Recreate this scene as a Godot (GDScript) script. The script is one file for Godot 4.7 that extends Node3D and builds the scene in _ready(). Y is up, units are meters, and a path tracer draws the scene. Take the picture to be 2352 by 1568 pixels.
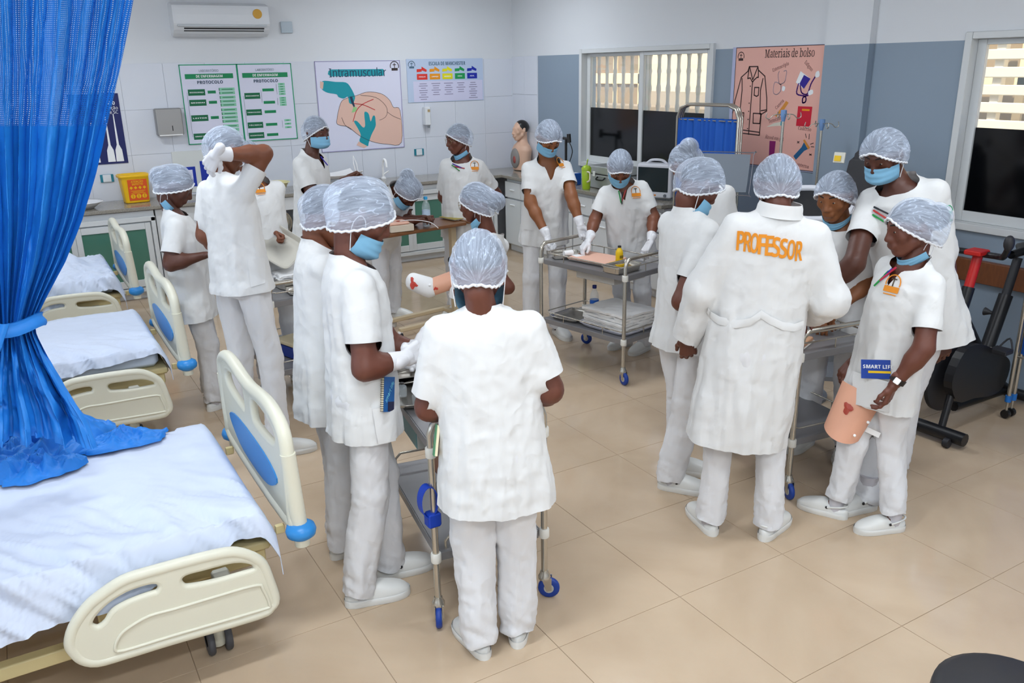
extends Node3D
# A nursing skills laboratory: students and their professor round trolleys, beds on the left, windows on the right.
# Axes: x runs along the back wall, z towards the camera, y up. Metres.

# ---------- camera numbers (photo taken as 2352 x 1568) ----------
const DEBUG := false
const F := 1930.0
const CAM := Vector3(-1.48, 2.091, 2.216)
var cam_basis := Basis.from_euler(Vector3(deg_to_rad(-18.127), deg_to_rad(-30.391), deg_to_rad(-1.039)))
const BACK := -7.0
const RIGHT := 4.0
const LEFT := -4.6
const FRONT := 3.6
const CEIL := 3.15

func ray(u: float, v: float) -> Vector3:
	return cam_basis * Vector3((u - 1176.0) / F, (784.0 - v) / F, -1.0)
func on_y(u: float, v: float, h: float) -> Vector3:
	var d := ray(u, v)
	return CAM + d * ((h - CAM.y) / d.y)
func on_x(u: float, v: float, x: float) -> Vector3:
	var d := ray(u, v)
	return CAM + d * ((x - CAM.x) / d.x)
func on_z(u: float, v: float, z: float) -> Vector3:
	var d := ray(u, v)
	return CAM + d * ((z - CAM.z) / d.z)
func by(p: Vector3, u: float, v: float, dd: float = 0.0) -> Vector3:
	# the point in direction (u, v) on the upright plane through p that faces the camera, dd metres further off
	var n := Vector3(p.x - CAM.x, 0, p.z - CAM.z).normalized()
	var d := ray(u, v)
	return CAM + d * (((p - CAM).dot(n) + dd) / d.dot(n))
func pix(p: Vector3) -> Vector2:
	var d := cam_basis.inverse() * (p - CAM)
	return Vector2(1176.0 + F * d.x / -d.z, 784.0 - F * d.y / -d.z)

# ---------- materials ----------
var mats := {}
func M(key: String, c := Color.WHITE, rough := 0.6, metal := 0.0, extra := {}) -> StandardMaterial3D:
	if mats.has(key):
		return mats[key]
	var m := StandardMaterial3D.new()
	m.albedo_color = c
	m.roughness = rough
	m.metallic = metal
	m.cull_mode = BaseMaterial3D.CULL_DISABLED
	for k in extra:
		m.set(k, extra[k])
	mats[key] = m
	return m
func hexc(s: String) -> Color:
	return Color.html(s)
func noise_tex(size: int, freq: float, lo: Color, hi: Color, seed_ := 1, octaves := 4, stretch := Vector2.ONE) -> ImageTexture:
	var n := FastNoiseLite.new()
	n.seed = seed_
	n.frequency = freq
	n.fractal_octaves = octaves
	var im := Image.create(size, size, false, Image.FORMAT_RGBA8)
	for y in size:
		for x in size:
			# a torus in noise space so that the tile repeats without a seam
			var a := TAU * x / size
			var b := TAU * y / size
			var k := size / TAU
			var t := n.get_noise_3d(cos(a) * k * stretch.x, sin(a) * k * stretch.x + cos(b) * k * stretch.y, sin(b) * k * stretch.y) * 0.5 + 0.5
			im.set_pixel(x, y, lo.lerp(hi, clampf(t, 0, 1)))
	im.generate_mipmaps()
	return ImageTexture.create_from_image(im)

# ---------- mesh building ----------
class MB:
	var v := PackedVector3Array()
	var n := PackedVector3Array()
	var t := PackedVector2Array()
	var i := PackedInt32Array()
	func tri3(a: Vector3, b: Vector3, c: Vector3, na: Vector3, nb: Vector3, nc: Vector3) -> void:
		var k := v.size()
		v.append(a); v.append(b); v.append(c)
		n.append(na); n.append(nb); n.append(nc)
		t.append(Vector2.ZERO); t.append(Vector2.ZERO); t.append(Vector2.ZERO)
		if (b - a).cross(c - a).dot(na + nb + nc) > 0:
			i.append(k); i.append(k + 2); i.append(k + 1)
		else:
			i.append(k); i.append(k + 1); i.append(k + 2)
	func tri(a: Vector3, b: Vector3, c: Vector3, out: Vector3) -> void:
		var m := (b - a).cross(c - a).normalized()
		if m.dot(out) < 0:
			m = -m
		tri3(a, b, c, m, m, m)
	func quad(a: Vector3, b: Vector3, c: Vector3, d: Vector3, out: Vector3) -> void:
		tri(a, b, c, out)
		tri(a, c, d, out)
	func quadn(a: Vector3, b: Vector3, c: Vector3, d: Vector3, na: Vector3, nb: Vector3, nc: Vector3, nd: Vector3) -> void:
		tri3(a, b, c, na, nb, nc)
		tri3(a, c, d, na, nc, nd)
	# box with chamfered edges; xf places it
	func box(c: Vector3, s: Vector3, bevel := 0.0, xf := Transform3D.IDENTITY) -> void:
		var h := s * 0.5
		if bevel <= 0.0:
			for ax in 3:
				for sg in [-1.0, 1.0]:
					var o := Vector3.ZERO; o[ax] = sg
					var p := Vector3.ZERO; p[(ax + 1) % 3] = 1
					var q := Vector3.ZERO; q[(ax + 2) % 3] = 1
					var m: Vector3 = c + o * h
					quad(xf * (m - p * h - q * h), xf * (m + p * h - q * h), xf * (m + p * h + q * h), xf * (m - p * h + q * h), xf.basis * o)
			return
		var b := minf(bevel, minf(h.x, minf(h.y, h.z)) * 0.98)
		for ax in 3:
			for sg in [-1.0, 1.0]:
				var o := Vector3.ZERO; o[ax] = sg
				var p := Vector3.ZERO; p[(ax + 1) % 3] = 1
				var q := Vector3.ZERO; q[(ax + 2) % 3] = 1
				var m: Vector3 = c + o * h
				var hp: Vector3 = p * (h - Vector3(b, b, b))
				var hq: Vector3 = q * (h - Vector3(b, b, b))
				quad(xf * (m - hp - hq), xf * (m + hp - hq), xf * (m + hp + hq), xf * (m - hp + hq), xf.basis * o)
		for ax in 3: # edges along ax
			var e := Vector3.ZERO; e[ax] = 1
			var p := Vector3.ZERO; p[(ax + 1) % 3] = 1
			var q := Vector3.ZERO; q[(ax + 2) % 3] = 1
			var l: Vector3 = e * (h - Vector3(b, b, b))
			for sp in [-1.0, 1.0]:
				for sq in [-1.0, 1.0]:
					var a0: Vector3 = c + p * h * sp + q * (h - Vector3(b, b, b)) * sq
					var b0: Vector3 = c + p * (h - Vector3(b, b, b)) * sp + q * h * sq
					var n1: Vector3 = xf.basis * (p * sp)
					var n2: Vector3 = xf.basis * (q * sq)
					quadn(xf * (a0 - l), xf * (a0 + l), xf * (b0 + l), xf * (b0 - l), n1, n1, n2, n2)
		for sx in [-1.0, 1.0]:
			for sy in [-1.0, 1.0]:
				for sz in [-1.0, 1.0]:
					var g := Vector3(sx, sy, sz)
					var k := c + (h - Vector3(b, b, b)) * g
					tri3(xf * (k + Vector3(b * sx, 0, 0)), xf * (k + Vector3(0, b * sy, 0)), xf * (k + Vector3(0, 0, b * sz)), xf.basis * Vector3(sx, 0, 0), xf.basis * Vector3(0, sy, 0), xf.basis * Vector3(0, 0, sz))
	# round tube along points; r a number or one radius per point; flat squashes along the second axis
	func tube(pts: Array, r, sides := 10, closed := false, caps := true) -> void:
		var m := pts.size()
		if m < 2:
			return
		var rings := []
		var prev_n := Vector3.ZERO
		for k in m:
			var d: Vector3
			if closed:
				d = (pts[(k + 1) % m] - pts[(k + m - 1) % m]).normalized()
			elif k == 0:
				d = (pts[1] - pts[0]).normalized()
			elif k == m - 1:
				d = (pts[m - 1] - pts[m - 2]).normalized()
			else:
				d = ((pts[k + 1] - pts[k]).normalized() + (pts[k] - pts[k - 1]).normalized()).normalized()
			var u := prev_n
			if u == Vector3.ZERO:
				u = Vector3.UP if absf(d.y) < 0.9 else Vector3.RIGHT
			u = (u - d * u.dot(d)).normalized()
			prev_n = u
			var w := d.cross(u)
			var ring := PackedVector3Array()
			for s in sides:
				var a := TAU * s / sides
				ring.append(u * cos(a) + w * sin(a))
			rings.append(ring)
		var segs := m if closed else m - 1
		for k in segs:
			var k2 := (k + 1) % m
			var r1: float = r[k] if r is Array else r
			var r2: float = r[k2] if r is Array else r
			for s in sides:
				var s2 := (s + 1) % sides
				var A: PackedVector3Array = rings[k]
				var B: PackedVector3Array = rings[k2]
				quadn(pts[k] + A[s] * r1, pts[k2] + B[s] * r2, pts[k2] + B[s2] * r2, pts[k] + A[s2] * r1, A[s], B[s], B[s2], A[s2])
		if caps and not closed:
			for e in [0, m - 1]:
				var rr: float = r[e] if r is Array else r
				if rr < 0.0005:
					continue
				var o: Vector3 = (pts[0] - pts[1]) if e == 0 else (pts[m - 1] - pts[m - 2])
				var A: PackedVector3Array = rings[e]
				for s in sides:
					tri(pts[e], pts[e] + A[s] * rr, pts[e] + A[(s + 1) % sides] * rr, o)
	# profile of (radius, height) turned about the y axis of xf
	func lathe(prof: Array, sides := 20, xf := Transform3D.IDENTITY, arc := TAU) -> void:
		var m := prof.size()
		for k in m - 1:
			var a: Vector2 = prof[k]
			var b: Vector2 = prof[k + 1]
			var e := b - a
			if e.length() < 1e-6:
				continue
			# normals: mean of neighbouring segments when the bend is gentle
			var nn := Vector2(e.y, -e.x).normalized()
			var na := nn
			var nb := nn
			if k > 0:
				var e0: Vector2 = a - prof[k - 1]
				if e0.length() > 1e-6:
					var n0 := Vector2(e0.y, -e0.x).normalized()
					if n0.dot(nn) > 0.6:
						na = (n0 + nn).normalized()
			if k < m - 2:
				var e1: Vector2 = prof[k + 2] - b
				if e1.length() > 1e-6:
					var n1 := Vector2(e1.y, -e1.x).normalized()
					if n1.dot(nn) > 0.6:
						nb = (n1 + nn).normalized()
			for s in sides:
				var t0 := arc * s / sides
				var t1 := arc * (s + 1) / sides
				var c0 := Vector3(cos(t0), 0, sin(t0))
				var c1 := Vector3(cos(t1), 0, sin(t1))
				var up := Vector3.UP
				quadn(xf * (c0 * a.x + up * a.y), xf * (c0 * b.x + up * b.y), xf * (c1 * b.x + up * b.y), xf * (c1 * a.x + up * a.y), xf.basis * (c0 * na.x + up * na.y), xf.basis * (c0 * nb.x + up * nb.y), xf.basis * (c1 * nb.x + up * nb.y), xf.basis * (c1 * na.x + up * na.y))
	# flat outline in the xy plane of xf, from z = 0 to z = depth
	func prism(poly: PackedVector2Array, depth: float, xf := Transform3D.IDENTITY, sides := true) -> void:
		var ids := Geometry2D.triangulate_polygon(poly)
		var back := Vector3(0, 0, depth)
		for k in range(0, ids.size(), 3):
			var a := Vector3(poly[ids[k]].x, poly[ids[k]].y, 0)
			var b := Vector3(poly[ids[k + 1]].x, poly[ids[k + 1]].y, 0)
			var c := Vector3(poly[ids[k + 2]].x, poly[ids[k + 2]].y, 0)
			tri(xf * (a + back), xf * (b + back), xf * (c + back), xf.basis * Vector3(0, 0, signf(depth)))
			if sides:
				tri(xf * a, xf * b, xf * c, xf.basis * Vector3(0, 0, -signf(depth)))
		if not sides:
			return
		var m := poly.size()
		var area := 0.0
		for k in m:
			area += poly[k].cross(poly[(k + 1) % m])
		for k in m:
			var p := poly[k]
			var q := poly[(k + 1) % m]
			var e := (q - p)
			var o := Vector2(e.y, -e.x) * signf(area)
			quad(xf * Vector3(p.x, p.y, 0), xf * Vector3(q.x, q.y, 0), xf * Vector3(q.x, q.y, depth), xf * Vector3(p.x, p.y, depth), xf.basis * Vector3(o.x, o.y, 0))
	# grid of points rows x cols with smooth normals; two layers when thick > 0
	func grid(g: Array, thick := 0.0, wrap := false, flip := false) -> void:
		var R := g.size()
		var C: int = g[0].size()
		var nor := []
		for r in R:
			var row := PackedVector3Array()
			for c in C:
				var c0 := (c + C - 1) % C if wrap else maxi(c - 1, 0)
				var c1 := (c + 1) % C if wrap else mini(c + 1, C - 1)
				var dx: Vector3 = g[r][c1] - g[r][c0]
				var dy: Vector3 = g[mini(r + 1, R - 1)][c] - g[maxi(r - 1, 0)][c]
				var m := dx.cross(dy).normalized()
				row.append(-m if flip else m)
			nor.append(row)
		var k := v.size()
		var sides := [0.0] if thick <= 0 else [0.0, -thick]
		for sd in sides:
			var base := v.size()
			for r in R:
				for c in C:
					v.append(g[r][c] + nor[r][c] * sd)
					n.append(nor[r][c] if sd == 0.0 else -nor[r][c])
					t.append(Vector2(float(c) / maxi(C - 1, 1), float(r) / maxi(R - 1, 1)))
			for r in R - 1:
				for c in (C if wrap else C - 1):
					var a := base + r * C + c
					var b := base + r * C + (c + 1) % C
					var d := a + C
					var e := b + C
					if (sd == 0.0) == flip:
						i.append_array(PackedInt32Array([a, b, e, a, e, d]))
					else:
						i.append_array(PackedInt32Array([a, e, b, a, d, e]))
		if thick > 0 and not wrap:
			var off := R * C
			for c in C - 1:
				for r in [0, R - 1]:
					var a: int = k + r * C + c
					_wall(a, a + 1, off)
			for r in R - 1:
				for c in [0, C - 1]:
					var a: int = k + r * C + c
					_wall(a, a + C, off)
	func _wall(a: int, b: int, off: int) -> void:
		var m := (v[b] - v[a]).cross(v[a + off] - v[a]).normalized()
		tri3(v[a], v[b], v[b + off], m, m, m)
		tri3(v[a], v[b + off], v[a + off], m, m, m)
	func ball(c: Vector3, r: Vector3, seg := 14, rings := 10, xf := Transform3D.IDENTITY) -> void:
		var g := []
		for a in rings + 1:
			var th := PI * a / rings
			var row := PackedVector3Array()
			for b in seg:
				var ph := TAU * b / seg
				row.append(xf * (c + Vector3(sin(th) * cos(ph), cos(th), sin(th) * sin(ph)) * r))
			g.append(row)
		var k := v.size()
		grid(g, 0.0, true, false)
		for q in range(k, v.size()):
			var p: Vector3 = xf.affine_inverse() * v[q] - c
			n[q] = (xf.basis * (p / (r * r))).normalized()
	func mesh() -> ArrayMesh:
		var arr := []
		arr.resize(Mesh.ARRAY_MAX)
		arr[Mesh.ARRAY_VERTEX] = v
		arr[Mesh.ARRAY_NORMAL] = n
		arr[Mesh.ARRAY_TEX_UV] = t
		arr[Mesh.ARRAY_INDEX] = i
		var am := ArrayMesh.new()
		if v.size() > 0:
			am.add_surface_from_arrays(Mesh.PRIMITIVE_TRIANGLES, arr)
		return am

func obj(called: String, b, mat: Material, parent: Node = null, label := "") -> MeshInstance3D:
	var o := MeshInstance3D.new()
	o.name = called if parent else numbered(called)
	var me: Mesh = b.mesh() if b is MB else b
	o.mesh = me
	o.material_override = mat
	(parent if parent else self).add_child(o, true)
	if label != "":
		o.set_meta("label", label)
	return o
var name_count := {}
func numbered(called: String) -> String:
	var k: int = name_count.get(called, 0)
	name_count[called] = k + 1
	return called if k == 0 else "%s_%03d" % [called, k]
func tag(o: Node, label: String, category: String, group := "") -> Node:
	o.set_meta("label", label)
	o.set_meta("category", category)
	if group != "":
		o.set_meta("group", group)
	return o
func thing(called: String, label: String, category: String, at := Vector3.ZERO, turn := 0.0, group := "") -> Node3D:
	var o := Node3D.new()
	o.name = numbered(called)
	add_child(o)
	o.position = at
	o.rotation.y = turn
	tag(o, label, category, group)
	return o
func struct(called: String) -> Node3D:
	var o := Node3D.new()
	o.name = called
	add_child(o)
	o.set_meta("kind", "structure")
	return o
func bx(c: Vector3, s: Vector3, bevel := 0.0, xf := Transform3D.IDENTITY) -> MB:
	var b := MB.new()
	b.box(c, s, bevel, xf)
	return b
func tb(pts: Array, r, sides := 10, closed := false) -> MB:
	var b := MB.new()
	b.tube(pts, r, sides, closed)
	return b
func lth(prof: Array, sides := 20, xf := Transform3D.IDENTITY) -> MB:
	var b := MB.new()
	b.lathe(prof, sides, xf)
	return b
func xf_at(p: Vector3, ang := 0.0) -> Transform3D:
	return Transform3D(Basis(Vector3.UP, ang), p)
# smooth open curve through points
func curve(pts, steps := 6, closed := false) -> Array:
	var out := []
	var m: int = pts.size()
	for k in (m if closed else m - 1):
		var p0 = pts[(k - 1 + m) % m] if closed else pts[maxi(k - 1, 0)]
		var p1 = pts[k]
		var p2 = pts[(k + 1) % m] if closed else pts[k + 1]
		var p3 = pts[(k + 2) % m] if closed else pts[mini(k + 2, m - 1)]
		for s in steps:
			var t := float(s) / steps
			out.append(0.5 * ((2.0 * p1) + (p2 - p0) * t + (2.0 * p0 - 5.0 * p1 + 4.0 * p2 - p3) * t * t + (3.0 * p1 - p0 - 3.0 * p2 + p3) * t * t * t))
	if not closed:
		out.append(pts[m - 1])
	return out
func text_mesh(s: String, size: float, mat: Material, called: String, parent: Node, xf: Transform3D, bold := false, font := "Droid Sans", width := -1.0) -> MeshInstance3D:
	var tm := TextMesh.new()
	tm.text = s
	var f := SystemFont.new()
	f.font_names = PackedStringArray([font])
	f.font_weight = 700 if bold else 400
	tm.font = f
	tm.font_size = 32
	tm.pixel_size = size / 32.0
	tm.depth = 0.001
	tm.curve_step = 3.0
	var o := MeshInstance3D.new()
	o.name = called
	o.mesh = tm
	o.material_override = mat
	parent.add_child(o, true)
	if width > 0:
		var w := tm.get_aabb().size.x
		if w > 0:
			xf.basis = xf.basis * Basis.from_scale(Vector3(width / w, 1, 1))
	o.transform = xf
	return o

func _ready() -> void:
	# ---- camera, sky, sun, exposure ----
	var cam := Camera3D.new()
	cam.name = "camera"
	add_child(cam)
	cam.transform = Transform3D(cam_basis, CAM)
	cam.fov = rad_to_deg(2.0 * atan(784.0 / F))
	cam.near = 0.05
	cam.far = 200.0
	cam.current = true
	var we := WorldEnvironment.new()
	we.name = "world_environment"
	var env := Environment.new()
	env.background_mode = Environment.BG_SKY
	var sky := Sky.new()
	var sm := ProceduralSkyMaterial.new()
	sm.sky_top_color = Color(0.45, 0.62, 0.85)
	sm.sky_horizon_color = Color(0.85, 0.88, 0.9)
	sm.ground_bottom_color = Color(0.6, 0.58, 0.52)
	sm.ground_horizon_color = Color(0.85, 0.85, 0.82)
	sm.sun_angle_max = 0.0
	sky.sky_material = sm
	env.sky = sky
	env.background_energy_multiplier = 1.6
	env.tonemap_mode = Environment.TONE_MAPPER_LINEAR
	env.tonemap_exposure = 1.12
	env.sdfgi_enabled = true
	env.ssao_enabled = true
	env.ssil_enabled = true
	we.environment = env
	add_child(we)
	var sun := DirectionalLight3D.new()
	sun.name = "sun"
	sun.light_color = Color(1.0, 0.93, 0.8)
	sun.light_energy = 3.0
	sun.shadow_enabled = true
	sun.light_angular_distance = 0.5
	add_child(sun)
	sun.look_at_from_position(Vector3.ZERO, Vector3(0.55, -0.8, -0.25))
	# ---- ceiling lamps: the room's own light, each with an area light of its size just under it ----
	for p in [Vector3(-1.15, 0, -5.1), Vector3(2.55, 0, -5.6), Vector3(-1.15, 0, -2.3), Vector3(1.75, 0, -2.3), Vector3(-1.15, 0, 0.5), Vector3(1.75, 0, 0.5), Vector3(-1.15, 0, 2.7), Vector3(1.75, 0, 2.7)]:
		ceiling_lamp(p, [2.6, 2.5, 3.4, 5.0][clampi(int((p.z + 5.7) / 2.5), 0, 3)] if p.x < 0.0 else [2.3, 2.2, 1.8, 2.9][clampi(int((p.z + 5.7) / 2.5), 0, 3)])
	build_room()
	build_outside()
	build_fittings()
	build_beds()
	build_curtain()
	build_counters()
	build_trolleys()
	build_right_side()
	build_people()
	build_small()

func ceiling_lamp(p: Vector3, energy: float) -> void:
	var t := thing("ceiling_lamp", "white ceiling batten with two fluorescent tubes above the room", "lamp", Vector3(p.x, CEIL, p.z), 0.0, "ceiling lamps")
	obj("housing", bx(Vector3(0, -0.03, 0), Vector3(1.25, 0.06, 0.2), 0.01), M("lamp_white", Color(0.9, 0.9, 0.9), 0.5), t)
	for s in [-1, 1]:
		obj("lamp_tube", tb([Vector3(-0.6, -0.078, s * 0.05), Vector3(0.6, -0.078, s * 0.05)], 0.014, 10), M("tube", Color.WHITE, 0.4, 0, {"emission_enabled": true, "emission": Color(0.95, 0.98, 1.0), "emission_energy_multiplier": 6.0}), t)
	var l := AreaLight3D.new()
	l.name = "lamp_light"
	l.area_size = Vector2(1.2, 0.18)
	l.light_energy = energy
	l.light_color = Color(0.94, 0.97, 1.0)
	l.shadow_enabled = true
	l.area_range = 20.0
	t.add_child(l)
	l.position = Vector3(0, -0.1, 0)
	l.rotation.x = -PI / 2

func slab(parent: Node, called: String, lo: Vector3, hi: Vector3, mat: Material, bevel := 0.0) -> MeshInstance3D:
	return obj(called, bx((lo + hi) * 0.5, hi - lo, bevel), mat, parent)

func build_room() -> void:
	var white := M("wall_white", hexc("dfe2e6"), 0.55)
	var grey := M("wall_grey", hexc("8d9dad"), 0.5)
	var tile_w := M("wall_tile", hexc("dde1ea"), 0.12)
	var grout := M("grout", hexc("d3d6dc"), 0.7)
	var ft := noise_tex(256, 0.02, hexc("bfa88e"), hexc("cdb79d"), 5, 5)
	var floor_m := M("floor_tile", Color.WHITE, 0.1, 0, {"metallic_specular": 0.35, "albedo_texture": ft, "uv1_triplanar": true, "uv1_world_triplanar": true, "uv1_scale": Vector3(0.7, 0.7, 0.7)})
	# floor: porcelain tiles of 0.6 m with thin joints
	var fl := struct("floor")
	slab(fl, "grout_bed", Vector3(LEFT, -0.1, BACK), Vector3(RIGHT, -0.0025, FRONT), M("floor_joint", hexc("b09a82"), 0.8))
	var shared := {}
	var gx0 := floori(LEFT / 0.6)
	var gz0 := floori(BACK / 0.6)
	for gx in range(gx0, ceili(RIGHT / 0.6)):
		for gz in range(gz0, ceili(FRONT / 0.6)):
			var x0 := maxf(gx * 0.6, LEFT)
			var x1 := minf(gx * 0.6 + 0.6, RIGHT)
			var z0 := maxf(gz * 0.6, BACK)
			var z1 := minf(gz * 0.6 + 0.6, FRONT)
			if x1 - x0 < 0.03 or z1 - z0 < 0.03:
				continue
			var key := "%.2f %.2f" % [x1 - x0, z1 - z0]
			if not shared.has(key):
				shared[key] = bx(Vector3(0, -0.006, 0), Vector3(x1 - x0 - 0.0025, 0.012, z1 - z0 - 0.0025), 0.001).mesh()
			var o := obj("tile", shared[key], floor_m, fl)
			o.position = Vector3((x0 + x1) / 2, 0, (z0 + z1) / 2)
	# ceiling
	var ce := struct("ceiling")
	slab(ce, "plaster", Vector3(LEFT - 0.2, CEIL, BACK - 0.2), Vector3(RIGHT + 0.2, CEIL + 0.2, FRONT + 0.2), white)
	# back wall, tiled below 2.18
	var wb := struct("wall_back")
	slab(wb, "plaster", Vector3(LEFT - 0.2, -0.1, BACK - 0.2), Vector3(RIGHT + 0.2, CEIL, BACK), white)
	slab(wb, "grout_bed", Vector3(LEFT, 0, BACK), Vector3(RIGHT, 2.175, BACK + 0.004), grout)
	var tm := bx(Vector3.ZERO, Vector3(0.398, 0.428, 0.008), 0.001).mesh()
	var cols := int((RIGHT - LEFT) / 0.4)
	for r in 5:
		for c in cols:
			var o := obj("tile", tm, tile_w, wb)
			o.position = Vector3(RIGHT - 0.2 - c * 0.4, 2.178 - 0.215 - r * 0.43, BACK + 0.006)
	# left and front walls (out of the frame)
	var wl := struct("wall_left")
	slab(wl, "plaster", Vector3(LEFT - 0.2, -0.1, BACK), Vector3(LEFT, CEIL, -3.2), white)
	slab(wl, "plaster", Vector3(LEFT - 0.2, -0.1, -1.2), Vector3(LEFT, CEIL, 0.2), white)
	slab(wl, "plaster", Vector3(LEFT - 0.2, -0.1, 2.2), Vector3(LEFT, CEIL, FRONT), white)
	for z in [-3.2, 0.2]:
		slab(wl, "plaster", Vector3(LEFT - 0.2, -0.1, z), Vector3(LEFT, 1.0, z + 2.0), white)
		slab(wl, "plaster", Vector3(LEFT - 0.2, 2.25, z), Vector3(LEFT, CEIL, z + 2.0), white)
	var wf := struct("wall_front")
	slab(wf, "plaster", Vector3(LEFT - 0.2, -0.1, FRONT), Vector3(RIGHT + 0.2, CEIL, FRONT + 0.2), white)
	# right wall: grey paint below 2.2, two window openings
	var wr := struct("wall_right")
	var wz := [[-5.56, -3.53, 1.03, 2.25], [-1.24, 0.8, 0.99, 2.25]]
	var zs := [BACK, -5.56, -3.53, -1.24, 0.8, FRONT]
	for k in 5:
		var z0: float = zs[k]
		var z1: float = zs[k + 1]
		if k == 1 or k == 3:
			var w: Array = wz[0] if k == 1 else wz[1]
			slab(wr, "grey_paint", Vector3(RIGHT, -0.1, z0), Vector3(RIGHT + 0.2, w[2], z1), grey)
			slab(wr, "white_paint", Vector3(RIGHT, w[3], z0), Vector3(RIGHT + 0.2, CEIL, z1), white)
		else:
			slab(wr, "grey_paint", Vector3(RIGHT, -0.1, z0), Vector3(RIGHT + 0.2, 2.2, z1), grey)
			slab(wr, "white_paint", Vector3(RIGHT, 2.2, z0), Vector3(RIGHT + 0.2, CEIL, z1), white)
	# column that stands a little proud of the right wall
	slab(wr, "grey_paint", Vector3(RIGHT - 0.06, 0, -2.32), Vector3(RIGHT, 2.2, -1.93), grey)
	slab(wr, "white_paint", Vector3(RIGHT - 0.06, 2.2, -2.32), Vector3(RIGHT, CEIL, -1.93), white)
	# white wall tiles that return round the corner
	slab(wr, "grout_bed", Vector3(RIGHT - 0.004, 0, BACK), Vector3(RIGHT, 2.2, -6.42), grout)
	var tm2 := bx(Vector3.ZERO, Vector3(0.008, 0.428, 0.286), 0.001).mesh()
	for r in 5:
		for c in 2:
			var o := obj("tile", tm2, tile_w, wr)
			o.position = Vector3(RIGHT - 0.006, 2.198 - 0.215 - r * 0.43, BACK + 0.145 + c * 0.288)
	window("window_1", -5.56, -3.53, 1.03, 2.25)
	window("window_2", -1.24, 0.8, 0.99, 2.25)
	side_window("window_3", -3.2)
	side_window("window_4", 0.2)

func window(called: String, z0: float, z1: float, y0: float, y1: float) -> void:
	var w := struct(called)
	var alu := M("white_alu", hexc("d9dcdd"), 0.35)
	var glass := M("pane", Color(0.85, 0.9, 0.9, 0.14), 0.03, 0, {"transparency": BaseMaterial3D.TRANSPARENCY_ALPHA})
	var film := M("film", hexc("08090c"), 0.12)
	var zm := (z0 + z1) / 2
	# outer frame
	for a in [[Vector3(RIGHT - 0.03, y0, z0), Vector3(RIGHT + 0.12, y1, z0 + 0.05)], [Vector3(RIGHT - 0.03, y0, z1 - 0.05), Vector3(RIGHT + 0.12, y1, z1)], [Vector3(RIGHT - 0.03, y1 - 0.045, z0 + 0.05), Vector3(RIGHT + 0.12, y1, z1 - 0.05)], [Vector3(RIGHT - 0.03, y0, z0 + 0.05), Vector3(RIGHT + 0.12, y0 + 0.05, z1 - 0.05)]]:
		slab(w, "window_frame", a[0], a[1], alu, 0.006)
	for k in 2:
		var a := z0 + 0.05 if k == 0 else zm - 0.03
		var b := zm + 0.03 if k == 0 else z1 - 0.05
		var x := RIGHT + (0.045 if k == 0 else 0.005)
		var top := y1 - 0.045
		var bot := y0 + 0.05
		var s := MB.new()
		for e in [[bot, top, a, a + 0.06], [bot, top, b - 0.06, b], [top - 0.035, top, a + 0.06, b - 0.06], [bot, bot + 0.07, a + 0.06, b - 0.06]]:
			s.box(Vector3(x + 0.015, (e[0] + e[1]) / 2, (e[2] + e[3]) / 2), Vector3(0.035, e[1] - e[0], e[3] - e[2]), 0.004)
		obj("sash", s, alu, w)
		var mid := 1.655
		slab(w, "pane", Vector3(x + 0.012, mid, a + 0.06), Vector3(x + 0.018, top - 0.035, b - 0.06), glass)
		slab(w, "film_panel", Vector3(x + 0.012, bot + 0.07, a + 0.06), Vector3(x + 0.018, mid, b - 0.06), film)
	if called == "window_2":
		return
	# turned safety bars outside
	var bar := MB.new()
	var prof := []
	var yy := y0
	while yy < y1:
		prof.append(Vector2(0.017 + (0.007 if fmod(yy * 6.0, 1.0) < 0.25 else 0.0), yy))
		yy += 0.03
	bar.lathe(prof, 8)
	var me := bar.mesh()
	var n := 14
	for k in n:
		var o := obj("safety_bar", me, M("bar_paint", hexc("d8d2c2"), 0.6), w)
		o.position = Vector3(RIGHT + 0.17, 0, z0 + 0.1 + (z1 - z0 - 0.2) * k / (n - 1))

func side_window(called: String, z0: float) -> void:
	var w := struct(called)
	var alu := M("white_alu")
	var glass := M("pane")
	for a in [[Vector3(LEFT - 0.15, 1.0, z0), Vector3(LEFT, 2.25, z0 + 0.06)], [Vector3(LEFT - 0.15, 1.0, z0 + 1.94), Vector3(LEFT, 2.25, z0 + 2.0)], [Vector3(LEFT - 0.15, 2.19, z0 + 0.06), Vector3(LEFT, 2.25, z0 + 1.94)], [Vector3(LEFT - 0.15, 1.0, z0 + 0.06), Vector3(LEFT, 1.06, z0 + 1.94)], [Vector3(LEFT - 0.1, 1.06, z0 + 0.97), Vector3(LEFT - 0.05, 2.19, z0 + 1.03)]]:
		slab(w, "window_frame", a[0], a[1], alu, 0.005)
	slab(w, "pane", Vector3(LEFT - 0.08, 1.06, z0 + 0.06), Vector3(LEFT - 0.074, 2.19, z0 + 0.97), glass)
	slab(w, "pane", Vector3(LEFT - 0.08, 1.06, z0 + 1.03), Vector3(LEFT - 0.074, 2.19, z0 + 1.94), glass)
	# daylight enters here: a soft area light the size of the opening
	var l := AreaLight3D.new()
	l.name = "daylight_" + called
	l.area_size = Vector2(1.9, 1.15)
	l.light_energy = 2.2
	l.light_color = Color(0.85, 0.93, 1.0)
	l.shadow_enabled = true
	l.area_range = 20.0
	w.add_child(l)
	l.position = Vector3(LEFT + 0.02, 1.62, z0 + 1.0)
	l.rotation.y = -PI / 2

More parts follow.
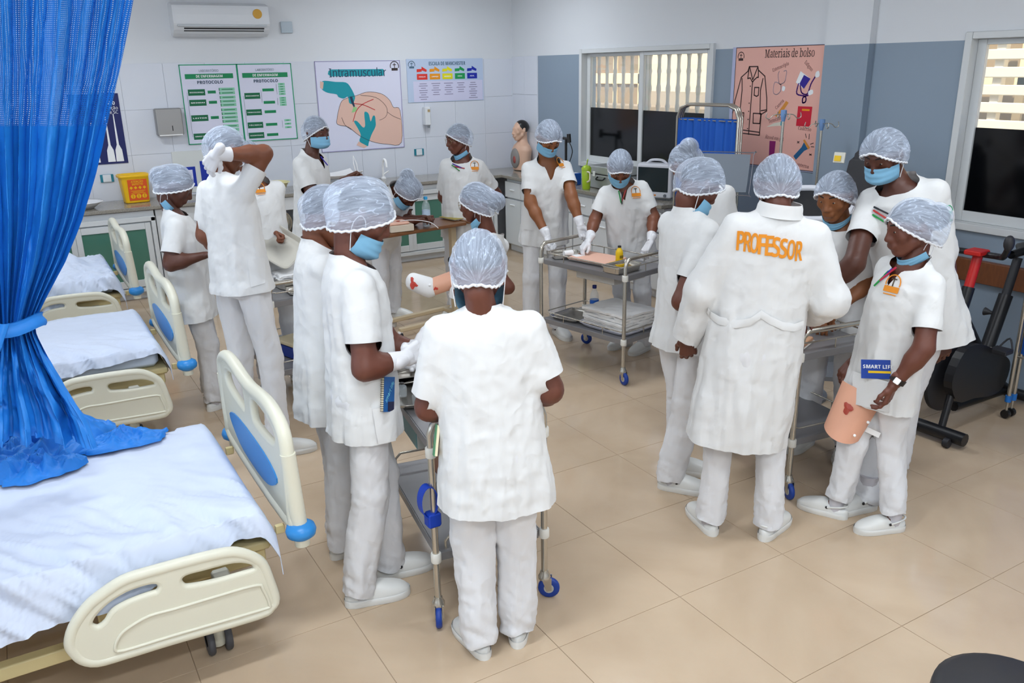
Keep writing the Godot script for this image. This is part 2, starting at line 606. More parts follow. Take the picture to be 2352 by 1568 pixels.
func build_outside() -> void:
	# yard and the house across it, seen through the windows
	var yard := struct("yard")
	slab(yard, "paving", Vector3(RIGHT + 0.2, -0.2, -16), Vector3(16, -0.1, 8), M("paving", hexc("b9ab93"), 0.9))
	var h := thing("facing_house", "cream house across the yard with grey plinth, seen through the window", "building", Vector3(8.2, -0.1, -9.5))
	var cream := M("cream_wall", hexc("f3e3c3"), 0.8)
	slab(h, "wall", Vector3(0, 1.75, -5), Vector3(0.3, 4.5, 14), cream)
	slab(h, "plinth", Vector3(-0.02, 0, -5), Vector3(0.3, 1.75, 14), M("house_plinth", hexc("a9a193"), 0.8))
	for z in [-1.6, 5.6]:
		var d := slab(h, "door_leaf", Vector3(-0.05, 0, z), Vector3(0.02, 2.6, z + 1.5), M("house_door", hexc("8f7f68"), 0.6))
		for k in 3:
			obj("door_frame", bx(Vector3(-0.07, 1.3, z + 0.05 + k * 0.7), Vector3(0.05, 2.6, 0.1), 0.01), M("house_frame", hexc("f0dfb5"), 0.6), h)
		obj("transom", bx(Vector3(-0.07, 1.95, z + 0.75), Vector3(0.05, 0.18, 1.5), 0.01), M("house_frame"), h)
	var nb := obj("notice_board", bx(Vector3(-0.03, 2.05, 1.9), Vector3(0.02, 0.55, 0.65), 0.004), M("notice", hexc("f5ecd8"), 0.7), h)
	for k in 6:
		obj("notice_line", bx(Vector3(-0.043, 2.2 - k * 0.06, 1.75), Vector3(0.002, 0.02, 0.22 - 0.03 * (k % 2))), M("notice_ink", hexc("6b6a66"), 0.8), nb)
	obj("notice_mark", bx(Vector3(-0.043, 2.08, 2.08), Vector3(0.002, 0.14, 0.1)), M("notice_red", hexc("c8483a"), 0.8), nb)
	obj("alarm_sign", bx(Vector3(-0.03, 1.6, 1.72), Vector3(0.02, 0.25, 0.12), 0.004), M("notice_red"), h)
	# louvred screen wall further along, seen through the second window
	var lv := thing("louvre_wall", "pale louvred screen wall with horizontal slats outside the right window", "wall", Vector3(7.2, -0.1, -3.75))
	for k in 12:
		obj("louvre_slat", bx(Vector3(0, 1.2 + k * 0.17, 0.9), Vector3(0.06, 0.1, 2.6), 0.01), M("louvre", hexc("dcd8cc"), 0.7), lv)
	for z in [-0.35, 0.85, 2.1]:
		obj("louvre_post", bx(Vector3(0.06, 1.7, z), Vector3(0.08, 3.4, 0.1), 0.01), M("louvre"), lv)
	var wl := thing("garden_wall", "low tan boundary wall in the yard outside the window", "wall", Vector3(6.2, -0.1, -9.6))
	obj("coping", bx(Vector3(0, 1.62, 2.4), Vector3(0.3, 0.06, 6.0), 0.01), M("wall_cap", hexc("8e8270"), 0.8), wl)
	obj("wall_body", bx(Vector3(0, 0.8, 2.4), Vector3(0.22, 1.6, 6.0), 0.01), M("garden_wall", hexc("a08f78"), 0.9), wl)

# ---------- smooth bodies: distance to tapered bones, meshed as surface nets along the surface only ----------
var folds := FastNoiseLite.new()
func cap_(a: Vector3, b: Vector3, ra: float, rb: float) -> Array:
	var ba := b - a
	return [0, a, ba, 1.0 / maxf(ba.length_squared(), 1e-9), ra, rb - ra]
# body of oval slices: prof rows are [height, half width, half depth, shift forward], highest first
func oval(o: Vector3, up: Vector3, lat: Vector3, fwd: Vector3, prof: Array) -> Array:
	return [1, o, up, lat, fwd, prof]
func egg(c: Vector3, basis: Basis, r: Vector3) -> Array:
	return [2, c, Basis.from_scale(Vector3(1 / r.x, 1 / r.y, 1 / r.z)) * basis.transposed(), minf(r.x, minf(r.y, r.z))]
func sd1(p: Vector3, q: Array) -> float:
	var ty: int = q[0]
	if ty == 0:
		var pa: Vector3 = p - q[1]
		var ba: Vector3 = q[2]
		var t := clampf(pa.dot(ba) * q[3], 0.0, 1.0)
		return (pa - ba * t).length() - (q[4] + q[5] * t)
	if ty == 1:
		var d: Vector3 = p - q[1]
		var y := d.dot(q[2])
		var prof: Array = q[5]
		var n := prof.size()
		var row0: Array = prof[0]
		var row1: Array = prof[n - 1]
		var w: float
		var e: float
		var s: float
		if y >= row0[0]:
			w = row0[1]; e = row0[2]; s = row0[3]
		elif y <= row1[0]:
			w = row1[1]; e = row1[2]; s = row1[3]
		else:
			for k in n - 1:
				var b: Array = prof[k + 1]
				if y >= b[0]:
					var a: Array = prof[k]
					var t: float = (y - b[0]) / (a[0] - b[0])
					w = lerpf(b[1], a[1], t); e = lerpf(b[2], a[2], t); s = lerpf(b[3], a[3], t)
					break
		var x := d.dot(q[3]) / w
		var z := (d.dot(q[4]) - s) / e
		var f := (sqrt(x * x + z * z) - 1.0) * minf(w, e)
		var cut: float = maxf(y - row0[0], row1[0] - y)
		if cut > 0.0:
			return sqrt(maxf(f, 0.0) * maxf(f, 0.0) + cut * cut)
		return maxf(f, cut)
	var k0: Vector3 = q[2] * (p - q[1])
	return (k0.length() - 1.0) * q[3]
func sd(p: Vector3, prims: Array, k: float) -> float:
	var r := 1e9
	for q in prims:
		var d := sd1(p, q)
		var h := k - absf(r - d)
		r = minf(r, d)
		if h > 0.0:
			r -= h * h / (4.0 * k)
	return r
const K0 := [0, 1, 1024, 1025, 1048576, 1048577, 1049600, 1049601]
const EDGES := [[0, 1], [0, 2], [0, 4], [1, 3], [1, 5], [2, 3], [2, 6], [3, 7], [4, 5], [4, 6], [5, 7], [6, 7]]
func nets(prims: Array, k: float, cell: float, inside: Vector3) -> Array:
	var o := inside - Vector3.ONE * cell * 512.0
	var vals := {}
	var vert := {}
	var V := PackedVector3Array()
	var p := inside
	while sd(p, prims, k) < 0.0:
		p.x += cell * 0.5
	var c := ((p - o) / cell).floor()
	var stack := PackedInt32Array()
	for dx in 3:
		stack.append(int(c.x) + dx - 1 + int(c.y) * 1024 + int(c.z) * 1048576)
	var seen := {}
	var near := {}
	var cv := PackedFloat32Array()
	cv.resize(8)
	while stack.size() > 0:
		var key := stack[stack.size() - 1]
		stack.resize(stack.size() - 1)
		if seen.has(key):
			continue
		seen[key] = true
		var neg := 0
		for q in 8:
			var kk: int = key + K0[q]
			var x = vals.get(kk)
			if x == null:
				var gx := kk & 1023
				var gy := (kk >> 10) & 1023
				var gz := kk >> 20
				var bk := (gx >> 3) + (gy >> 3) * 128 + (gz >> 3) * 16384
				var few = near.get(bk)
				if few == null:
					# only the bones that reach this block of 8 cells matter inside it
					var bc := o + Vector3((gx >> 3) * 8 + 4, (gy >> 3) * 8 + 4, (gz >> 3) * 8 + 4) * cell
					var ds := PackedFloat32Array()
					var dm := 1e9
					for pq in prims:
						var dd := sd1(bc, pq)
						ds.append(dd)
						dm = minf(dm, dd)
					few = []
					for w in prims.size():
						if ds[w] < dm + cell * 15.0 + k:
							few.append(prims[w])
					near[bk] = few
				x = sd(o + Vector3(gx, gy, gz) * cell, few, k)
				vals[kk] = x
			cv[q] = x
			if x < 0.0:
				neg += 1
		if neg == 0 or neg == 8:
			continue
		var sum := Vector3.ZERO
		var cnt := 0
		for e in EDGES:
			var a := cv[e[0]]
			var b := cv[e[1]]
			if (a < 0.0) != (b < 0.0):
				var t := a / (a - b)
				var pa := Vector3(e[0] & 1, (e[0] >> 1) & 1, e[0] >> 2)
				var pb := Vector3(e[1] & 1, (e[1] >> 1) & 1, e[1] >> 2)
				sum += pa.lerp(pb, t)
				cnt += 1
		vert[key] = V.size()
		V.append(o + (Vector3(key & 1023, (key >> 10) & 1023, key >> 20) + sum / cnt) * cell)
		stack.append(key + 1); stack.append(key - 1)
		stack.append(key + 1024); stack.append(key - 1024)
		stack.append(key + 1048576); stack.append(key - 1048576)
	var I := PackedInt32Array()
	for key in vert:
		var v0: float = vals[key]
		for ax in 3:
			var s: int = [1, 1024, 1048576][ax]
			var v1: float = vals[key + s]
			if (v0 < 0.0) == (v1 < 0.0):
				continue
			var s1: int = [1024, 1048576, 1][ax]
			var s2: int = [1048576, 1, 1024][ax]
			if not (vert.has(key - s1) and vert.has(key - s2) and vert.has(key - s1 - s2)):
				continue
			var a: int = vert[key]
			var b: int = vert[key - s1]
			var d: int = vert[key - s1 - s2]
			var e: int = vert[key - s2]
			if v0 < 0.0:
				I.append_array(PackedInt32Array([a, d, b, a, e, d]))
			else:
				I.append_array(PackedInt32Array([a, b, d, a, d, e]))
	return [V, I]
func normals(V: PackedVector3Array, I: PackedInt32Array) -> PackedVector3Array:
	var N := PackedVector3Array()
	N.resize(V.size())
	for q in range(0, I.size(), 3):
		var a := I[q]
		var b := I[q + 1]
		var c := I[q + 2]
		var m := (V[c] - V[a]).cross(V[b] - V[a])
		N[a] += m; N[b] += m; N[c] += m
	for q in N.size():
		N[q] = N[q].normalized()
	return N
# keep the part of the mesh where G <= 0
func clip(V: PackedVector3Array, I: PackedInt32Array, G: PackedFloat32Array) -> PackedInt32Array:
	var J := PackedInt32Array()
	var made := {}
	for q in range(0, I.size(), 3):
		var t := [I[q], I[q + 1], I[q + 2]]
		var keep := 0
		for j in 3:
			if G[t[j]] <= 0.0:
				keep += 1
		if keep == 3:
			J.append(t[0]); J.append(t[1]); J.append(t[2])
			continue
		if keep == 0:
			continue
		var poly := []
		for j in 3:
			var a: int = t[j]
			var b: int = t[(j + 1) % 3]
			if G[a] <= 0.0:
				poly.append(a)
			if (G[a] <= 0.0) != (G[b] <= 0.0):
				var kk := Vector2i(mini(a, b), maxi(a, b))
				if not made.has(kk):
					made[kk] = V.size()
					V.append(V[a].lerp(V[b], G[a] / (G[a] - G[b])))
				poly.append(made[kk])
		for j in range(1, poly.size() - 1):
			J.append(poly[0]); J.append(poly[j]); J.append(poly[j + 1])
	return J
func put(mb: MB, V: PackedVector3Array, N: PackedVector3Array, I: PackedInt32Array) -> void:
	var k := mb.v.size()
	mb.v.append_array(V)
	mb.n.append_array(N)
	var T := PackedVector2Array()
	T.resize(V.size())
	mb.t.append_array(T)
	for q in I:
		mb.i.append(q + k)
func put_xf(mb: MB, A: Array, xf: Transform3D, mirror := false, puff := 0.0) -> void:
	var V := PackedVector3Array()
	var N := PackedVector3Array()
	var fl := Vector3(-1, 1, 1) if mirror else Vector3.ONE
	for q in A[0].size():
		var n: Vector3 = A[1][q] * fl
		V.append(xf * (A[0][q] * fl + n * puff))
		N.append((xf.basis * n).normalized())
	var I: PackedInt32Array = A[2]
	if mirror:
		I = I.duplicate()
		for q in range(0, I.size(), 3):
			var s := I[q]
			I[q] = I[q + 1]
			I[q + 1] = s
	put(mb, V, N, I)

# ---------- hands: wrist at the origin, fingers along +z, palm down, thumb on +x (a right hand) ----------
var hand_cache := {}
func hand(pose: String) -> Array:
	if hand_cache.has(pose):
		return hand_cache[pose]
	var bend: Array = {"relax": [[22, 28, 18], [28, 34, 20], [34, 38, 22], [38, 42, 24]], "grip": [[58, 72, 40], [62, 78, 42], [64, 80, 44], [66, 80, 44]], "flat": [[8, 8, 5], [6, 8, 5], [8, 10, 6], [12, 12, 8]], "pinch": [[48, 42, 22], [52, 50, 26], [58, 60, 34], [62, 66, 36]], "press": [[34, 20, 10], [42, 24, 12], [48, 30, 14], [40, 30, 14]], "fist": [[72, 92, 55], [76, 95, 55], [78, 95, 55], [80, 95, 55]]}[pose]
	var pr := []
	var bx_ := [0.028, 0.009, -0.011, -0.029]
	var bz := [0.086, 0.091, 0.086, 0.077]
	var ln := [0.071, 0.079, 0.072, 0.057]
	var rd := [0.0092, 0.0095, 0.009, 0.0079]
	for f in 4:
		var a := Vector3(bx_[f], 0, bz[f])
		pr.append(cap_(Vector3(bx_[f] * 0.62, 0, 0.004), a, 0.0155, 0.0118))
		var ang := 0.0
		var side := deg_to_rad([7.0, 1.5, -3.5, -9.0][f])
		for j in 3:
			ang += deg_to_rad(bend[f][j])
			var l: float = ln[f] * [0.46, 0.3, 0.24][j]
			var d := Vector3(sin(side) * cos(ang), -sin(ang), cos(side) * cos(ang))
			var r0: float = rd[f] * [1.0, 0.93, 0.86][j]
			pr.append(cap_(a, a + d * l, r0, r0 * 0.93))
			a += d * l
	pr.append(cap_(Vector3(0.006, -0.006, 0.012), Vector3(0.033, -0.012, 0.034), 0.017, 0.0145))
	var close: float = {"relax": 0.35, "grip": 0.9, "flat": 0.1, "pinch": 0.85, "press": 0.5, "fist": 1.0}[pose]
	var t1 := Vector3(0.054, -0.018 - 0.012 * close, 0.06).lerp(Vector3(0.036, -0.034, 0.062), close)
	var t2 := Vector3(0.066, -0.024, 0.088).lerp(Vector3(0.028, -0.045, 0.09), close)
	pr.append(cap_(Vector3(0.033, -0.012, 0.034), t1, 0.0125, 0.0105))
	pr.append(cap_(t1, t2, 0.0105, 0.0085))
	pr.append(cap_(Vector3(0, 0, -0.05), Vector3(0, 0, 0.01), 0.0245, 0.0235))
	var A := nets(pr, 0.007, 0.0042, Vector3(0, 0, 0.02))
	var N := normals(A[0], A[1])
	hand_cache[pose] = [A[0], N, A[1]]
	return hand_cache[pose]

# ---------- head: ear line at the origin, face towards +z ----------
var head_cache := []
func head_mesh() -> Array:
	if head_cache:
		return head_cache
	var B := Basis.IDENTITY
	var pr := []
	pr.append(egg(Vector3(0, 0.032, -0.012), B, Vector3(0.074, 0.085, 0.094)))
	pr.append(egg(Vector3(0, -0.028, 0.038), B, Vector3(0.058, 0.075, 0.05)))
	pr.append(cap_(Vector3(0, -0.088, 0.055), Vector3(0, -0.082, 0.05), 0.026, 0.03))
	for s in [-1.0, 1.0]:
		pr.append(cap_(Vector3(s * 0.05, -0.045, 0.0), Vector3(s * 0.018, -0.092, 0.05), 0.022, 0.02))
		pr.append(egg(Vector3(s * 0.043, -0.018, 0.058), B, Vector3(0.025, 0.022, 0.022)))
		pr.append(cap_(Vector3(s * 0.014, 0.026, 0.083), Vector3(s * 0.047, 0.024, 0.066), 0.012, 0.01))
		pr.append(cap_(Vector3(s * 0.0125, -0.034, 0.089), Vector3(s * 0.013, -0.032, 0.086), 0.0095, 0.009))
		pr.append(cap_(Vector3(s * 0.016, 0.003, 0.079), Vector3(s * 0.045, 0.002, 0.066), 0.011, 0.011))
		# ears
		pr.append(cap_(Vector3(s * 0.077, 0.022, -0.016), Vector3(s * 0.08, 0.0, -0.012), 0.011, 0.012))
		pr.append(cap_(Vector3(s * 0.08, 0.0, -0.012), Vector3(s * 0.073, -0.026, -0.006), 0.009, 0.007))
	pr.append(cap_(Vector3(0, 0.012, 0.087), Vector3(0, -0.03, 0.104), 0.008, 0.0115))
	pr.append(cap_(Vector3(-0.02, -0.058, 0.083), Vector3(0.02, -0.058, 0.083), 0.0085, 0.0085))
	pr.append(cap_(Vector3(-0.016, -0.068, 0.083), Vector3(0.016, -0.068, 0.083), 0.0085, 0.0085))
	pr.append(cap_(Vector3(0, -0.04, -0.03), Vector3(0, -0.085, -0.03), 0.05, 0.046))
	var A := nets(pr, 0.016, 0.0052, Vector3(0, 0, 0))
	head_cache = [A[0], normals(A[0], A[1]), A[1]]
	return head_cache

# ---------- one clog, heel at the origin, toe along +z, y up, left or right alike ----------
var shoe_cache := []
func shoe_meshes() -> Array:
	if shoe_cache:
		return shoe_cache
	var up := MB.new()
	var g := []
	var zs := [-0.003, 0.0, 0.012, 0.035, 0.06, 0.09, 0.115, 0.135, 0.16, 0.19, 0.22, 0.245, 0.262, 0.272, 0.277]
	var ws := [0.001, 0.012, 0.026, 0.035, 0.038, 0.04, 0.043, 0.046, 0.049, 0.051, 0.049, 0.042, 0.031, 0.018, 0.004]
	var hs := [0.03, 0.052, 0.058, 0.06, 0.062, 0.075, 0.092, 0.094, 0.089, 0.08, 0.07, 0.06, 0.049, 0.038, 0.03]
	for k in zs.size():
		var row := PackedVector3Array()
		for a in 17:
			var th := PI * a / 16.0
			var cx := cos(th)
			var sy := pow(sin(th), 0.62)
			row.append(Vector3(signf(cx) * pow(absf(cx), 0.8) * ws[k], 0.014 + (hs[k] - 0.014) * sy, zs[k]))
		g.append(row)
	up.grid(g, 0.0, false, true)
	var sole := MB.new()
	var gs := []
	for lev in [[0.0, 0.94], [0.004, 1.0], [0.02, 1.06], [0.03, 1.04], [0.034, 0.98]]:
		var row := PackedVector3Array()
		for k in zs.size():
			row.append(Vector3(ws[k] * lev[1] + 0.002, lev[0], zs[k] * 1.012 - 0.002))
		for k in range(zs.size() - 1, -1, -1):
			row.append(Vector3(-ws[k] * lev[1] - 0.002, lev[0], zs[k] * 1.012 - 0.002))
		gs.append(row)
	sole.grid(gs, 0.0, true, false)
	var ol := PackedVector2Array()
	for q in gs[0]:
		ol.append(Vector2(q.x, q.z))
	sole.prism(ol, 0.0005, Transform3D(Basis(Vector3.RIGHT, Vector3.BACK, Vector3.UP), Vector3.ZERO))
	var strap := MB.new()
	var pts := []
	for a in 13:
		var th := PI * a / 12.0
		pts.append(Vector3(cos(th) * 0.044, 0.062 + 0.018 * sin(th), 0.1 - 0.098 * sin(th)))
	strap.tube(pts, 0.0055, 6)
	var riv := MB.new()
	riv.ball(Vector3.ZERO, Vector3(0.005, 0.008, 0.008), 10, 6)
	shoe_cache = [up.mesh(), sole.mesh(), strap.mesh(), riv.mesh()]
	return shoe_cache

# ---------- pleated cap, gathered at the brow and the nape ----------
func cap_mesh(w: float, h: float, l: float, back: float, seed_: int, bun: Array) -> Array:
	var mb := MB.new()
	var band := MB.new()
	var front := Vector3(0, 0.064, 0.096)
	var nape := Vector3(0, -0.062, -0.1)
	var ax := (nape - front).normalized()
	var upv := (Vector3.UP - ax * Vector3.UP.dot(ax)).normalized()
	var lat := Vector3.RIGHT
	var n := FastNoiseLite.new()
	n.seed = seed_
	n.frequency = 1.0
	h += 0.03
	var U := 30
	var W := 56
	var bm := deg_to_rad(101.0)
	var mid := (front + nape) * 0.5 + ax * back
	var g := []
	var edge := [[], []]
	for a in U + 1:
		var u := float(a) / U
		var row := PackedVector3Array()
		var s := sin(PI * u)
		var rr := pow(s, 0.66)
		var along := -cos(PI * u)
		for b in W + 1:
			var v := 2.0 * b / W - 1.0
			var be := v * bm
			# pleats: crisp near the gathers, soft lumps between
			var pl := n.get_noise_2d(v * 16.0, u * 2.2) * 0.05 * (1.3 - s) + n.get_noise_2d(v * 5.0 + 40.0, u * 3.0) * 0.05 * s
			pl += sin(v * 44.0 + n.get_noise_2d(u * 4.0, 7.0) * 2.0) * 0.016 * (1.25 - s)
			var r := rr * (1.0 + pl)
			# edges draw in to the elastic
			var tight := 1.0 - 0.12 * pow(absf(v), 10.0)
			var p := mid + ax * along * (l * 0.5) * (0.82 + 0.18 * s) + (upv * cos(be) * h + lat * sin(be) * w * tight) * r
			if s < 0.25:
				p = p.lerp(front if u < 0.5 else nape, (1.0 - s / 0.25) * 0.6)
			# never inside the hair or the bun
			var hc := Vector3(0, 0.02, -0.012)
			var dr := (p - hc).normalized()
			var len := (p - hc).length()
			var er := (dr / Vector3(0.085, 0.108, 0.108)).length()
			if dr.y > -0.35:
				len = maxf(len, (1.0 / er) * (1.04 + 0.05 * pl))
			if bun.size() > 0:
				var oc := hc - Vector3(bun[0], bun[1], bun[2])
				var bq := oc.dot(dr)
				var disc := bq * bq - oc.length_squared() + pow(bun[3] + 0.012, 2.0)
				if disc > 0.0:
					len = maxf(len, -bq + sqrt(disc))
			p = hc + dr * len
			row.append(p)
		edge[0].append(row[0])
		edge[1].append(row[W])
		g.append(row)
	mb.grid(g, 0.0, false, true)
	for e in 2:
		var pts := []
		for k in edge[e].size():
			pts.append(edge[e][k] + Vector3(0, 0.0025 * (1 if k % 2 else -1), 0))
		band.tube(pts, 0.0055, 6)
	return [mb.mesh(), band.mesh()]

# ---------- face mask, in the head's axes ----------
var mask_cache := []
func mask_meshes() -> Array:
	if mask_cache:
		return mask_cache
	var mb := MB.new()
	var g := []
	for a in 15:
		var t := a / 14.0
		var row := PackedVector3Array()
		for b in 25:
			var s := b / 12.0 - 1.0
			var an := s * deg_to_rad(82.0)
			var y := lerpf(-0.014, -0.112, t) + 0.012 * s * s * (0.5 - t) * 2.0 * -1.0
			var z := lerpf(0.108, 0.128, sin(t * PI * 0.55)) - 0.045 * pow(maxf(t - 0.62, 0.0) / 0.38, 2.0)
			var pleat := 0.0025 * sin(t * TAU * 3.5)
			var rx := 0.083 - 0.01 * pow(t, 3.0)
			row.append(Vector3(sin(an) * rx, y, -0.002 + cos(an) * (z + pleat)))
		g.append(row)
	mb.grid(g, 0.0, false, true)
	var loops := []
	for s in [-1.0, 1.0]:
		var lo := MB.new()
		lo.tube(curve([Vector3(s * 0.081, -0.004, 0.018), Vector3(s * 0.088, 0.026, -0.004), Vector3(s * 0.09, 0.026, -0.028), Vector3(s * 0.088, -0.02, -0.03), Vector3(s * 0.078, -0.1, 0.014)], 5), 0.0018, 5)
		loops.append(lo.mesh())
	mask_cache = [mb.mesh(), loops[0], loops[1]]
	return mask_cache

var people := {}
func yaw_of(rel: float) -> float:
	return deg_to_rad(-30.391 + rel)
func make_person(key: String, label: String, sp: Dictionary) -> Node3D:
	var P := on_y(sp.at[0], sp.at[1], 0.0)
	var h: float = sp.h
	var s := h / 1.7
	var wf: float = sp.get("w", 1.0)
	var cell: float = sp.get("cell", 0.014)
	var F0 := Vector3(sin(yaw_of(sp.face)), 0, cos(yaw_of(sp.face)))
	var nk := by(P, sp.neck[0], sp.neck[1], sp.neck[2])
	var pel := P + Vector3(0, 0.53 * h, 0)
	if sp.has("pel"):
		pel = by(P, sp.pel[0], sp.pel[1], sp.pel[2])
	var up := (nk - pel).normalized()
	var lat := up.cross(F0).normalized()
	var fwd := lat.cross(up)
	var T := (nk - pel).length()
	var node := Node3D.new()
	node.name = numbered("person")
	add_child(node)
	tag(node, label, "person", "")
	var HB := Basis(Vector3.UP, yaw_of(sp.look[0])) * Basis(Vector3.RIGHT, deg_to_rad(sp.look[1])) * Basis(Vector3.BACK, deg_to_rad(sp.look[2] if sp.look.size() > 2 else 0.0))
	var hd := by(P, sp.head[0], sp.head[1], sp.head[2])
	var hs: float = sp.get("hs", 0.99)
	var HX := Transform3D(HB.scaled(Vector3.ONE * hs), hd)
	# joints
	var sw: float = 0.14 * s * wf
	var sh := {"L": nk + lat * sw - up * 0.082 * s, "R": nk - lat * sw - up * 0.082 * s}
	var hip := {"L": pel + lat * 0.085 * s, "R": pel - lat * 0.085 * s}
	var el := {}
	var wr := {}
	var arm := {}
	for q in ["L", "R"]:
		var a: Dictionary = sp[q]
		arm[q] = a
		el[q] = by(P, a.e[0], a.e[1], a.e[2])
		wr[q] = by(P, a.w[0], a.w[1], a.w[2])
		if DEBUG:
			print(key, q, " upper ", snappedf(sh[q].distance_to(el[q]), 0.01), " fore ", snappedf(el[q].distance_to(wr[q]), 0.01))
	# feet
	var feet := {}
	for q in ["L", "R"]:
		var heel: Vector3
		var toe: Vector3
		if sp.has("foot" + q):
			var f: Array = sp["foot" + q]
			heel = on_y(f[0], f[1], 0.0)
			toe = on_y(f[2], f[3], 0.0)
		else:
			var side := (1.0 if q == "L" else -1.0)
			var l0 := Vector3.UP.cross(F0)
			heel = P + l0 * side * 0.1 * s - F0 * 0.08
			toe = heel + F0 * 0.25 + l0 * side * 0.05
		feet[q] = [heel, (toe - heel).normalized()]
	var ank := {}
	var knee := {}
	for q in ["L", "R"]:
		ank[q] = feet[q][0] + feet[q][1] * 0.055 + Vector3(0, 0.085, 0)
		var m: Vector3 = (hip[q] + ank[q]) * 0.5 + Vector3(0, 0.01, 0)
		knee[q] = m + (feet[q][1] * 0.5 + F0 * 0.5) * sp.get("bend", 0.03)
		if sp.has("knee" + q):
			knee[q] = by(P, sp["knee" + q][0], sp["knee" + q][1], sp["knee" + q][2])
	# ---- skin ----
	var skin: StandardMaterial3D = M("skin_" + str(sp.get("skin", 0)), [hexc("67392a"), hexc("78462f"), hexc("562f21"), hexc("89532f")][sp.get("skin", 0)], 0.5, 0, {"subsurf_scatter_enabled": false})
	var pr := []
	pr.append(oval(pel, up, lat, fwd, [[T - 0.03, 0.07 * s, 0.055 * s, 0.0], [T - 0.09, 0.13 * s * wf, 0.085 * s, 0.0], [T - 0.2, 0.15 * s * wf, 0.1 * s, 0.01], [0.1, 0.13 * s * wf, 0.1 * s, 0.0], [-0.04, 0.14 * s * wf, 0.1 * s, 0.0]]))
	pr.append(cap_(nk - up * 0.06, HX * Vector3(0, -0.075, -0.034), 0.058 * s, 0.052 * s))
	for q in ["L", "R"]:
		pr.append(cap_(sh[q], el[q], 0.053 * s * wf, 0.045 * s * wf))
		var m: Vector3 = el[q].lerp(wr[q], 0.3)
		pr.append(cap_(el[q], m, 0.04 * s * wf, 0.042 * s * wf))
		pr.append(cap_(m, wr[q], 0.042 * s * wf, 0.0265 * s))
		pr.append(cap_(hip[q], knee[q], 0.075 * s, 0.052 * s))
		pr.append(cap_(knee[q], ank[q], 0.052 * s, 0.034 * s))
		pr.append(cap_(ank[q] - Vector3(0, 0.03, 0), feet[q][0] + feet[q][1] * 0.16 + Vector3(0, 0.035, 0), 0.024, 0.016))
	var A := nets(pr, 0.03, maxf(cell, 0.0145), pel)
	var body := MB.new()
	put(body, A[0], normals(A[0], A[1]), A[1])
	put_xf(body, head_mesh(), HX)
	var gloves := {}
	for q in ["L", "R"]:
		var a: Dictionary = arm[q]
		var dir: Vector3 = (wr[q] - el[q]).normalized()
		if a.has("t"):
			dir = (by(P, a.t[0], a.t[1], a.t[2]) - wr[q]).normalized()
		var pn: Vector3 = a.get("palm", Vector3.DOWN)
		var y := -(pn - dir * pn.dot(dir)).normalized()
		var hx := Transform3D(Basis(y.cross(dir), y, dir).scaled(Vector3.ONE * 0.98 * s), wr[q])
		if a.get("glove", false):
			var gm := MB.new()
			put_xf(gm, hand(a.get("hand", "relax")), hx, q == "L", 0.0022)
			var fd: Vector3 = (el[q] - wr[q]).normalized()
			gm.tube([wr[q] + fd * 0.075, wr[q] + fd * 0.06, wr[q] + fd * 0.02, wr[q]], [0.039 * s, 0.037 * s, 0.031 * s, 0.029 * s], 14, false, false)
			gloves[q] = gm
		else:
			put_xf(body, hand(a.get("hand", "relax")), hx, q == "L")
	var bo := obj("body", body, skin, node)
	for q in gloves:
		obj("glove", gloves[q], M("latex", hexc("e3e3e6"), 0.45), node, "white latex glove")
	# eyes
	for e in [-1.0, 1.0]:
		var eb := MB.new()
		eb.ball(Vector3(e * 0.0305, 0.005, 0.0775), Vector3(0.013, 0.0072, 0.0095), 12, 8, HX)
		var eo := obj("eye", eb, M("eye_white", hexc("b3a79b"), 0.3), bo)
		var br := MB.new()
		br.ball(Vector3(e * 0.0305, 0.004, 0.0845), Vector3(0.0058, 0.0058, 0.0042), 10, 6, HX)
		obj("iris", br, M("iris", hexc("140d0a"), 0.2), bo)
		var bw := MB.new()
		bw.tube([HX * Vector3(e * 0.014, 0.031, 0.094), HX * Vector3(e * 0.032, 0.035, 0.086), HX * Vector3(e * 0.05, 0.028, 0.07)], [0.003, 0.0035, 0.002], 6)
		obj("eyebrow", bw, M("hair"), bo)
	# hair under the cap
	var hg := []
	for a in 15:
		var row := PackedVector3Array()
		for b in 28:
			var ph := TAU * b / 28.0
			var low := lerpf(deg_to_rad(72.0), deg_to_rad(118.0), 0.5 - 0.5 * sin(ph))
			var th := low * a / 14.0
			row.append(HX * (Vector3(0, 0.032, -0.012) + Vector3(sin(th) * cos(ph) * 0.079, cos(th) * 0.092, sin(th) * sin(ph) * 0.099)))
		hg.append(row)
	var hm := MB.new()
	hm.grid(hg, 0.0, true, false)
	if sp.has("bun"):
		var bq: Array = sp.bun
		hm.ball(Vector3(bq[0], bq[1], bq[2]), Vector3.ONE * bq[3], 14, 10, HX)
	obj("hair", hm, M("hair", hexc("15110f"), 0.8), node)
	# cap
	var cq: Array = sp.get("cap", [0.1, 0.1, 0.25, 0.0])
	var cm := cap_mesh(cq[0], cq[1], cq[2], cq[3], key.hash() % 1000, sp.get("bun", []))
	var co := obj("cap", cm[0], cap_material(), node, "white see-through pleated cap")
	co.transform = HX
	var cb := obj("elastic_band", cm[1], M("elastic", hexc("e6e8ec"), 0.8), co)
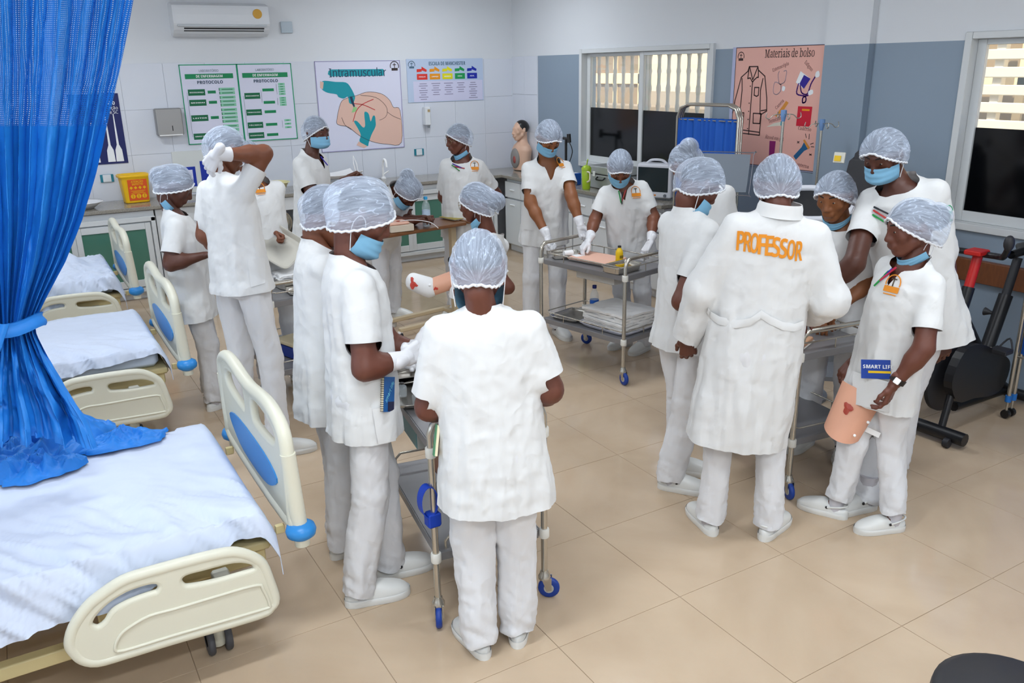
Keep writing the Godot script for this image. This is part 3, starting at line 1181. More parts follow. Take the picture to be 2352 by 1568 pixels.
	# mask
	if sp.has("mask"):
		var mm := mask_meshes()
		var mo := obj("face_mask", mm[0], M("mask_blue", hexc("7fb6d6"), 0.75), node, "light blue disposable mask")
		var mx := HX
		if sp.mask == "chin":
			mx = HX * Transform3D(Basis(Vector3.RIGHT, 0.55), Vector3(0, -0.07, -0.028)) * Transform3D(Basis.from_scale(Vector3(0.98, 0.5, 0.94)), Vector3.ZERO)
		elif sp.mask == "low":
			mx = HX * Transform3D(Basis(Vector3.RIGHT, 0.2), Vector3(0, -0.022, 0.0))
		mo.transform = mx
		obj("ear_loop", mm[1], M("elastic"), mo)
		obj("ear_loop", mm[2], M("elastic"), mo)
	# ---- trousers ----
	var tp := [oval(pel, Vector3.UP, lat, fwd, [[0.12, 0.15 * s * wf, 0.11 * s, 0.0], [0.0, 0.17 * s * wf, 0.125 * s, -0.008], [-0.09, 0.16 * s * wf, 0.12 * s, -0.006]])]
	var lw: float = sp.get("leg", 1.0)
	for q in ["L", "R"]:
		tp.append(cap_(hip[q] - Vector3(0, 0.04, 0), knee[q], 0.088 * s * lw, 0.071 * s * lw))
		tp.append(cap_(knee[q], ank[q] + Vector3(0, -0.02, 0), 0.071 * s * lw, 0.066 * s * lw))
	var TR := nets(tp, 0.02, cell, pel)
	var V: PackedVector3Array = TR[0]
	var N := normals(V, TR[1])
	var off := float(key.hash() % 97)
	for q in V.size():
		var p := V[q]
		var low := clampf(1.0 - (p.y - 0.05) / 0.3, 0.0, 1.0)
		var kn := clampf(1.0 - absf(p.y - 0.48 * s) / 0.22, 0.0, 1.0)
		var d := folds.get_noise_3d(p.x * 9.0 + off, p.y * 2.4, p.z * 9.0) * 0.016
		d += (0.3 - absf(folds.get_noise_3d(p.x * 5.0, p.y * 13.0 + off + p.x * 9.0, p.z * 5.0))) * 0.02 * (low * 1.0 + kn * 0.5)
		V[q] = p + N[q] * d
	var G := PackedFloat32Array()
	var hemy: float = sp.get("hemy", 0.06)
	for p in V:
		G.append(hemy + 0.012 * sin(p.x * 40.0) - p.y)
	var I := clip(V, TR[1], G)
	var tro := MB.new()
	put(tro, V, normals(V, I), I)
	obj("trousers", tro, cloth_mat("white_cloth", hexc("e0e0e2")), node)
	# ---- tunic or coat ----
	var coat: bool = sp.get("coat", false)
	var hem: float = sp.get("hem", 0.2 * s)
	var b_: float = sp.get("belly", 1.0)
	var rows := [[T + 0.06, 0.06 * s, 0.06 * s, -0.004], [T + 0.01, 0.072 * s, 0.066 * s, 0.0], [T - 0.02, 0.105 * s * wf, 0.075 * s, 0.0], [T - 0.06, 0.15 * s * wf, 0.095 * s, 0.002], [T - 0.11, 0.168 * s * wf, 0.112 * s, 0.008], [T - 0.19, 0.172 * s * wf, 0.122 * s, 0.012], [T * 0.4, 0.168 * s * wf, 0.124 * s * b_, 0.01], [0.0, 0.18 * s * wf, 0.132 * s * b_, 0.0], [-hem * 0.6, 0.192 * s * wf, 0.14 * s, -0.004], [-hem - 0.07, (0.2 - (0.012 if coat else 0.0)) * s * wf, 0.15 * s, -0.006]]
	var up2 := up
	var tor := oval(pel, up, lat, fwd, rows)
	var gp := [tor]
	var sl: float = sp.get("sleeve", 0.68)
	var hp := {}
	for q in ["L", "R"]:
		if coat:
			hp[q] = el[q].lerp(wr[q], 0.94)
			gp.append(cap_(sh[q], el[q], 0.064 * s, 0.066 * s))
			gp.append(cap_(el[q], hp[q], 0.068 * s, 0.056 * s))
		else:
			var sq: float = arm[q].get("sl", sl)
			hp[q] = sh[q].lerp(el[q], sq)
			gp.append(cap_(sh[q], hp[q], 0.057 * s * wf, 0.061 * s * wf))
	var TU := nets(gp, 0.03, cell, pel + up * T * 0.5)
	V = TU[0]
	N = normals(V, TU[1])
	for q in V.size():
		var p := V[q]
		var y := (p - pel).dot(up)
		var w1 := clampf(1.1 - y / maxf(T, 0.1), 0.25, 1.4)
		var d := (0.3 - absf(folds.get_noise_3d(p.x * 4.2 + off, p.y * 0.55, p.z * 4.2 - off))) * 0.028 * w1
		d += folds.get_noise_3d(p.x * 9.0 + off, p.y * 0.8 + p.x, p.z * 9.0) * 0.013 * w1
		d += (0.3 - absf(folds.get_noise_3d(p.x * 5.0 + p.y * 5.0 + off, p.y * 5.0 - p.x * 3.0, p.z * 4.0))) * 0.009
		V[q] = p + N[q] * d
	G = PackedFloat32Array()
	var vd: float = sp.get("vneck", 0.0)
	for p in V:
		var d0 := sd1(p, tor)
		var g := -1.0
		var arm_q := ""
		var best := d0
		for q in ["L", "R"]:
			var idx := (1 if q == "L" else (3 if coat else 2))
			var dq := sd1(p, gp[idx])
			if coat:
				dq = minf(dq, sd1(p, gp[idx + 1]))
			if dq < best:
				best = dq
				arm_q = q
		if arm_q != "":
			var a0: Vector3 = el[arm_q] if coat else sh[arm_q]
			g = minf((p - hp[arm_q]).dot((hp[arm_q] - a0).normalized()), (d0 - 0.03) * 0.8)
		else:
			var r: Vector3 = p - pel
			var y := r.dot(up)
			var z := r.dot(fwd)
			var x := r.dot(lat)
			g = -hem - y
			var top := y - (T + 0.022) + maxf(z + 0.03, 0.0) * 0.6
			if vd > 0.0 and z > 0.0:
				top += maxf(0.0, vd - 2.0 * absf(x))
			g = maxf(g, top)
			# side slits of the tunic
		G.append(g)
	I = clip(V, TU[1], G)
	var tun := MB.new()
	var NN := normals(V, I)
	put(tun, V, NN, I)
	obj("coat" if coat else "tunic", tun, cloth_mat("white_cloth2", hexc("e0e0df")), node)
	people[key] = {"node": node, "V": V, "N": NN, "P": P, "pel": pel, "up": up, "lat": lat, "fwd": fwd, "nk": nk, "HX": HX, "wr": wr, "el": el, "ank": ank, "knee": knee, "hip": hip, "sh": sh, "T": T}
	# ---- clogs ----
	var sm := shoe_meshes()
	for q in ["L", "R"]:
		var d: Vector3 = feet[q][1]
		var x := Transform3D(Basis(Vector3.UP.cross(d), Vector3.UP, d).scaled(Vector3.ONE * (0.97 * s)), feet[q][0])
		var so := obj("shoe", sm[0], M("clog", hexc("e6e6e2"), 0.35), node, "white slip-on clog")
		so.transform = x
		obj("sole", sm[1], M("clog"), so)
		obj("heel_strap", sm[2], M("clog"), so)
		for e in [-1.0, 1.0]:
			obj("rivet", sm[3], M("rivet", hexc("1b1b1e"), 0.4), so).position = Vector3(e * 0.0445, 0.06, 0.103)
		var sk := MB.new()
		sk.tube([ank[q] + Vector3(0, 0.1, 0), ank[q], feet[q][0] + d * 0.06 + Vector3(0, 0.03, 0)], [0.042 * s, 0.04 * s, 0.036 * s], 12)
		obj("sock", sk, M("sock", hexc("c9c6cb"), 0.9), node)
	return node
var weave: ImageTexture
func cloth_mat(key: String, c: Color) -> StandardMaterial3D:
	if mats.has(key):
		return mats[key]
	if weave == null:
		# soft creases of worn cotton, longer up and down than across
		var n := FastNoiseLite.new()
		n.seed = 5
		n.frequency = 1.0
		n.fractal_octaves = 3
		var im := Image.create(256, 256, false, Image.FORMAT_RGBA8)
		for y in 256:
			for x in 256:
				var a := TAU * x / 256.0
				var b := TAU * y / 256.0
				var q := n.get_noise_3d(cos(a) * 1.5 + 0.25 * sin(b), sin(a) * 1.5 + cos(b) * 0.7, sin(b) * 0.7)
				var r := 1.0 - absf(n.get_noise_3d(cos(a) * 0.9 + 9.0, sin(a) * 0.9 + cos(b) * 0.9, sin(b) * 0.9 + 3.0)) * 2.0
				var v := clampf(0.45 + 0.35 * q + 0.2 * r, 0.0, 1.0)
				im.set_pixel(x, y, Color(v, v, v))
		im.bump_map_to_normal_map(22.0)
		im.generate_mipmaps()
		weave = ImageTexture.create_from_image(im)
	return M(key, c, 0.85, 0, {"normal_enabled": true, "normal_texture": weave, "normal_scale": 0.15, "uv1_triplanar": true, "uv1_scale": Vector3(1.1, 1.1, 1.1)})
var cap_mat: StandardMaterial3D
func cap_material() -> StandardMaterial3D:
	if cap_mat:
		return cap_mat
	var n := FastNoiseLite.new()
	n.seed = 3
	n.frequency = 1.0
	n.fractal_octaves = 3
	var im := Image.create(256, 256, false, Image.FORMAT_RGBA8)
	for y in 256:
		for x in 256:
			# x runs across the pleats, y along them
			var t := n.get_noise_2d(x * 0.11, y * 0.012) * 0.5 + 0.5
			var f := n.get_noise_2d(x * 0.3 + 90.0, y * 0.25) * 0.5 + 0.5
			var line := pow(clampf(1.0 - absf(n.get_noise_2d(x * 0.045 + 30.0, y * 0.012)) * 9.0, 0.0, 1.0), 2.0)
			im.set_pixel(x, y, Color(0.87, 0.92, 1.0, clampf(0.2 + 0.3 * t + 0.06 * f + 0.34 * line, 0.0, 0.95)))
	im.generate_mipmaps()
	cap_mat = M("cap_gauze", Color.WHITE, 0.8, 0, {"albedo_texture": ImageTexture.create_from_image(im), "transparency": BaseMaterial3D.TRANSPARENCY_ALPHA})
	return cap_mat
# place on a person's tunic, found from a direction of view
func on_tunic(key: String, u: float, v: float, lift := 0.002) -> Transform3D:
	var d: Dictionary = people[key]
	if not d.has("px"):
		var px := PackedVector3Array()
		for q in d.V.size():
			if d.N[q].length_squared() < 0.5 or d.N[q].dot(CAM - d.V[q]) < 0.02:
				px.append(Vector3(1e6, 1e6, 0))
			else:
				var e := pix(d.V[q])
				px.append(Vector3(e.x, e.y, 15.0 * d.V[q].distance_to(CAM)))
		d.px = px
	var best := 1e12
	var bi := 0
	var pts: PackedVector3Array = d.px
	for q in pts.size():
		var w := pts[q]
		var e := (w.x - u) * (w.x - u) + (w.y - v) * (w.y - v) + w.z
		if e < best:
			best = e
			bi = q
	var n: Vector3 = d.N[bi]
	var r := ray(u, v)
	var p: Vector3 = CAM + r * ((d.V[bi] - CAM).dot(n) / r.dot(n))
	if p.distance_to(d.V[bi]) > 0.03:
		p = d.V[bi]
	var y := (Vector3.UP - n * n.y).normalized()
	return Transform3D(Basis(y.cross(n), y, n), p + n * lift)

func build_people() -> void:
	folds.seed = 11
	folds.frequency = 1.0
	folds.noise_type = FastNoiseLite.TYPE_SIMPLEX_SMOOTH
	M("hair", hexc("15110f"), 0.8)
	M("clog", hexc("e6e6e2"), 0.35)
	M("elastic", hexc("e6e8ec"), 0.8)
	make_person("A", "person in white scrubs with arms folded, standing beside the bed end", {"at": [478, 938], "h": 1.53, "w": 1.06, "face": 108, "neck": [398, 482, 0.0], "head": [402, 428, 0.0], "look": [110, 28], "mask": "chin", "cap": [0.105, 0.105, 0.27, 0.01], "bun": [0, 0.02, -0.1, 0.05],
		"R": {"e": [392, 606, -0.2], "w": [470, 586, -0.2], "hand": "relax", "sl": 0.72}, "L": {"e": [440, 600, 0.15], "w": [440, 592, 0.05]}, "footR": [478, 945, 505, 935], "footL": [470, 922, 505, 915], "skin": 2})
	make_person("C", "person with an orange chest badge holding a tilted white tray", {"at": [650, 880], "h": 1.52, "face": 25, "neck": [588, 412, 0.0], "head": [575, 372, -0.03], "look": [30, 25], "cap": [0.09, 0.085, 0.23, 0.0],
		"L": {"e": [613, 488, 0.0], "w": [628, 535, -0.08], "t": [650, 548, -0.12], "hand": "grip", "palm": Vector3(-1, 0, 0)}, "R": {"e": [560, 500, 0.0], "w": [590, 570, -0.15]}, "skin": 1})
	make_person("B", "person in white scrubs with one gloved hand raised behind the head", {"at": [585, 1030], "h": 1.66, "face": 150, "neck": [512, 402, 0.02], "head": [518, 348, 0.05], "look": [140, 25], "cap": [0.098, 0.095, 0.25, 0.0], "skin": 1,
		"R": {"e": [606, 352, -0.06], "w": [496, 355, -0.16], "glove": true, "hand": "relax", "palm": Vector3(0.4, -0.2, -0.9), "t": [478, 385, -0.12], "sl": 0.6}, "L": {"e": [470, 540, 0.1], "w": [530, 600, 0.25]}, "footR": [622, 1048, 695, 1035], "footL": [545, 1030, 590, 1005], "hem": 0.07, "pel": [552, 636, 0.0]})
	make_person("D", "person wearing a mask and holding thin forceps upright in one hand", {"at": [740, 765], "h": 1.74, "face": 72, "neck": [712, 348, 0.0], "head": [727, 305, 0.0], "look": [58, 6], "mask": "worn", "cap": [0.095, 0.09, 0.24, 0.01], "skin": 2, "vneck": 0.06,
		"R": {"e": [722, 462, -0.22], "w": [800, 410, -0.2], "t": [825, 402, -0.2], "hand": "pinch", "palm": Vector3(0, -0.3, 1), "sl": 0.62}, "L": {"e": [742, 450, 0.15], "w": [790, 420, 0.05]}})
	make_person("E", "person bending low over the table with both forearms resting on it", {"at": [893, 735], "h": 1.62, "face": 62, "pel": [884, 540, 0.08], "neck": [912, 432, -0.24], "head": [938, 440, -0.33], "look": [55, 60], "mask": "low", "cap": [0.1, 0.1, 0.26, 0.0], "bun": [0, 0.06, -0.11, 0.05], "skin": 2,
		"R": {"e": [893, 508, -0.3], "w": [955, 507, -0.42], "hand": "relax", "t": [985, 500, -0.45]}, "L": {"e": [935, 508, -0.2], "w": [975, 500, -0.4], "hand": "grip"}})
	make_person("F", "person with glasses and mask under the chin, hands held behind the back", {"at": [1072, 722], "h": 1.69, "w": 1.0, "face": -14, "neck": [1062, 358, 0.0], "head": [1052, 320, -0.03], "look": [-62, 8], "mask": "chin", "cap": [0.098, 0.09, 0.25, 0.01], "skin": 0,
		"R": {"e": [1018, 452, 0.12], "w": [1050, 490, 0.22]}, "L": {"e": [1140, 445, 0.1], "w": [1090, 490, 0.22]}, "sleeve": 0.75})
	make_person("K", "person in mask and white gloves leaning with straight arms on the trolley rail", {"at": [1252, 772], "h": 1.7, "face": 12, "neck": [1258, 362, -0.08], "head": [1260, 316, -0.17], "look": [25, 42], "mask": "worn", "cap": [0.097, 0.09, 0.24, 0.0], "skin": 3, "vneck": 0.075, "hem": 0.12,
		"R": {"e": [1218, 465, -0.16], "w": [1258, 545, -0.28], "t": [1268, 590, -0.3], "hand": "grip", "glove": true, "palm": Vector3(0.2, -0.6, 0.6)}, "L": {"e": [1312, 450, -0.18], "w": [1334, 520, -0.28], "t": [1345, 550, -0.3], "hand": "grip", "glove": true, "palm": Vector3(0, -0.6, 0.6)}, "sleeve": 0.6})
	make_person("L", "person in mask and white gloves with pens tucked in the neckline, head bowed", {"at": [1442, 796], "h": 1.52, "w": 1.04, "face": -8, "neck": [1430, 415, -0.05], "head": [1424, 385, -0.14], "look": [-2, 44], "mask": "worn", "cap": [0.096, 0.09, 0.24, 0.0], "skin": 1, "vneck": 0.06,
		"R": {"e": [1366, 505, -0.08], "w": [1352, 552, -0.26], "t": [1330, 580, -0.3], "hand": "press", "glove": true}, "L": {"e": [1502, 500, -0.06], "w": [1494, 555, -0.24], "t": [1478, 582, -0.28], "hand": "relax", "glove": true}, "footR": [1450, 790, 1395, 805], "footL": [1490, 800, 1440, 820]})
	make_person("M", "person half hidden behind another student, bending towards the medical screens", {"at": [1650, 905], "h": 1.6, "face": 160, "neck": [1612, 432, 0.0], "head": [1575, 378, 0.05], "look": [200, 30, -12], "cap": [0.1, 0.1, 0.26, 0.01], "bun": [0, 0.07, -0.1, 0.05], "skin": 1,
		"R": {"e": [1650, 530, 0.0], "w": [1650, 590, 0.15]}, "L": {"e": [1570, 520, 0.15], "w": [1590, 580, 0.25]}})
	make_person("N", "person in white scrubs with lowered mask, standing at the professor's elbow", {"at": [1558, 1115], "h": 1.66, "face": 118, "neck": [1580, 482, 0.0], "head": [1606, 428, 0.02], "look": [108, 30], "mask": "low", "cap": [0.105, 0.105, 0.26, 0.0], "skin": 0, "cell": 0.011,
		"R": {"e": [1566, 692, -0.2], "w": [1640, 700, -0.05]}, "L": {"e": [1600, 660, 0.25], "w": [1680, 690, 0.3]}, "footR": [1512, 1118, 1612, 1132], "footL": [1530, 1080, 1620, 1090], "leg": 1.08, "hem": 0.1})
	make_person("Q", "tallest person, masked, with a green print on the sleeve, leaning over the far trolley", {"at": [2055, 1085], "h": 1.78, "w": 1.05, "face": -48, "neck": [2066, 412, -0.02], "head": [2030, 358, -0.06], "look": [-52, 24], "mask": "worn", "cap": [0.105, 0.1, 0.26, 0.0], "skin": 2, "cell": 0.012,
		"R": {"e": [1962, 605, -0.25], "w": [1895, 668, -0.25], "hand": "relax"}, "L": {"e": [2175, 655, 0.02], "w": [2168, 770, -0.02], "sl": 0.62}, "footR": [2010, 1165, 1945, 1175], "footL": [2075, 1090, 2020, 1085], "sleeve": 0.6})
	make_person("P", "person with mask pulled under the chin looking down at the far trolley", {"at": [1890, 1035], "h": 1.54, "face": -38, "neck": [1935, 505, 0.0], "head": [1918, 452, -0.06], "look": [-45, 16], "mask": "chin", "cap": [0.1, 0.095, 0.255, 0.0], "skin": 3, "cell": 0.012,
		"R": {"e": [1868, 640, 0.0], "w": [1880, 720, -0.18], "hand": "relax"}, "L": {"e": [1990, 650, -0.05], "w": [1930, 705, -0.2], "t": [1898, 745, -0.22], "hand": "relax"}})
	make_person("O", "professor in long white coat with orange lettering across the back", {"at": [1695, 1228], "h": 1.7, "w": 1.12, "face": 174, "neck": [1790, 487, 0.0], "head": [1784, 428, 0.07], "look": [172, 22], "cap": [0.098, 0.098, 0.24, 0.0], "skin": 0, "coat": true, "hem": 0.42, "cell": 0.012, "hs": 1.0, "leg": 0.92,
		"L": {"e": [1612, 668, -0.02], "w": [1578, 778, 0.05], "t": [1582, 830, 0.1], "hand": "relax", "palm": Vector3(0.6, 0, -0.6)}, "R": {"e": [1908, 690, 0.02], "w": [1862, 722, 0.22]}, "footL": [1640, 1232, 1585, 1165], "footR": [1750, 1243, 1798, 1195], "hemy": 0.07})
	make_person("R", "short person with pens, badge and wristwatch, facing the professor's trolley", {"at": [1992, 1195], "h": 1.52, "w": 1.02, "face": -72, "neck": [2100, 595, 0.0], "head": [2092, 525, 0.0], "look": [-88, 8], "mask": "chin", "cap": [0.11, 0.105, 0.28, 0.02], "bun": [0, 0.03, -0.11, 0.055], "skin": 0, "cell": 0.011, "vneck": 0.06,
		"L": {"e": [2122, 800, -0.2], "w": [2052, 885, -0.22], "t": [2030, 940, -0.22], "hand": "relax", "palm": Vector3(-0.3, 0, -1), "sl": 0.7}, "R": {"e": [2010, 770, 0.2], "w": [1960, 830, 0.1]}, "footL": [2075, 1215, 1965, 1222], "footR": [1945, 1192, 1828, 1158], "kneeR": [1960, 1020, -0.02], "kneeL": [2045, 1010, 0.0], "hemy": 0.1, "hem": 0.19})
	make_person("I", "person with glasses and large gathered cap holding a wounded leg model", {"at": [1112, 905], "h": 1.58, "face": -120, "neck": [1134, 538, 0.0], "head": [1092, 466, 0.0], "look": [-112, 10], "mask": "chin", "cap": [0.105, 0.1, 0.29, 0.03], "bun": [0, -0.01, -0.14, 0.05], "skin": 0, "cell": 0.012,
		"L": {"e": [1166, 660, -0.14], "w": [1090, 660, -0.2], "sl": 0.74}, "R": {"e": [1085, 665, 0.15], "w": [1048, 640, 0.0], "t": [1022, 645, -0.02], "hand": "grip"}})
	make_person("H", "person in white scrubs standing close behind another with a smaller gathered cap", {"at": [785, 1250], "h": 1.62, "face": 112, "neck": [728, 555, 0.0], "head": [752, 498, 0.0], "look": [105, 20], "cap": [0.1, 0.095, 0.25, 0.0], "skin": 1, "cell": 0.011,
		"R": {"e": [775, 745, -0.02], "w": [845, 790, 0.1]}, "L": {"e": [780, 760, 0.25], "w": [850, 800, 0.2]}, "footR": [762, 1285, 810, 1262], "footL": [758, 1245, 830, 1225]})
	make_person("G", "person in white scrubs with a very full cap and a notebook in the pocket", {"at": [868, 1350], "h": 1.7, "w": 1.0, "face": 112, "neck": [800, 590, 0.0], "head": [836, 498, 0.02], "look": [100, 26], "mask": "low", "cap": [0.118, 0.12, 0.3, 0.012], "skin": 0, "cell": 0.0105,
		"R": {"e": [838, 846, -0.21], "w": [932, 822, -0.13], "t": [965, 802, -0.06], "hand": "pinch", "glove": true, "palm": Vector3(0, -0.4, -1), "sl": 0.68}, "L": {"e": [905, 800, 0.25], "w": [955, 795, 0.2], "hand": "flat", "glove": true, "t": [1000, 770, 0.2], "palm": Vector3(0, 1, 0.2)}, "footR": [795, 1392, 922, 1362], "footL": [865, 1332, 968, 1302], "hem": 0.155})
	make_person("J", "person seen from behind in loose white scrubs between the trolley handles", {"at": [1142, 1488], "h": 1.57, "w": 1.12, "face": 180, "neck": [1110, 708, 0.0], "head": [1100, 618, 0.02], "look": [178, 18], "mask": "low", "cap": [0.098, 0.1, 0.24, 0.0], "skin": 0, "cell": 0.0105, "leg": 1.1,
		"L": {"e": [985, 935, 0.02], "w": [1020, 945, 0.26], "sl": 0.8}, "R": {"e": [1262, 895, 0.0], "w": [1235, 915, 0.25], "sl": 0.74}, "footL": [1118, 1515, 1046, 1425], "footR": [1188, 1490, 1196, 1420], "hem": 0.205})

# outline with holes joined to it by hair-thin cuts
func with_holes(outer: PackedVector2Array, holes: Array) -> PackedVector2Array:
	var p := outer
	if not Geometry2D.is_polygon_clockwise(p):
		p.reverse()
	for h0 in holes:
		var h: PackedVector2Array = h0
		if Geometry2D.is_polygon_clockwise(h):
			h.reverse()
		var bd := 1e9
		var bi := 0
		var bj := 0
		for a in p.size():
			for b in h.size():
				var d := p[a].distance_squared_to(h[b])
				if d < bd:
					bd = d; bi = a; bj = b
		var q := PackedVector2Array()
		for a in bi + 1:
			q.append(p[a])
		for b in h.size():
			q.append(h[(bj + b) % h.size()])
		var e := (h[bj] - p[bi]).normalized().orthogonal() * 0.0003
		q.append(h[bj] + e)
		q.append(p[bi] + e)
		for a in range(bi + 1, p.size()):
			q.append(p[a])
		if Geometry2D.triangulate_polygon(q).is_empty():
			q = PackedVector2Array()
			for a in bi + 1:
				q.append(p[a])
			for b in h.size():
				q.append(h[(bj + b) % h.size()])
			q.append(h[bj] - e)
			q.append(p[bi] - e)
			for a in range(bi + 1, p.size()):
				q.append(p[a])
		p = q
	return p
func loop3(poly: PackedVector2Array, z: float) -> Array:
	var out := []
	for q in poly:
		out.append(Vector3(q.x, q.y, z))
	return out
func shrink(poly: PackedVector2Array, d: float) -> PackedVector2Array:
	var w := 0.0
	for q in poly:
		w = maxf(w, q.x)
	for sg in [-1.0, 1.0]:
		var r := Geometry2D.offset_polygon(poly, sg * d, Geometry2D.JOIN_ROUND)
		if r.size() > 0:
			var w2 := -1e9
			for q in r[0]:
				w2 = maxf(w2, q.x)
			if w2 < w:
				return r[0]
	return poly
func pv(a: Array) -> PackedVector2Array:
	var p := PackedVector2Array()
	for k in range(0, a.size(), 2):
		p.append(Vector2(a[k], a[k + 1]))
	return p
func smooth2(p: PackedVector2Array, steps := 3) -> PackedVector2Array:
	var a := []
	for q in p:
		a.append(q)
	return PackedVector2Array(curve(a, steps, true))

func rail_outline(px: Array, cx: float) -> PackedVector2Array:
	var p := PackedVector2Array()
	for k in range(0, px.size(), 2):
		var w := on_z(px[k], px[k + 1], -0.45)
		p.append(Vector2(w.x - cx, w.y))
	return smooth2(p)

func build_bed(called_label: String, at: Vector3, top: float) -> void:
	var ivory := M("ivory", hexc("dedbc8"), 0.4)
	var cream := M("cream_metal", hexc("d9c894"), 0.45)
	var blue := M("bed_blue", hexc("2b87cf"), 0.35)
	var steel := M("steel", hexc("b9b6ae"), 0.28, 0.9)
	var dark := M("tyre", hexc("4a4a4e"), 0.6)
	var b := thing("hospital_bed", called_label, "bed", at)
	# mattress platform, side beams and lifting frame
	obj("platform", bx(Vector3(-1.05, top - 0.15, 0), Vector3(1.94, 0.04, 0.9), 0.012), cream, b)
	for z in [-0.4, 0.4]:
		obj("side_beam", bx(Vector3(-1.05, top - 0.2, z), Vector3(1.9, 0.07, 0.045), 0.008), cream, b)
	obj("mattress", bx(Vector3(-1.06, top - 0.078, 0), Vector3(1.88, 0.1, 0.86), 0.03), M("mattress", hexc("c9d4e4"), 0.8), b)
	for z in [-0.36, 0.36]:
		obj("base_beam", bx(Vector3(-1.1, 0.2, z), Vector3(1.9, 0.055, 0.05), 0.008), cream, b)
	for x in [-0.3, -1.8]:
		obj("cross_beam", bx(Vector3(x, 0.2, 0), Vector3(0.06, 0.06, 0.72), 0.008), cream, b)
		obj("lift_arm", bx(Vector3(x - 0.15, 0.31, 0), Vector3(0.1, 0.24, 0.4), 0.01), cream, b)
	obj("crank_box", bx(Vector3(-0.62, 0.32, 0.36), Vector3(0.12, 0.18, 0.06), 0.008), cream, b)
	obj("actuator", tb([Vector3(-0.5, 0.3, 0.1), Vector3(-1.2, 0.36, 0.1)], 0.025, 10), steel, b)
	# casters
	for x in [-0.3, -1.8]:
		for z in [-0.36, 0.36]:
			var c := obj("caster", lth([Vector2(0.018, 0.17), Vector2(0.024, 0.12), Vector2(0.034, 0.1), Vector2(0.036, 0.05), Vector2(0.026, 0.012), Vector2(0, 0.012)], 14, xf_at(Vector3(x, 0.02, z))), ivory, b)
			for s in [-1, 1]:
				obj("wheel", lth([Vector2(0.03, -0.012), Vector2(0.06, -0.012), Vector2(0.065, -0.006), Vector2(0.065, 0.006), Vector2(0.06, 0.012), Vector2(0.03, 0.012)], 18, Transform3D(Basis(Vector3.BACK, PI / 2), Vector3(x + s * 0.032, 0.065, z))), dark, c)
	# foot board: moulded rim, hand grips, blue inset
	var xf := Transform3D(Basis(Vector3.UP, PI / 2), Vector3.ZERO) # outline x -> -z
	var rim := smooth2(pv([0.5, 0.58, 0.505, 0.8, 0.46, 0.895, 0.3, 0.935, 0.06, 0.915, -0.06, 0.915, -0.3, 0.935, -0.46, 0.895, -0.505, 0.8, -0.5, 0.58, -0.42, 0.49, 0.42, 0.49]), 4)
	var g1 := smooth2(pv([0.05, 0.865, 0.15, 0.89, 0.3, 0.88, 0.385, 0.855, 0.405, 0.81, 0.34, 0.77, 0.15, 0.755, 0.05, 0.77]), 3)
	var g2 := PackedVector2Array()
	for q in g1:
		g2.append(Vector2(-q.x, q.y))
	var fb := MB.new()
	fb.prism(with_holes(rim, [g1, g2]), 0.03, xf * Transform3D(Basis.IDENTITY, Vector3(0, 0, -0.015)))
	var lp := []
	for q in shrink(rim, 0.012):
		lp.append(xf * Vector3(q.x, q.y, 0))
	fb.tube(lp, 0.026, 10, true)
	for g in [g1, g2]:
		lp = []
		for q in g:
			lp.append(xf * Vector3(q.x, q.y, 0))
		fb.tube(lp, 0.017, 8, true)
	var fo := obj("foot_board", fb, ivory, b)
	var ins := MB.new()
	for s in [-1, 1]:
		ins.prism(smooth2(pv([-0.37, 0.65, -0.2, 0.69, 0.2, 0.69, 0.37, 0.65, 0.3, 0.59, 0.15, 0.55, -0.15, 0.55, -0.3, 0.59]), 3), 0.006 * s, xf * Transform3D(Basis.IDENTITY, Vector3(0, 0, 0.014 * s)))
	obj("inset_panel", ins, blue, fo)
	for s in [-1, 1]:
		obj("corner_post", tb([Vector3(0.012, 0.52, s * 0.505), Vector3(0.0, 0.8, s * 0.5)], [0.03, 0.028], 12), ivory, fo)
		var bp := MB.new()
		bp.lathe([Vector2(0, -0.035), Vector2(0.03, -0.034), Vector2(0.052, -0.018), Vector2(0.056, 0.0), Vector2(0.05, 0.018), Vector2(0.03, 0.03), Vector2(0, 0.031)], 22, xf_at(Vector3(0.015, 0.495, s * 0.51)))
		obj("bumper", bp, blue, fo)
		obj("bumper_cap", lth([Vector2(0.03, 0.0), Vector2(0.027, -0.035), Vector2(0.0, -0.038)], 14, xf_at(Vector3(0.015, 0.468, s * 0.51))), ivory, fo)
		obj("bracket", bx(Vector3(-0.035, 0.46, s * 0.4), Vector3(0.035, 0.035, 0.02), 0.004), cream, b)
	# folding side guards, lowered
	var o := rail_outline([153, 1485, 163, 1444, 194, 1398, 230, 1367, 280, 1334, 332, 1316, 434, 1288, 510, 1270, 548, 1267, 587, 1278, 612, 1297, 630, 1340, 642, 1380, 630, 1403, 595, 1424, 400, 1481, 290, 1515, 225, 1533, 185, 1527, 163, 1508], -0.8)
	var h1 := rail_outline([204, 1440, 215, 1415, 245, 1385, 290, 1357, 340, 1340, 365, 1339, 374, 1350, 366, 1366, 345, 1373, 300, 1390, 265, 1410, 248, 1435, 225, 1450], -0.8)
	var h2 := rail_outline([411, 1337, 425, 1320, 470, 1307, 540, 1290, 580, 1293, 592, 1303, 588, 1315, 560, 1325, 500, 1342, 440, 1354, 420, 1352], -0.8)
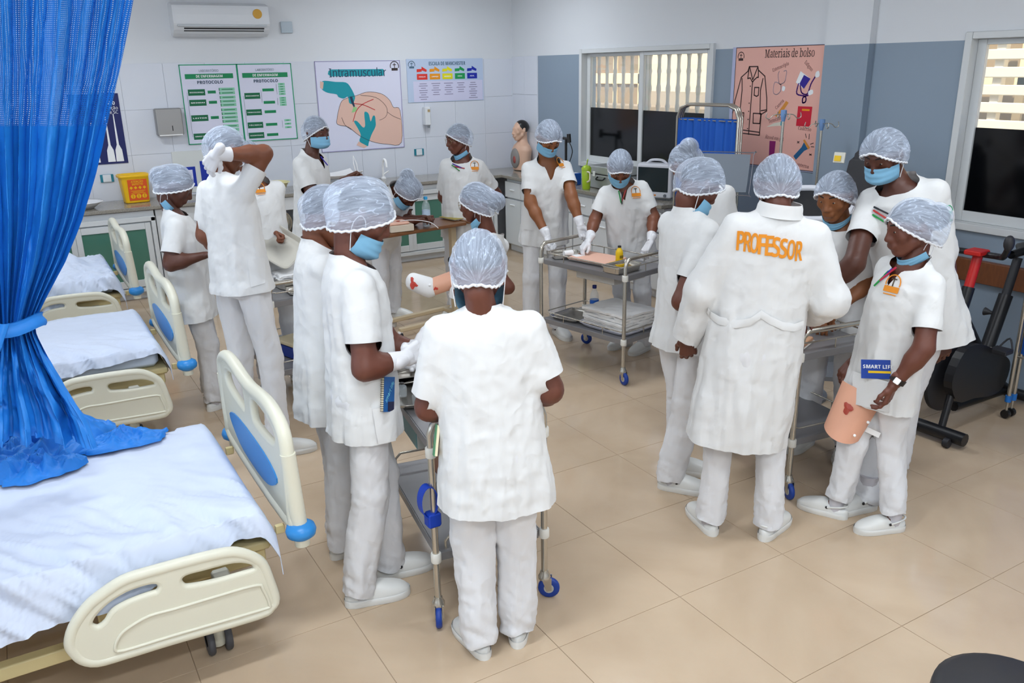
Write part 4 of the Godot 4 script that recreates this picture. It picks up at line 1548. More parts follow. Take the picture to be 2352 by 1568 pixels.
	for s in [1, -1]:
		var r := MB.new()
		r.prism(with_holes(o, [h1, h2]), 0.03, Transform3D(Basis.IDENTITY, Vector3(0, 0, -0.015)))
		r.tube(loop3(shrink(o, 0.012), 0), 0.02, 10, true)
		r.tube(loop3(h1, 0), 0.014, 8, true)
		r.tube(loop3(h2, 0), 0.014, 8, true)
		var ro := obj("side_guard", r, ivory, b)
		ro.position = Vector3(0, 0, 0.56 * s)
		# raised bead on the panel
		var bead := rail_outline([265, 1490, 275, 1462, 300, 1440, 345, 1415, 400, 1400, 500, 1370, 590, 1345, 605, 1355, 620, 1390, 600, 1402, 400, 1460, 285, 1495], -0.8)
		obj("panel_bead", tb(loop3(bead, 0.016 * s), 0.006, 6, true), ivory, ro)
		for x in [-0.28, -0.45]:
			obj("guard_hinge", bx(Vector3(x, 0.36, -0.055 * s), Vector3(0.06, 0.11, 0.07), 0.008), M("hinge_plastic", hexc("d4d2c6"), 0.5), ro)
			obj("hinge_pin", tb([Vector3(x - 0.04, 0.4, -0.03 * s), Vector3(x + 0.04, 0.4, -0.03 * s)], 0.011, 8), steel, ro)

func sheet(label: String, at: Vector3, top: float, drop_near: float, dummy: float, seed_: int) -> void:
	var n := FastNoiseLite.new()
	n.seed = seed_
	n.frequency = 1.0
	var g := []
	var R := 130
	var C := 100
	for r in R + 1:
		var t := float(r) / R
		var x := lerpf(-0.085, -2.0, t)
		var row := PackedVector3Array()
		# across: far drop, top, near drop
		var dn := drop_near * (0.55 + 0.75 * smoothstep(0.0, 0.35, t)) + 0.02 * n.get_noise_1d(x * 4.0)
		var df := 0.09
		var full := df + 0.94 + dn
		for c in C + 1:
			var q := full * c / C
			var p: Vector3
			if q < df:
				p = Vector3(x, top - (df - q), -0.47 - 0.012 * (df - q) / df)
			elif q < df + 0.94:
				p = Vector3(x, top, -0.47 + (q - df))
			else:
				var e := q - df - 0.94
				p = Vector3(x, top - e, 0.47 + 0.06 * (1.0 - exp(-e * 9.0)))
			# soft edges
			var ez := maxf(0.0, absf(p.z) - 0.43)
			if q > df and q < df + 0.94:
				p.y -= ez * ez * 9.0
			# foot end rolls down
			var f := maxf(0.0, 0.05 - (-0.085 - x))
			p.y -= f * f * 30.0
			var nearness := smoothstep(-0.1, 0.5, p.z)
			var w := (0.24 - sqrt(pow(n.get_noise_2d(x * 3.6 - q * 2.8, q * 0.6 + x * 0.4), 2.0) + 0.004)) * 0.085 * nearness
			w += n.get_noise_2d(x * 5.0, p.z * 5.0) * 0.01
			if dummy > 0.0:
				var zc := p.z
				var bump := exp(-zc * zc * 14.0) * smoothstep(-0.18, -0.5, x) * dummy
				bump += exp(-pow((x + 0.52) * 5.5, 2.0) - zc * zc * 40.0) * dummy * 0.55
				w += bump + (0.3 - absf(n.get_noise_2d(x * 5.0 + p.z * 3.0, p.z * 5.0 + 9.0))) * 0.045
			var turn := smoothstep(0.84, 1.02, q - df)
			p += Vector3(0, 1.0 - turn * 0.9, turn).normalized() * w
			row.append(p)
		g.append(row)
	# end drop at the foot
	var first: PackedVector3Array = g[0]
	for k in 3:
		var row := PackedVector3Array()
		for p in first:
			row.append(Vector3(-0.07 + 0.002 * k, p.y - 0.035 * (k + 1), p.z))
		g.insert(0, row)
	var b := MB.new()
	b.grid(g, 0.003, false, true)
	var o := obj("bed_sheet", b, M("sheet", hexc("cfd8ea"), 0.8))
	o.position = at
	tag(o, label, "sheet")

func build_beds() -> void:
	var at := [Vector3(-0.8, 0, -1.03), Vector3(-0.8, 0, -3.18), Vector3(-0.8, 0, -5.2)]
	build_bed("ivory hospital bed with blue corner bumpers under the pooled blue curtain", at[0], 0.585)
	build_bed("ivory hospital bed with a smooth flat sheet, middle one of the row", at[1], 0.61)
	build_bed("ivory hospital bed next to the counter, carrying a covered dummy", at[2], 0.61)
	sheet("white sheet with deep diagonal creases hanging over the bed side", at[0], 0.595, 0.15, 0.0, 4)
	sheet("smooth white sheet drawn tight over the middle bed", at[1], 0.62, 0.07, 0.0, 9)
	sheet("rumpled white sheet draped over a dummy on the bed by the counter", at[2], 0.62, 0.16, 0.13, 15)
	# cable that hangs under the first bed
	var cp := []
	for q in [[0, 1440, 0.12], [60, 1400, 0.25], [120, 1350, 0.36], [128, 1380, 0.27], [105, 1398, 0.22], [85, 1375, 0.3], [75, 1352, 0.36]]:
		cp.append(on_z(q[0], q[1], -0.66))
	var cb := obj("hanging_cable", tb(curve(cp, 5), 0.005, 6), M("cable", hexc("5d5238"), 0.6))
	tag(cb, "thin olive cable looping down beneath the bed frame", "cable")

func build_curtain() -> void:
	var net_m := M("curtain_net", hexc("1578d0"), 0.7)
	var cloth := M("curtain_cloth", hexc("187cd4"), 0.55)
	var t := thing("curtain", "long blue bed curtain with net top, tied and resting on the bed", "curtain")
	# v, left u, right u, fold depth, distance z
	var rows := [[-130.0, -290.0, 328.0, 0.03], [0.0, -260.0, 300.0, 0.03], [150.0, -225.0, 272.0, 0.032], [290.0, -195.0, 240.0, 0.034], [400.0, -165.0, 214.0, 0.036], [500.0, -135.0, 186.0, 0.036], [600.0, -100.0, 146.0, 0.034], [680.0, -65.0, 104.0, 0.03], [735.0, -42.0, 78.0, 0.022], [765.0, -45.0, 82.0, 0.024], [820.0, -70.0, 108.0, 0.034], [890.0, -110.0, 150.0, 0.042], [950.0, -140.0, 195.0, 0.05], [1000.0, -160.0, 215.0, 0.05]]
	var n := FastNoiseLite.new()
	n.seed = 21
	n.frequency = 1.0
	var at := func(s: float, v: float) -> Vector3:
		var k := 0
		while k < rows.size() - 2 and v > rows[k + 1][0]:
			k += 1
		var a: Array = rows[k]
		var b: Array = rows[k + 1]
		var f := clampf((v - a[0]) / (b[0] - a[0]), 0.0, 1.0)
		var l := lerpf(a[1], b[1], f)
		var r := lerpf(a[2], b[2], f)
		var amp := lerpf(a[3], b[3], f)
		var w := n.get_noise_1d(s * 3.0) * 0.06
		var ph := TAU * 13.0 * (s + w) + n.get_noise_2d(s * 4.0, v * 0.002) * 1.2
		var ss := s + 0.014 * sin(ph * 2.0 + 0.6)
		var p: Vector3 = on_z(lerpf(l, r, ss), v, -1.22)
		var big := n.get_noise_2d(s * 5.0, 30.0) * 0.05
		var ph2 := TAU * 5.5 * (s + w) + n.get_noise_2d(s * 3.0, v * 0.006) * 2.5
		p.z += amp * lerpf(sin(ph), sin(ph2) * 1.3, smoothstep(755.0, 880.0, v)) + big + 0.008 * n.get_noise_2d(s * 30.0, v * 0.01)
		if v > 900.0:
			p.z += (v - 900.0) * 0.0006 * (0.4 + s)
			p.y = maxf(p.y, 0.6)
		return p
	var g := []
	for r in 61:
		var v := 288.0 + (1000.0 - 288.0) * r / 60.0
		var row := PackedVector3Array()
		for c in 261:
			row.append(at.call(c / 260.0, v))
		g.append(row)
	var b := MB.new()
	b.grid(g, 0.0, false, true)
	obj("drape", b, cloth, t)
	# net of open meshes: ribs and cross threads
	var nb := MB.new()
	var C := 300
	var R := 92
	var pts := []
	for r in R + 1:
		var row := PackedVector3Array()
		for c in C + 1:
			row.append(at.call(float(c) / C, -130.0 + (289.0 + 130.0) * r / R))
		pts.append(row)
	for r in R:
		for c in C:
			var A: Vector3 = pts[r][c]
			var B: Vector3 = pts[r][c + 1]
			var D: Vector3 = pts[r + 1][c]
			var E: Vector3 = pts[r + 1][c + 1]
			var o := (B - A).cross(D - A)
			var wide := 0.88 if (c % 6) == 0 else 0.66
			nb.quad(A, A.lerp(B, wide), D.lerp(E, wide), D, o)
			nb.quad(A.lerp(B, wide), B, B.lerp(E, 0.66), A.lerp(B, wide).lerp(D.lerp(E, wide), 0.66), o)
	obj("net_header", nb, net_m, t)
	# tie band with a hanging tail
	var c0 := on_z(18.0, 742.0, -1.22)
	var bp := []
	for k in 28:
		var a := TAU * k / 28.0
		bp.append(c0 + Vector3(cos(a) * 0.115, 0.008 * sin(a * 3.0), sin(a) * 0.075))
	var tg := []
	for j in 7:
		var row := PackedVector3Array()
		for k in 28:
			row.append(bp[k] + Vector3(0, (j / 6.0 - 0.5) * 0.05, 0) + (bp[k] - c0) * 0.05 * sin(j * 1.05))
		tg.append(row)
	var tbm := MB.new()
	tbm.grid(tg, 0.004, true, false)
	obj("tie_band", tbm, cloth, t)
	var tl := []
	for j in 10:
		var row := PackedVector3Array()
		for k in 7:
			var q := k / 6.0 - 0.5
			row.append(c0 + Vector3(-0.02 + q * 0.05 - j * 0.006, 0.02 - j * 0.012, 0.08 + 0.01 * sin(q * 6.0) + 0.004 * j))
		tl.append(row)
	var tlm := MB.new()
	tlm.grid(tl, 0.003)
	obj("tie_tail", tlm, cloth, t)
	# the part that lies heaped on the bed
	var hp := MB.new()
	for lump in [[60.0, 1042.0, 0.36, 0.2, 0.15, 2.0, 0.35], [268.0, 1020.0, 0.21, 0.09, 0.06, 11.0, -0.12], [95.0, 1085.0, 0.17, 0.1, 0.11, 23.0, 0.1]]:
		var c := on_y(lump[0], lump[1], 0.6)
		var hg := []
		var ca := cos(lump[6])
		var sa := sin(lump[6])
		for a in 40:
			var rr := a / 39.0
			var row := PackedVector3Array()
			for k in 96:
				var th := TAU * k / 96.0
				var edge: float = 1.0 + 0.16 * n.get_noise_2d(cos(th) * 1.6 + lump[5], sin(th) * 1.6) + 0.05 * sin(th * 5.0 + lump[5])
				var lx: float = cos(th) * rr * lump[2] * edge
				var lz: float = sin(th) * rr * lump[3] * edge
				var p := Vector3(c.x + lx * ca + lz * sa, 0, c.z - lx * sa + lz * ca)
				var wv := n.get_noise_2d(p.x * 4.0 + lump[5], p.z * 4.0) * 3.2
				var ridge: float = 0.75 * (1.0 - pow(absf(sin(p.x * 13.0 + p.z * 17.0 + wv)), 0.8)) + 0.45 * (1.0 - pow(absf(sin(p.z * 21.0 - p.x * 8.0 + wv * 1.4 + lump[5])), 0.8))
				var ridge2 := 0.5 - absf(n.get_noise_2d(p.x * 17.0 + lump[5], p.z * 19.0))
				var dome := pow(maxf(0.0, 1.0 - rr * rr), 0.55)
				p.y = 0.603 + (lump[4] * (0.25 + 0.85 * ridge) + 0.01 * ridge2) * dome + 0.004
				row.append(p)
			hg.append(row)
		hp.grid(hg, 0.0, true, false)
	obj("heaped_hem", hp, cloth, t)

func granite() -> StandardMaterial3D:
	if mats.has("granite"):
		return mats["granite"]
	var t := noise_tex(256, 0.22, hexc("6d685f"), hexc("b9b3a8"), 8, 3)
	return M("granite", Color.WHITE, 0.14, 0, {"albedo_texture": t, "uv1_triplanar": true, "uv1_world_triplanar": true, "uv1_scale": Vector3(2.4, 2.4, 2.4)})
func cabinet(label: String, lo: Vector3, hi: Vector3, face: int, doors: int) -> void:
	# face 0: door side towards +z; face 1: door side towards -x. Green glass sliding doors or white doors
	var w := M("cabinet_white", hexc("dfe2e4"), 0.3)
	var t := thing("base_cabinet", label, "cabinet", Vector3((lo.x + hi.x) / 2, 0, (lo.z + hi.z) / 2))
	var s := hi - lo
	var glass := M("green_glass", hexc("4c7d6c"), 0.12)
	if face == 0:
		obj("body", bx(Vector3(0, (0.08 + hi.y) / 2, -0.01), Vector3(s.x - 0.004, hi.y - 0.08, s.z - 0.02), 0.003), w, t)
		obj("plinth", bx(Vector3(0, 0.04, -0.03), Vector3(s.x - 0.004, 0.08, s.z - 0.06), 0.003), w, t)
		if doors > 0:
			var dw := (s.x - 0.1) / doors
			for k in doors:
				var cx := -s.x / 2 + 0.05 + dw * (k + 0.5)
				var z := s.z / 2 - 0.012 + 0.012 * (k % 2)
				var d := MB.new()
				var y0 := 0.13
				var y1 := 0.74
				d.box(Vector3(cx - dw / 2 + 0.025, (y0 + y1) / 2, z), Vector3(0.05, y1 - y0, 0.022), 0.003)
				d.box(Vector3(cx + dw / 2 - 0.025, (y0 + y1) / 2, z), Vector3(0.05, y1 - y0, 0.022), 0.003)
				d.box(Vector3(cx, y1 - 0.03, z), Vector3(dw - 0.1, 0.06, 0.022), 0.003)
				d.box(Vector3(cx, y0 + 0.035, z), Vector3(dw - 0.1, 0.07, 0.022), 0.003)
				var dd := obj("door", d, M("white_alu"), t)
				obj("glass_panel", bx(Vector3(cx, (y0 + y1) / 2, z - 0.002), Vector3(dw - 0.09, y1 - y0 - 0.1, 0.008)), glass, dd)
			var fr := MB.new()
			for q in [[-s.x / 2 + 0.02, 0.43, 0.04, 0.72], [s.x / 2 - 0.02, 0.43, 0.04, 0.72], [0.0, 0.775, s.x, 0.045], [0.0, 0.1, s.x, 0.04]]:
				fr.box(Vector3(q[0], q[1], s.z / 2 - 0.002), Vector3(q[2], q[3], 0.03), 0.003)
			obj("door_track", fr, M("white_alu"), t)
	else:
		obj("body", bx(Vector3(0.01, (0.08 + hi.y) / 2, 0), Vector3(s.x - 0.02, hi.y - 0.08, s.z - 0.004), 0.003), w, t)
		obj("plinth", bx(Vector3(0.03, 0.04, 0), Vector3(s.x - 0.06, 0.08, s.z - 0.004), 0.003), w, t)
		var dz := s.z / 2
		for k in 2:
			var d := obj("door", bx(Vector3(-s.x / 2, 0.36, -s.z / 2 + dz * (k + 0.5)), Vector3(0.02, 0.52, dz - 0.008), 0.003), w, t)
			obj("handle", bx(Vector3(-s.x / 2 - 0.015, 0.56, -s.z / 2 + dz * (k + 0.5)), Vector3(0.012, 0.012, 0.1), 0.003), M("steel"), d)
			var dr := obj("drawer", bx(Vector3(-s.x / 2, 0.73, -s.z / 2 + dz * (k + 0.5)), Vector3(0.02, 0.18, dz - 0.008), 0.003), w, t)
			obj("handle", bx(Vector3(-s.x / 2 - 0.015, 0.73, -s.z / 2 + dz * (k + 0.5)), Vector3(0.012, 0.012, 0.1), 0.003), M("steel"), dr)

func build_counters() -> void:
	M("steel", hexc("b9b6ae"), 0.28, 0.9)
	cabinet("white base cabinet with green glass doors under the white bowl", Vector3(-1.75, 0, -6.97), Vector3(-0.35, 0.85, -6.4), 0, 2)
	cabinet("plain white cabinet end panel beside the sharps bin", Vector3(-0.34, 0, -6.97), Vector3(0.1, 0.85, -6.4), 0, 0)
	cabinet("white base cabinet with green glass doors below the tap", Vector3(1.4, 0, -6.97), Vector3(2.78, 0.85, -6.4), 0, 3)
	cabinet("white corner cabinet with green glass doors below the dummy torso", Vector3(2.8, 0, -6.97), Vector3(3.4, 0.85, -6.4), 0, 1)
	var wl := ["under the dummy torso side", "under the silver case", "beneath the green drinking bottle", "under the patient monitor"]
	for k in 4:
		cabinet("white drawer and door unit on the grey wall, " + wl[k], Vector3(3.5, 0, -6.36 + k * 0.7), Vector3(3.97, 0.85, -5.67 + k * 0.7), 1, 0)
	var w := thing("worktop", "grey speckled granite worktop running along the tiled wall", "worktop")
	obj("slab", bx(Vector3((-1.78 + 3.98) / 2, 0.875, -6.675), Vector3(5.74, 0.035, 0.6), 0.006), granite(), w)
	obj("fascia", bx(Vector3(0.75, 0.79, -6.41), Vector3(1.28, 0.13, 0.03), 0.004), M("cabinet_white"), w)
	for x in [0.13, 1.37]:
		obj("support_panel", bx(Vector3(x, 0.43, -6.69), Vector3(0.03, 0.85, 0.56), 0.003), M("cabinet_white"), w)
	var w2 := obj("worktop", bx(Vector3(3.73, 0.875, -4.96), Vector3(0.54, 0.035, 2.84), 0.006), granite())
	tag(w2, "grey speckled granite worktop below the barred window", "worktop")

# a sheet of print: board plus flat marks; local x to the right, y up, z out of the wall
func poster(called: String, label: String, xf: Transform3D, size: Vector2, paper: Material) -> Node3D:
	var t := thing(called, label, "poster")
	t.transform = xf
	obj("board", bx(Vector3(0, 0, 0.004), Vector3(size.x, size.y, 0.006), 0.001), paper, t)
	return t
func mark(t: Node3D, called: String, poly: PackedVector2Array, mat: Material, lift := 0.0085) -> void:
	var b := MB.new()
	b.prism(poly, 0.0006, Transform3D(Basis.IDENTITY, Vector3(0, 0, lift)), false)
	obj(called, b, mat, t)
func rect(x0: float, y0: float, x1: float, y1: float) -> PackedVector2Array:
	return PackedVector2Array([Vector2(x0, y0), Vector2(x1, y0), Vector2(x1, y1), Vector2(x0, y1)])
func rects(t: Node3D, called: String, list: Array, mat: Material, lift := 0.0085) -> void:
	if called == "small_print":
		var b := MB.new()
		for r in list:
			b.prism(rect(r[0], r[1], r[2], r[3]), 0.0006, Transform3D(Basis.IDENTITY, Vector3(0, 0, lift)), false)
		obj(called, b, mat, t).set_meta("kind", "stuff")
		return
	for r in list:
		mark(t, called, rect(r[0], r[1], r[2], r[3]), mat, lift)
func stroke(t: Node3D, called: String, lines: Array, wid: float, mat: Material, lift := 0.0095) -> void:
	var b := MB.new()
	for ln in lines:
		for k in ln.size() - 1:
			var a: Vector2 = ln[k]
			var c: Vector2 = ln[k + 1]
			var d := (c - a).normalized()
			var o := d.orthogonal() * wid * 0.5
			var e := d * wid * 0.35
			b.quad(Vector3(a.x - e.x + o.x, a.y - e.y + o.y, lift), Vector3(c.x + e.x + o.x, c.y + e.y + o.y, lift), Vector3(c.x + e.x - o.x, c.y + e.y - o.y, lift), Vector3(a.x - e.x - o.x, a.y - e.y - o.y, lift), Vector3.BACK)
	obj(called, b, mat, t)
func pl(a: Array, sm := 0, closed := false) -> Array:
	var p := []
	for k in range(0, a.size(), 2):
		p.append(Vector2(a[k], a[k + 1]))
	if closed and sm == 0:
		p.append(p[0])
	if sm > 0:
		var c := curve(p, sm, closed)
		if closed:
			c.append(c[0])
		return c
	return p
func words(t: Node3D, called: String, s: String, x: float, y: float, size: float, mat: Material, bold := false, width := -1.0, font := "Droid Sans", turn := 0.0) -> void:
	text_mesh(s, size, mat, called, t, Transform3D(Basis(Vector3.BACK, turn), Vector3(x, y, 0.009)), bold, font, width)

func build_fittings() -> void:
	var W := Basis.IDENTITY
	var wall := BACK + 0.011
	var wp := M("air_white", hexc("e3e6ea"), 0.3)
	# air conditioner
	var ac := thing("air_conditioner", "white wall air conditioner with a round gold sticker", "air conditioner", Vector3(0.585, 2.58, BACK))
	var prof := smooth2(pv([0.0, 0.14, 0.17, 0.13, 0.2, 0.1, 0.205, -0.02, 0.2, -0.06, 0.13, -0.135, 0.0, -0.14]), 2)
	var ab := MB.new()
	ab.prism(prof, 0.92, Transform3D(Basis(Vector3.BACK, Vector3.UP, Vector3.LEFT), Vector3(0.46, 0, 0)))
	obj("casing", ab, wp, ac)
	obj("air_outlet", bx(Vector3.ZERO, Vector3(0.78, 0.05, 0.02), 0.005, Transform3D(Basis(Vector3.RIGHT, 0.75), Vector3(0.02, -0.092, 0.165))), M("ac_slot", hexc("1d1d20"), 0.6), ac)
	obj("flap", bx(Vector3(0.0, -0.062, 0.205), Vector3(0.86, 0.02, 0.012), 0.004), M("ac_flap", hexc("c6ccd0"), 0.3), ac)
	var st := MB.new()
	st.lathe([Vector2(0, 0.002), Vector2(0.045, 0.002), Vector2(0.046, 0)], 28, Transform3D(Basis(Vector3.RIGHT, PI / 2), Vector3(0.345, 0.05, 0.207)))
	obj("sticker", st, M("gold_sticker", hexc("d8a33a"), 0.4), ac)
	obj("junction_box", bx(Vector3(1.27, 2.515, BACK + 0.012), Vector3(0.12, 0.11, 0.024), 0.004), M("box_plate", hexc("b9c6d0"), 0.4)).set_meta("label", "small pale grey square junction cover on the white wall")
	get_node("junction_box").set_meta("category", "wall plate")
	# wall sockets
	for a in [[-0.655, 1.115, "small socket plate with teal ends above the sharps bin"], [2.7, 1.155, "small socket plate with teal ends below the level chart poster"]]:
		var so := thing("socket", a[2], "socket", Vector3(a[0], a[1], wall))
		obj("plate", bx(Vector3(0, 0, 0.006), Vector3(0.12, 0.075, 0.012), 0.003), M("socket_teal", hexc("1f7f93"), 0.4), so)
		obj("insert", bx(Vector3(0, 0, 0.01), Vector3(0.075, 0.07, 0.014), 0.003), wp, so)
	# paper towel dispenser
	var td := thing("towel_dispenser", "brushed metal paper towel dispenser on the tiled wall", "dispenser", Vector3(-0.02, 1.625, wall))
	obj("case", bx(Vector3(0, 0, 0.055), Vector3(0.25, 0.26, 0.11), 0.012), M("brushed", hexc("a9a8a6"), 0.42, 0.7), td)
	obj("slot", bx(Vector3(0.02, -0.06, 0.111), Vector3(0.008, 0.05, 0.003)), M("ac_slot"), td)
	obj("lip", bx(Vector3(0, -0.125, 0.06), Vector3(0.22, 0.012, 0.1), 0.003), M("steel"), td)
	# soap dispenser (narrow, white)
	var sd_ := thing("soap_dispenser", "narrow white soap dispenser with amber window under the level chart", "dispenser", Vector3(2.805, 1.55, wall))
	obj("case", bx(Vector3(0, 0.01, 0.04), Vector3(0.075, 0.21, 0.08), 0.012), wp, sd_)
	obj("gauge_window", bx(Vector3(0.01, 0.07, 0.081), Vector3(0.03, 0.03, 0.003)), M("amber_window", hexc("b09a72"), 0.3), sd_)
	obj("nozzle", lth([Vector2(0.016, 0.0), Vector2(0.013, -0.03), Vector2(0, -0.031)], 12, xf_at(Vector3(0.015, -0.095, 0.05))), M("nozzle", hexc("8d949a"), 0.4), sd_)
	# ---- protocol posters ----
	var lil := M("paper_lilac", hexc("dfe0f3"), 0.5)
	var green := M("ink_green", hexc("0f8a57"), 0.6)
	var dgreen := M("ink_dark_green", hexc("0c6a44"), 0.6)
	var lgreen := M("ink_light_green", hexc("8ccfae"), 0.6)
	var ink := M("ink_navy", hexc("1c3c58"), 0.6)
	var white_ink := M("ink_white", hexc("f4f6f8"), 0.6)
	for k in 2:
		var cx: float = [0.432, 0.995][k]
		var p := poster("protocol_poster", ["nursing protocol chart with a long green list, beside the towel dispenser", "nursing protocol chart with short green branches, beside the intramuscular poster"][k], Transform3D(W, Vector3(cx, 1.775, wall)), Vector2(0.565, 0.775), lil)
		var fr := MB.new()
		for q in [[0.0, 0.383, 0.565, 0.009], [0.0, -0.383, 0.565, 0.009], [-0.278, 0.0, 0.009, 0.775], [0.278, 0.0, 0.009, 0.775]]:
			fr.box(Vector3(q[0], q[1], 0.008), Vector3(q[2], q[3], 0.002))
		obj("green_border", fr, M("border_green", hexc("12a070"), 0.5), p)
		words(p, "heading", "LABORATÓRIO", 0.0, 0.325, 0.03, M("ink_grey", hexc("7b8b95"), 0.6), false, 0.19)
		mark(p, "heading_bar", rect(-0.235, 0.25, 0.235, 0.297), green)
		text_mesh("DE ENFERMAGEM", 0.034, white_ink, "heading", p, Transform3D(Basis.IDENTITY, Vector3(0, 0.273, 0.0105)), true, "Droid Sans", 0.26)
		words(p, "heading", "PROTOCOLO", 0.0, 0.215, 0.042, ink, true, 0.25)
		var big := []
		var mid := []
		var sml := []
		var bars := []
		var bl: Array
		if k == 0:
			for y in [0.12, 0.02, -0.13, -0.31]:
				big.append([-0.225, y - 0.03, -0.06, y + 0.03])
				mid.append([-0.035, y - 0.014, 0.045, y + 0.014])
			for y in [0.143, 0.108, 0.064, 0.026, -0.01, -0.058, -0.096, -0.134, -0.172, -0.22, -0.258, -0.296, -0.334]:
				sml.append([0.085, y - 0.015, 0.235, y + 0.015])
				bars.append([0.078, y - 0.014, 0.085, y + 0.014])
			bl = [pl([-0.235, 0.12, -0.235, -0.31])]
			var lab := ["BIOSSEGURANÇA", "MEDIDAS", "LEITOS", "SINAIS VITAIS"]
			for j in 4:
				words(p, "box_lettering", lab[j], -0.142, [0.12, 0.02, -0.13, -0.31][j], 0.017, white_ink, true, 0.135)
		else:
			for y in [0.07, -0.095, -0.225, -0.33]:
				big.append([-0.235, y - 0.03, -0.075, y + 0.03])
			for q in [[-0.045, 0.125], [-0.045, 0.0], [-0.045, -0.095], [-0.045, -0.225], [-0.045, -0.33]]:
				mid.append([q[0], q[1] - 0.014, q[0] + 0.12, q[1] + 0.014])
			for y in [0.18, 0.155, 0.13, 0.105, 0.08, 0.04, 0.017, -0.006, -0.03, -0.19, -0.226, -0.262]:
				sml.append([0.125 + (0.03 if y < -0.1 else 0.0), y - 0.0105, 0.195 + (0.03 if y < -0.1 else 0.0), y + 0.0105])
			bl = [pl([-0.245, 0.07, -0.245, -0.33]), pl([-0.06, 0.125, -0.06, 0.0]), pl([0.105, 0.18, 0.105, 0.08]), pl([0.105, 0.04, 0.105, -0.03]), pl([0.13, -0.19, 0.13, -0.262])]
			var lab := ["MEDICAMENTOS", "FARMACOLOGIA", "TÉCNICA", "OXIGENOTERAPIA"]
			for j in 4:
				words(p, "box_lettering", lab[j], -0.155, [0.07, -0.095, -0.225, -0.33][j], 0.015, white_ink, true, 0.135)
		rects(p, "chart_box", big, dgreen, 0.0078)
		rects(p, "chart_box", mid, green, 0.0078)
		rects(p, "chart_box", sml, lgreen, 0.0078)
		rects(p, "chart_box", bars, dgreen, 0.0078)
		stroke(p, "chart_lines", bl, 0.003, M("ink_grey"))
		var tx := []
		for q in sml:
			tx.append([q[0] + 0.02, (q[1] + q[3]) / 2 - 0.003, q[2] - 0.02, (q[1] + q[3]) / 2 + 0.003])
		for q in mid:
			tx.append([q[0] + 0.015, (q[1] + q[3]) / 2 - 0.003, q[2] - 0.015, (q[1] + q[3]) / 2 + 0.003])
		rects(p, "small_print", tx, green if k else dgreen, 0.009)
	# ---- intramuscular poster ----
	var teal := M("ink_teal", hexc("0f9aa8"), 0.6)
	var flesh := M("ink_flesh", hexc("e6bfae"), 0.6)
	var line := M("ink_black", hexc("3a2c2c"), 0.6)
	var redi := M("ink_red", hexc("d8393a"), 0.6)
	var im := poster("injection_poster", "poster of gloved hands marking an injection site, headed in handwriting", Transform3D(W, Vector3(2.025, 1.7, wall)), Vector2(0.985, 0.955), lil)
	# layout in parts of the sheet: u right 0..1, v down 0..1
	var q2 := func(a: Array) -> PackedVector2Array:
		var o := PackedVector2Array()
		for k in range(0, a.size(), 2):
			o.append(Vector2((a[k] - 0.5) * 0.985, (0.5 - a[k + 1]) * 0.955))
		return o
	var bd := MB.new()
	for q in [[0.0, 0.474, 0.985, 0.006], [0.0, -0.474, 0.985, 0.006], [-0.49, 0.0, 0.006, 0.955], [0.49, 0.0, 0.006, 0.955]]:
		bd.box(Vector3(q[0], q[1], 0.008), Vector3(q[2], q[3], 0.002))
	obj("border", bd, M("border_violet", hexc("8d86b5"), 0.6), im)
	mark(im, "brush_stroke", q2.call([0.15, 0.105, 0.18, 0.09, 0.79, 0.095, 0.81, 0.12, 0.79, 0.17, 0.17, 0.165, 0.14, 0.14]), teal, 0.0078)
	words(im, "title", "Intramuscular", -0.01, 0.352, 0.12, ink, false, 0.66)
	var fl2 := smooth2(q2.call([0.2, 0.65, 0.26, 0.46, 0.33, 0.41, 0.46, 0.38, 0.56, 0.35, 0.66, 0.35, 0.77, 0.38, 0.85, 0.45, 0.89, 0.53, 0.97, 0.57, 0.965, 0.94, 0.78, 0.95, 0.6, 0.91, 0.45, 0.83, 0.33, 0.73, 0.22, 0.7]), 4)
	mark(im, "body_drawing", fl2, flesh, 0.0078)
	var ol := []
	for q in fl2:
		ol.append(q)
	ol.append(fl2[0])
	stroke(im, "body_outline", [ol, curve(q2.call([0.26, 0.62, 0.29, 0.7, 0.36, 0.76]), 4), curve(q2.call([0.5, 0.38, 0.68, 0.41, 0.79, 0.5, 0.81, 0.58, 0.78, 0.64, 0.71, 0.67]), 4), curve(q2.call([0.81, 0.58, 0.88, 0.63, 0.97, 0.67]), 4)], 0.004, line)
	stroke(im, "cross_marks", [curve(q2.call([0.39, 0.67, 0.44, 0.55, 0.52, 0.48, 0.65, 0.43]), 4), curve(q2.call([0.42, 0.47, 0.53, 0.49, 0.66, 0.55]), 4)], 0.008, redi)
	mark(im, "site_mark", q2.call([0.38, 0.57, 0.41, 0.5, 0.45, 0.52, 0.43, 0.56]), M("ink_lime", hexc("9ad08a"), 0.6), 0.009)
	mark(im, "glove_drawing", smooth2(q2.call([0.06, 0.23, 0.1, 0.21, 0.22, 0.225, 0.34, 0.235, 0.39, 0.29, 0.43, 0.38, 0.43, 0.42, 0.4, 0.47, 0.36, 0.46, 0.35, 0.39, 0.3, 0.41, 0.24, 0.39, 0.22, 0.36, 0.12, 0.34, 0.06, 0.3]), 3), teal, 0.0088)
	mark(im, "glove_drawing", smooth2(q2.call([0.4, 0.67, 0.44, 0.67, 0.5, 0.74, 0.53, 0.72, 0.53, 0.58, 0.56, 0.57, 0.585, 0.6, 0.6, 0.68, 0.63, 0.62, 0.655, 0.62, 0.66, 0.68, 0.655, 0.74, 0.6, 0.83, 0.56, 0.92, 0.54, 0.96, 0.45, 0.9, 0.47, 0.83, 0.44, 0.75]), 3), teal, 0.0088)
	mark(im, "cuff_drawing", q2.call([0.045, 0.215, 0.085, 0.225, 0.07, 0.3, 0.04, 0.285]), flesh, 0.0092)
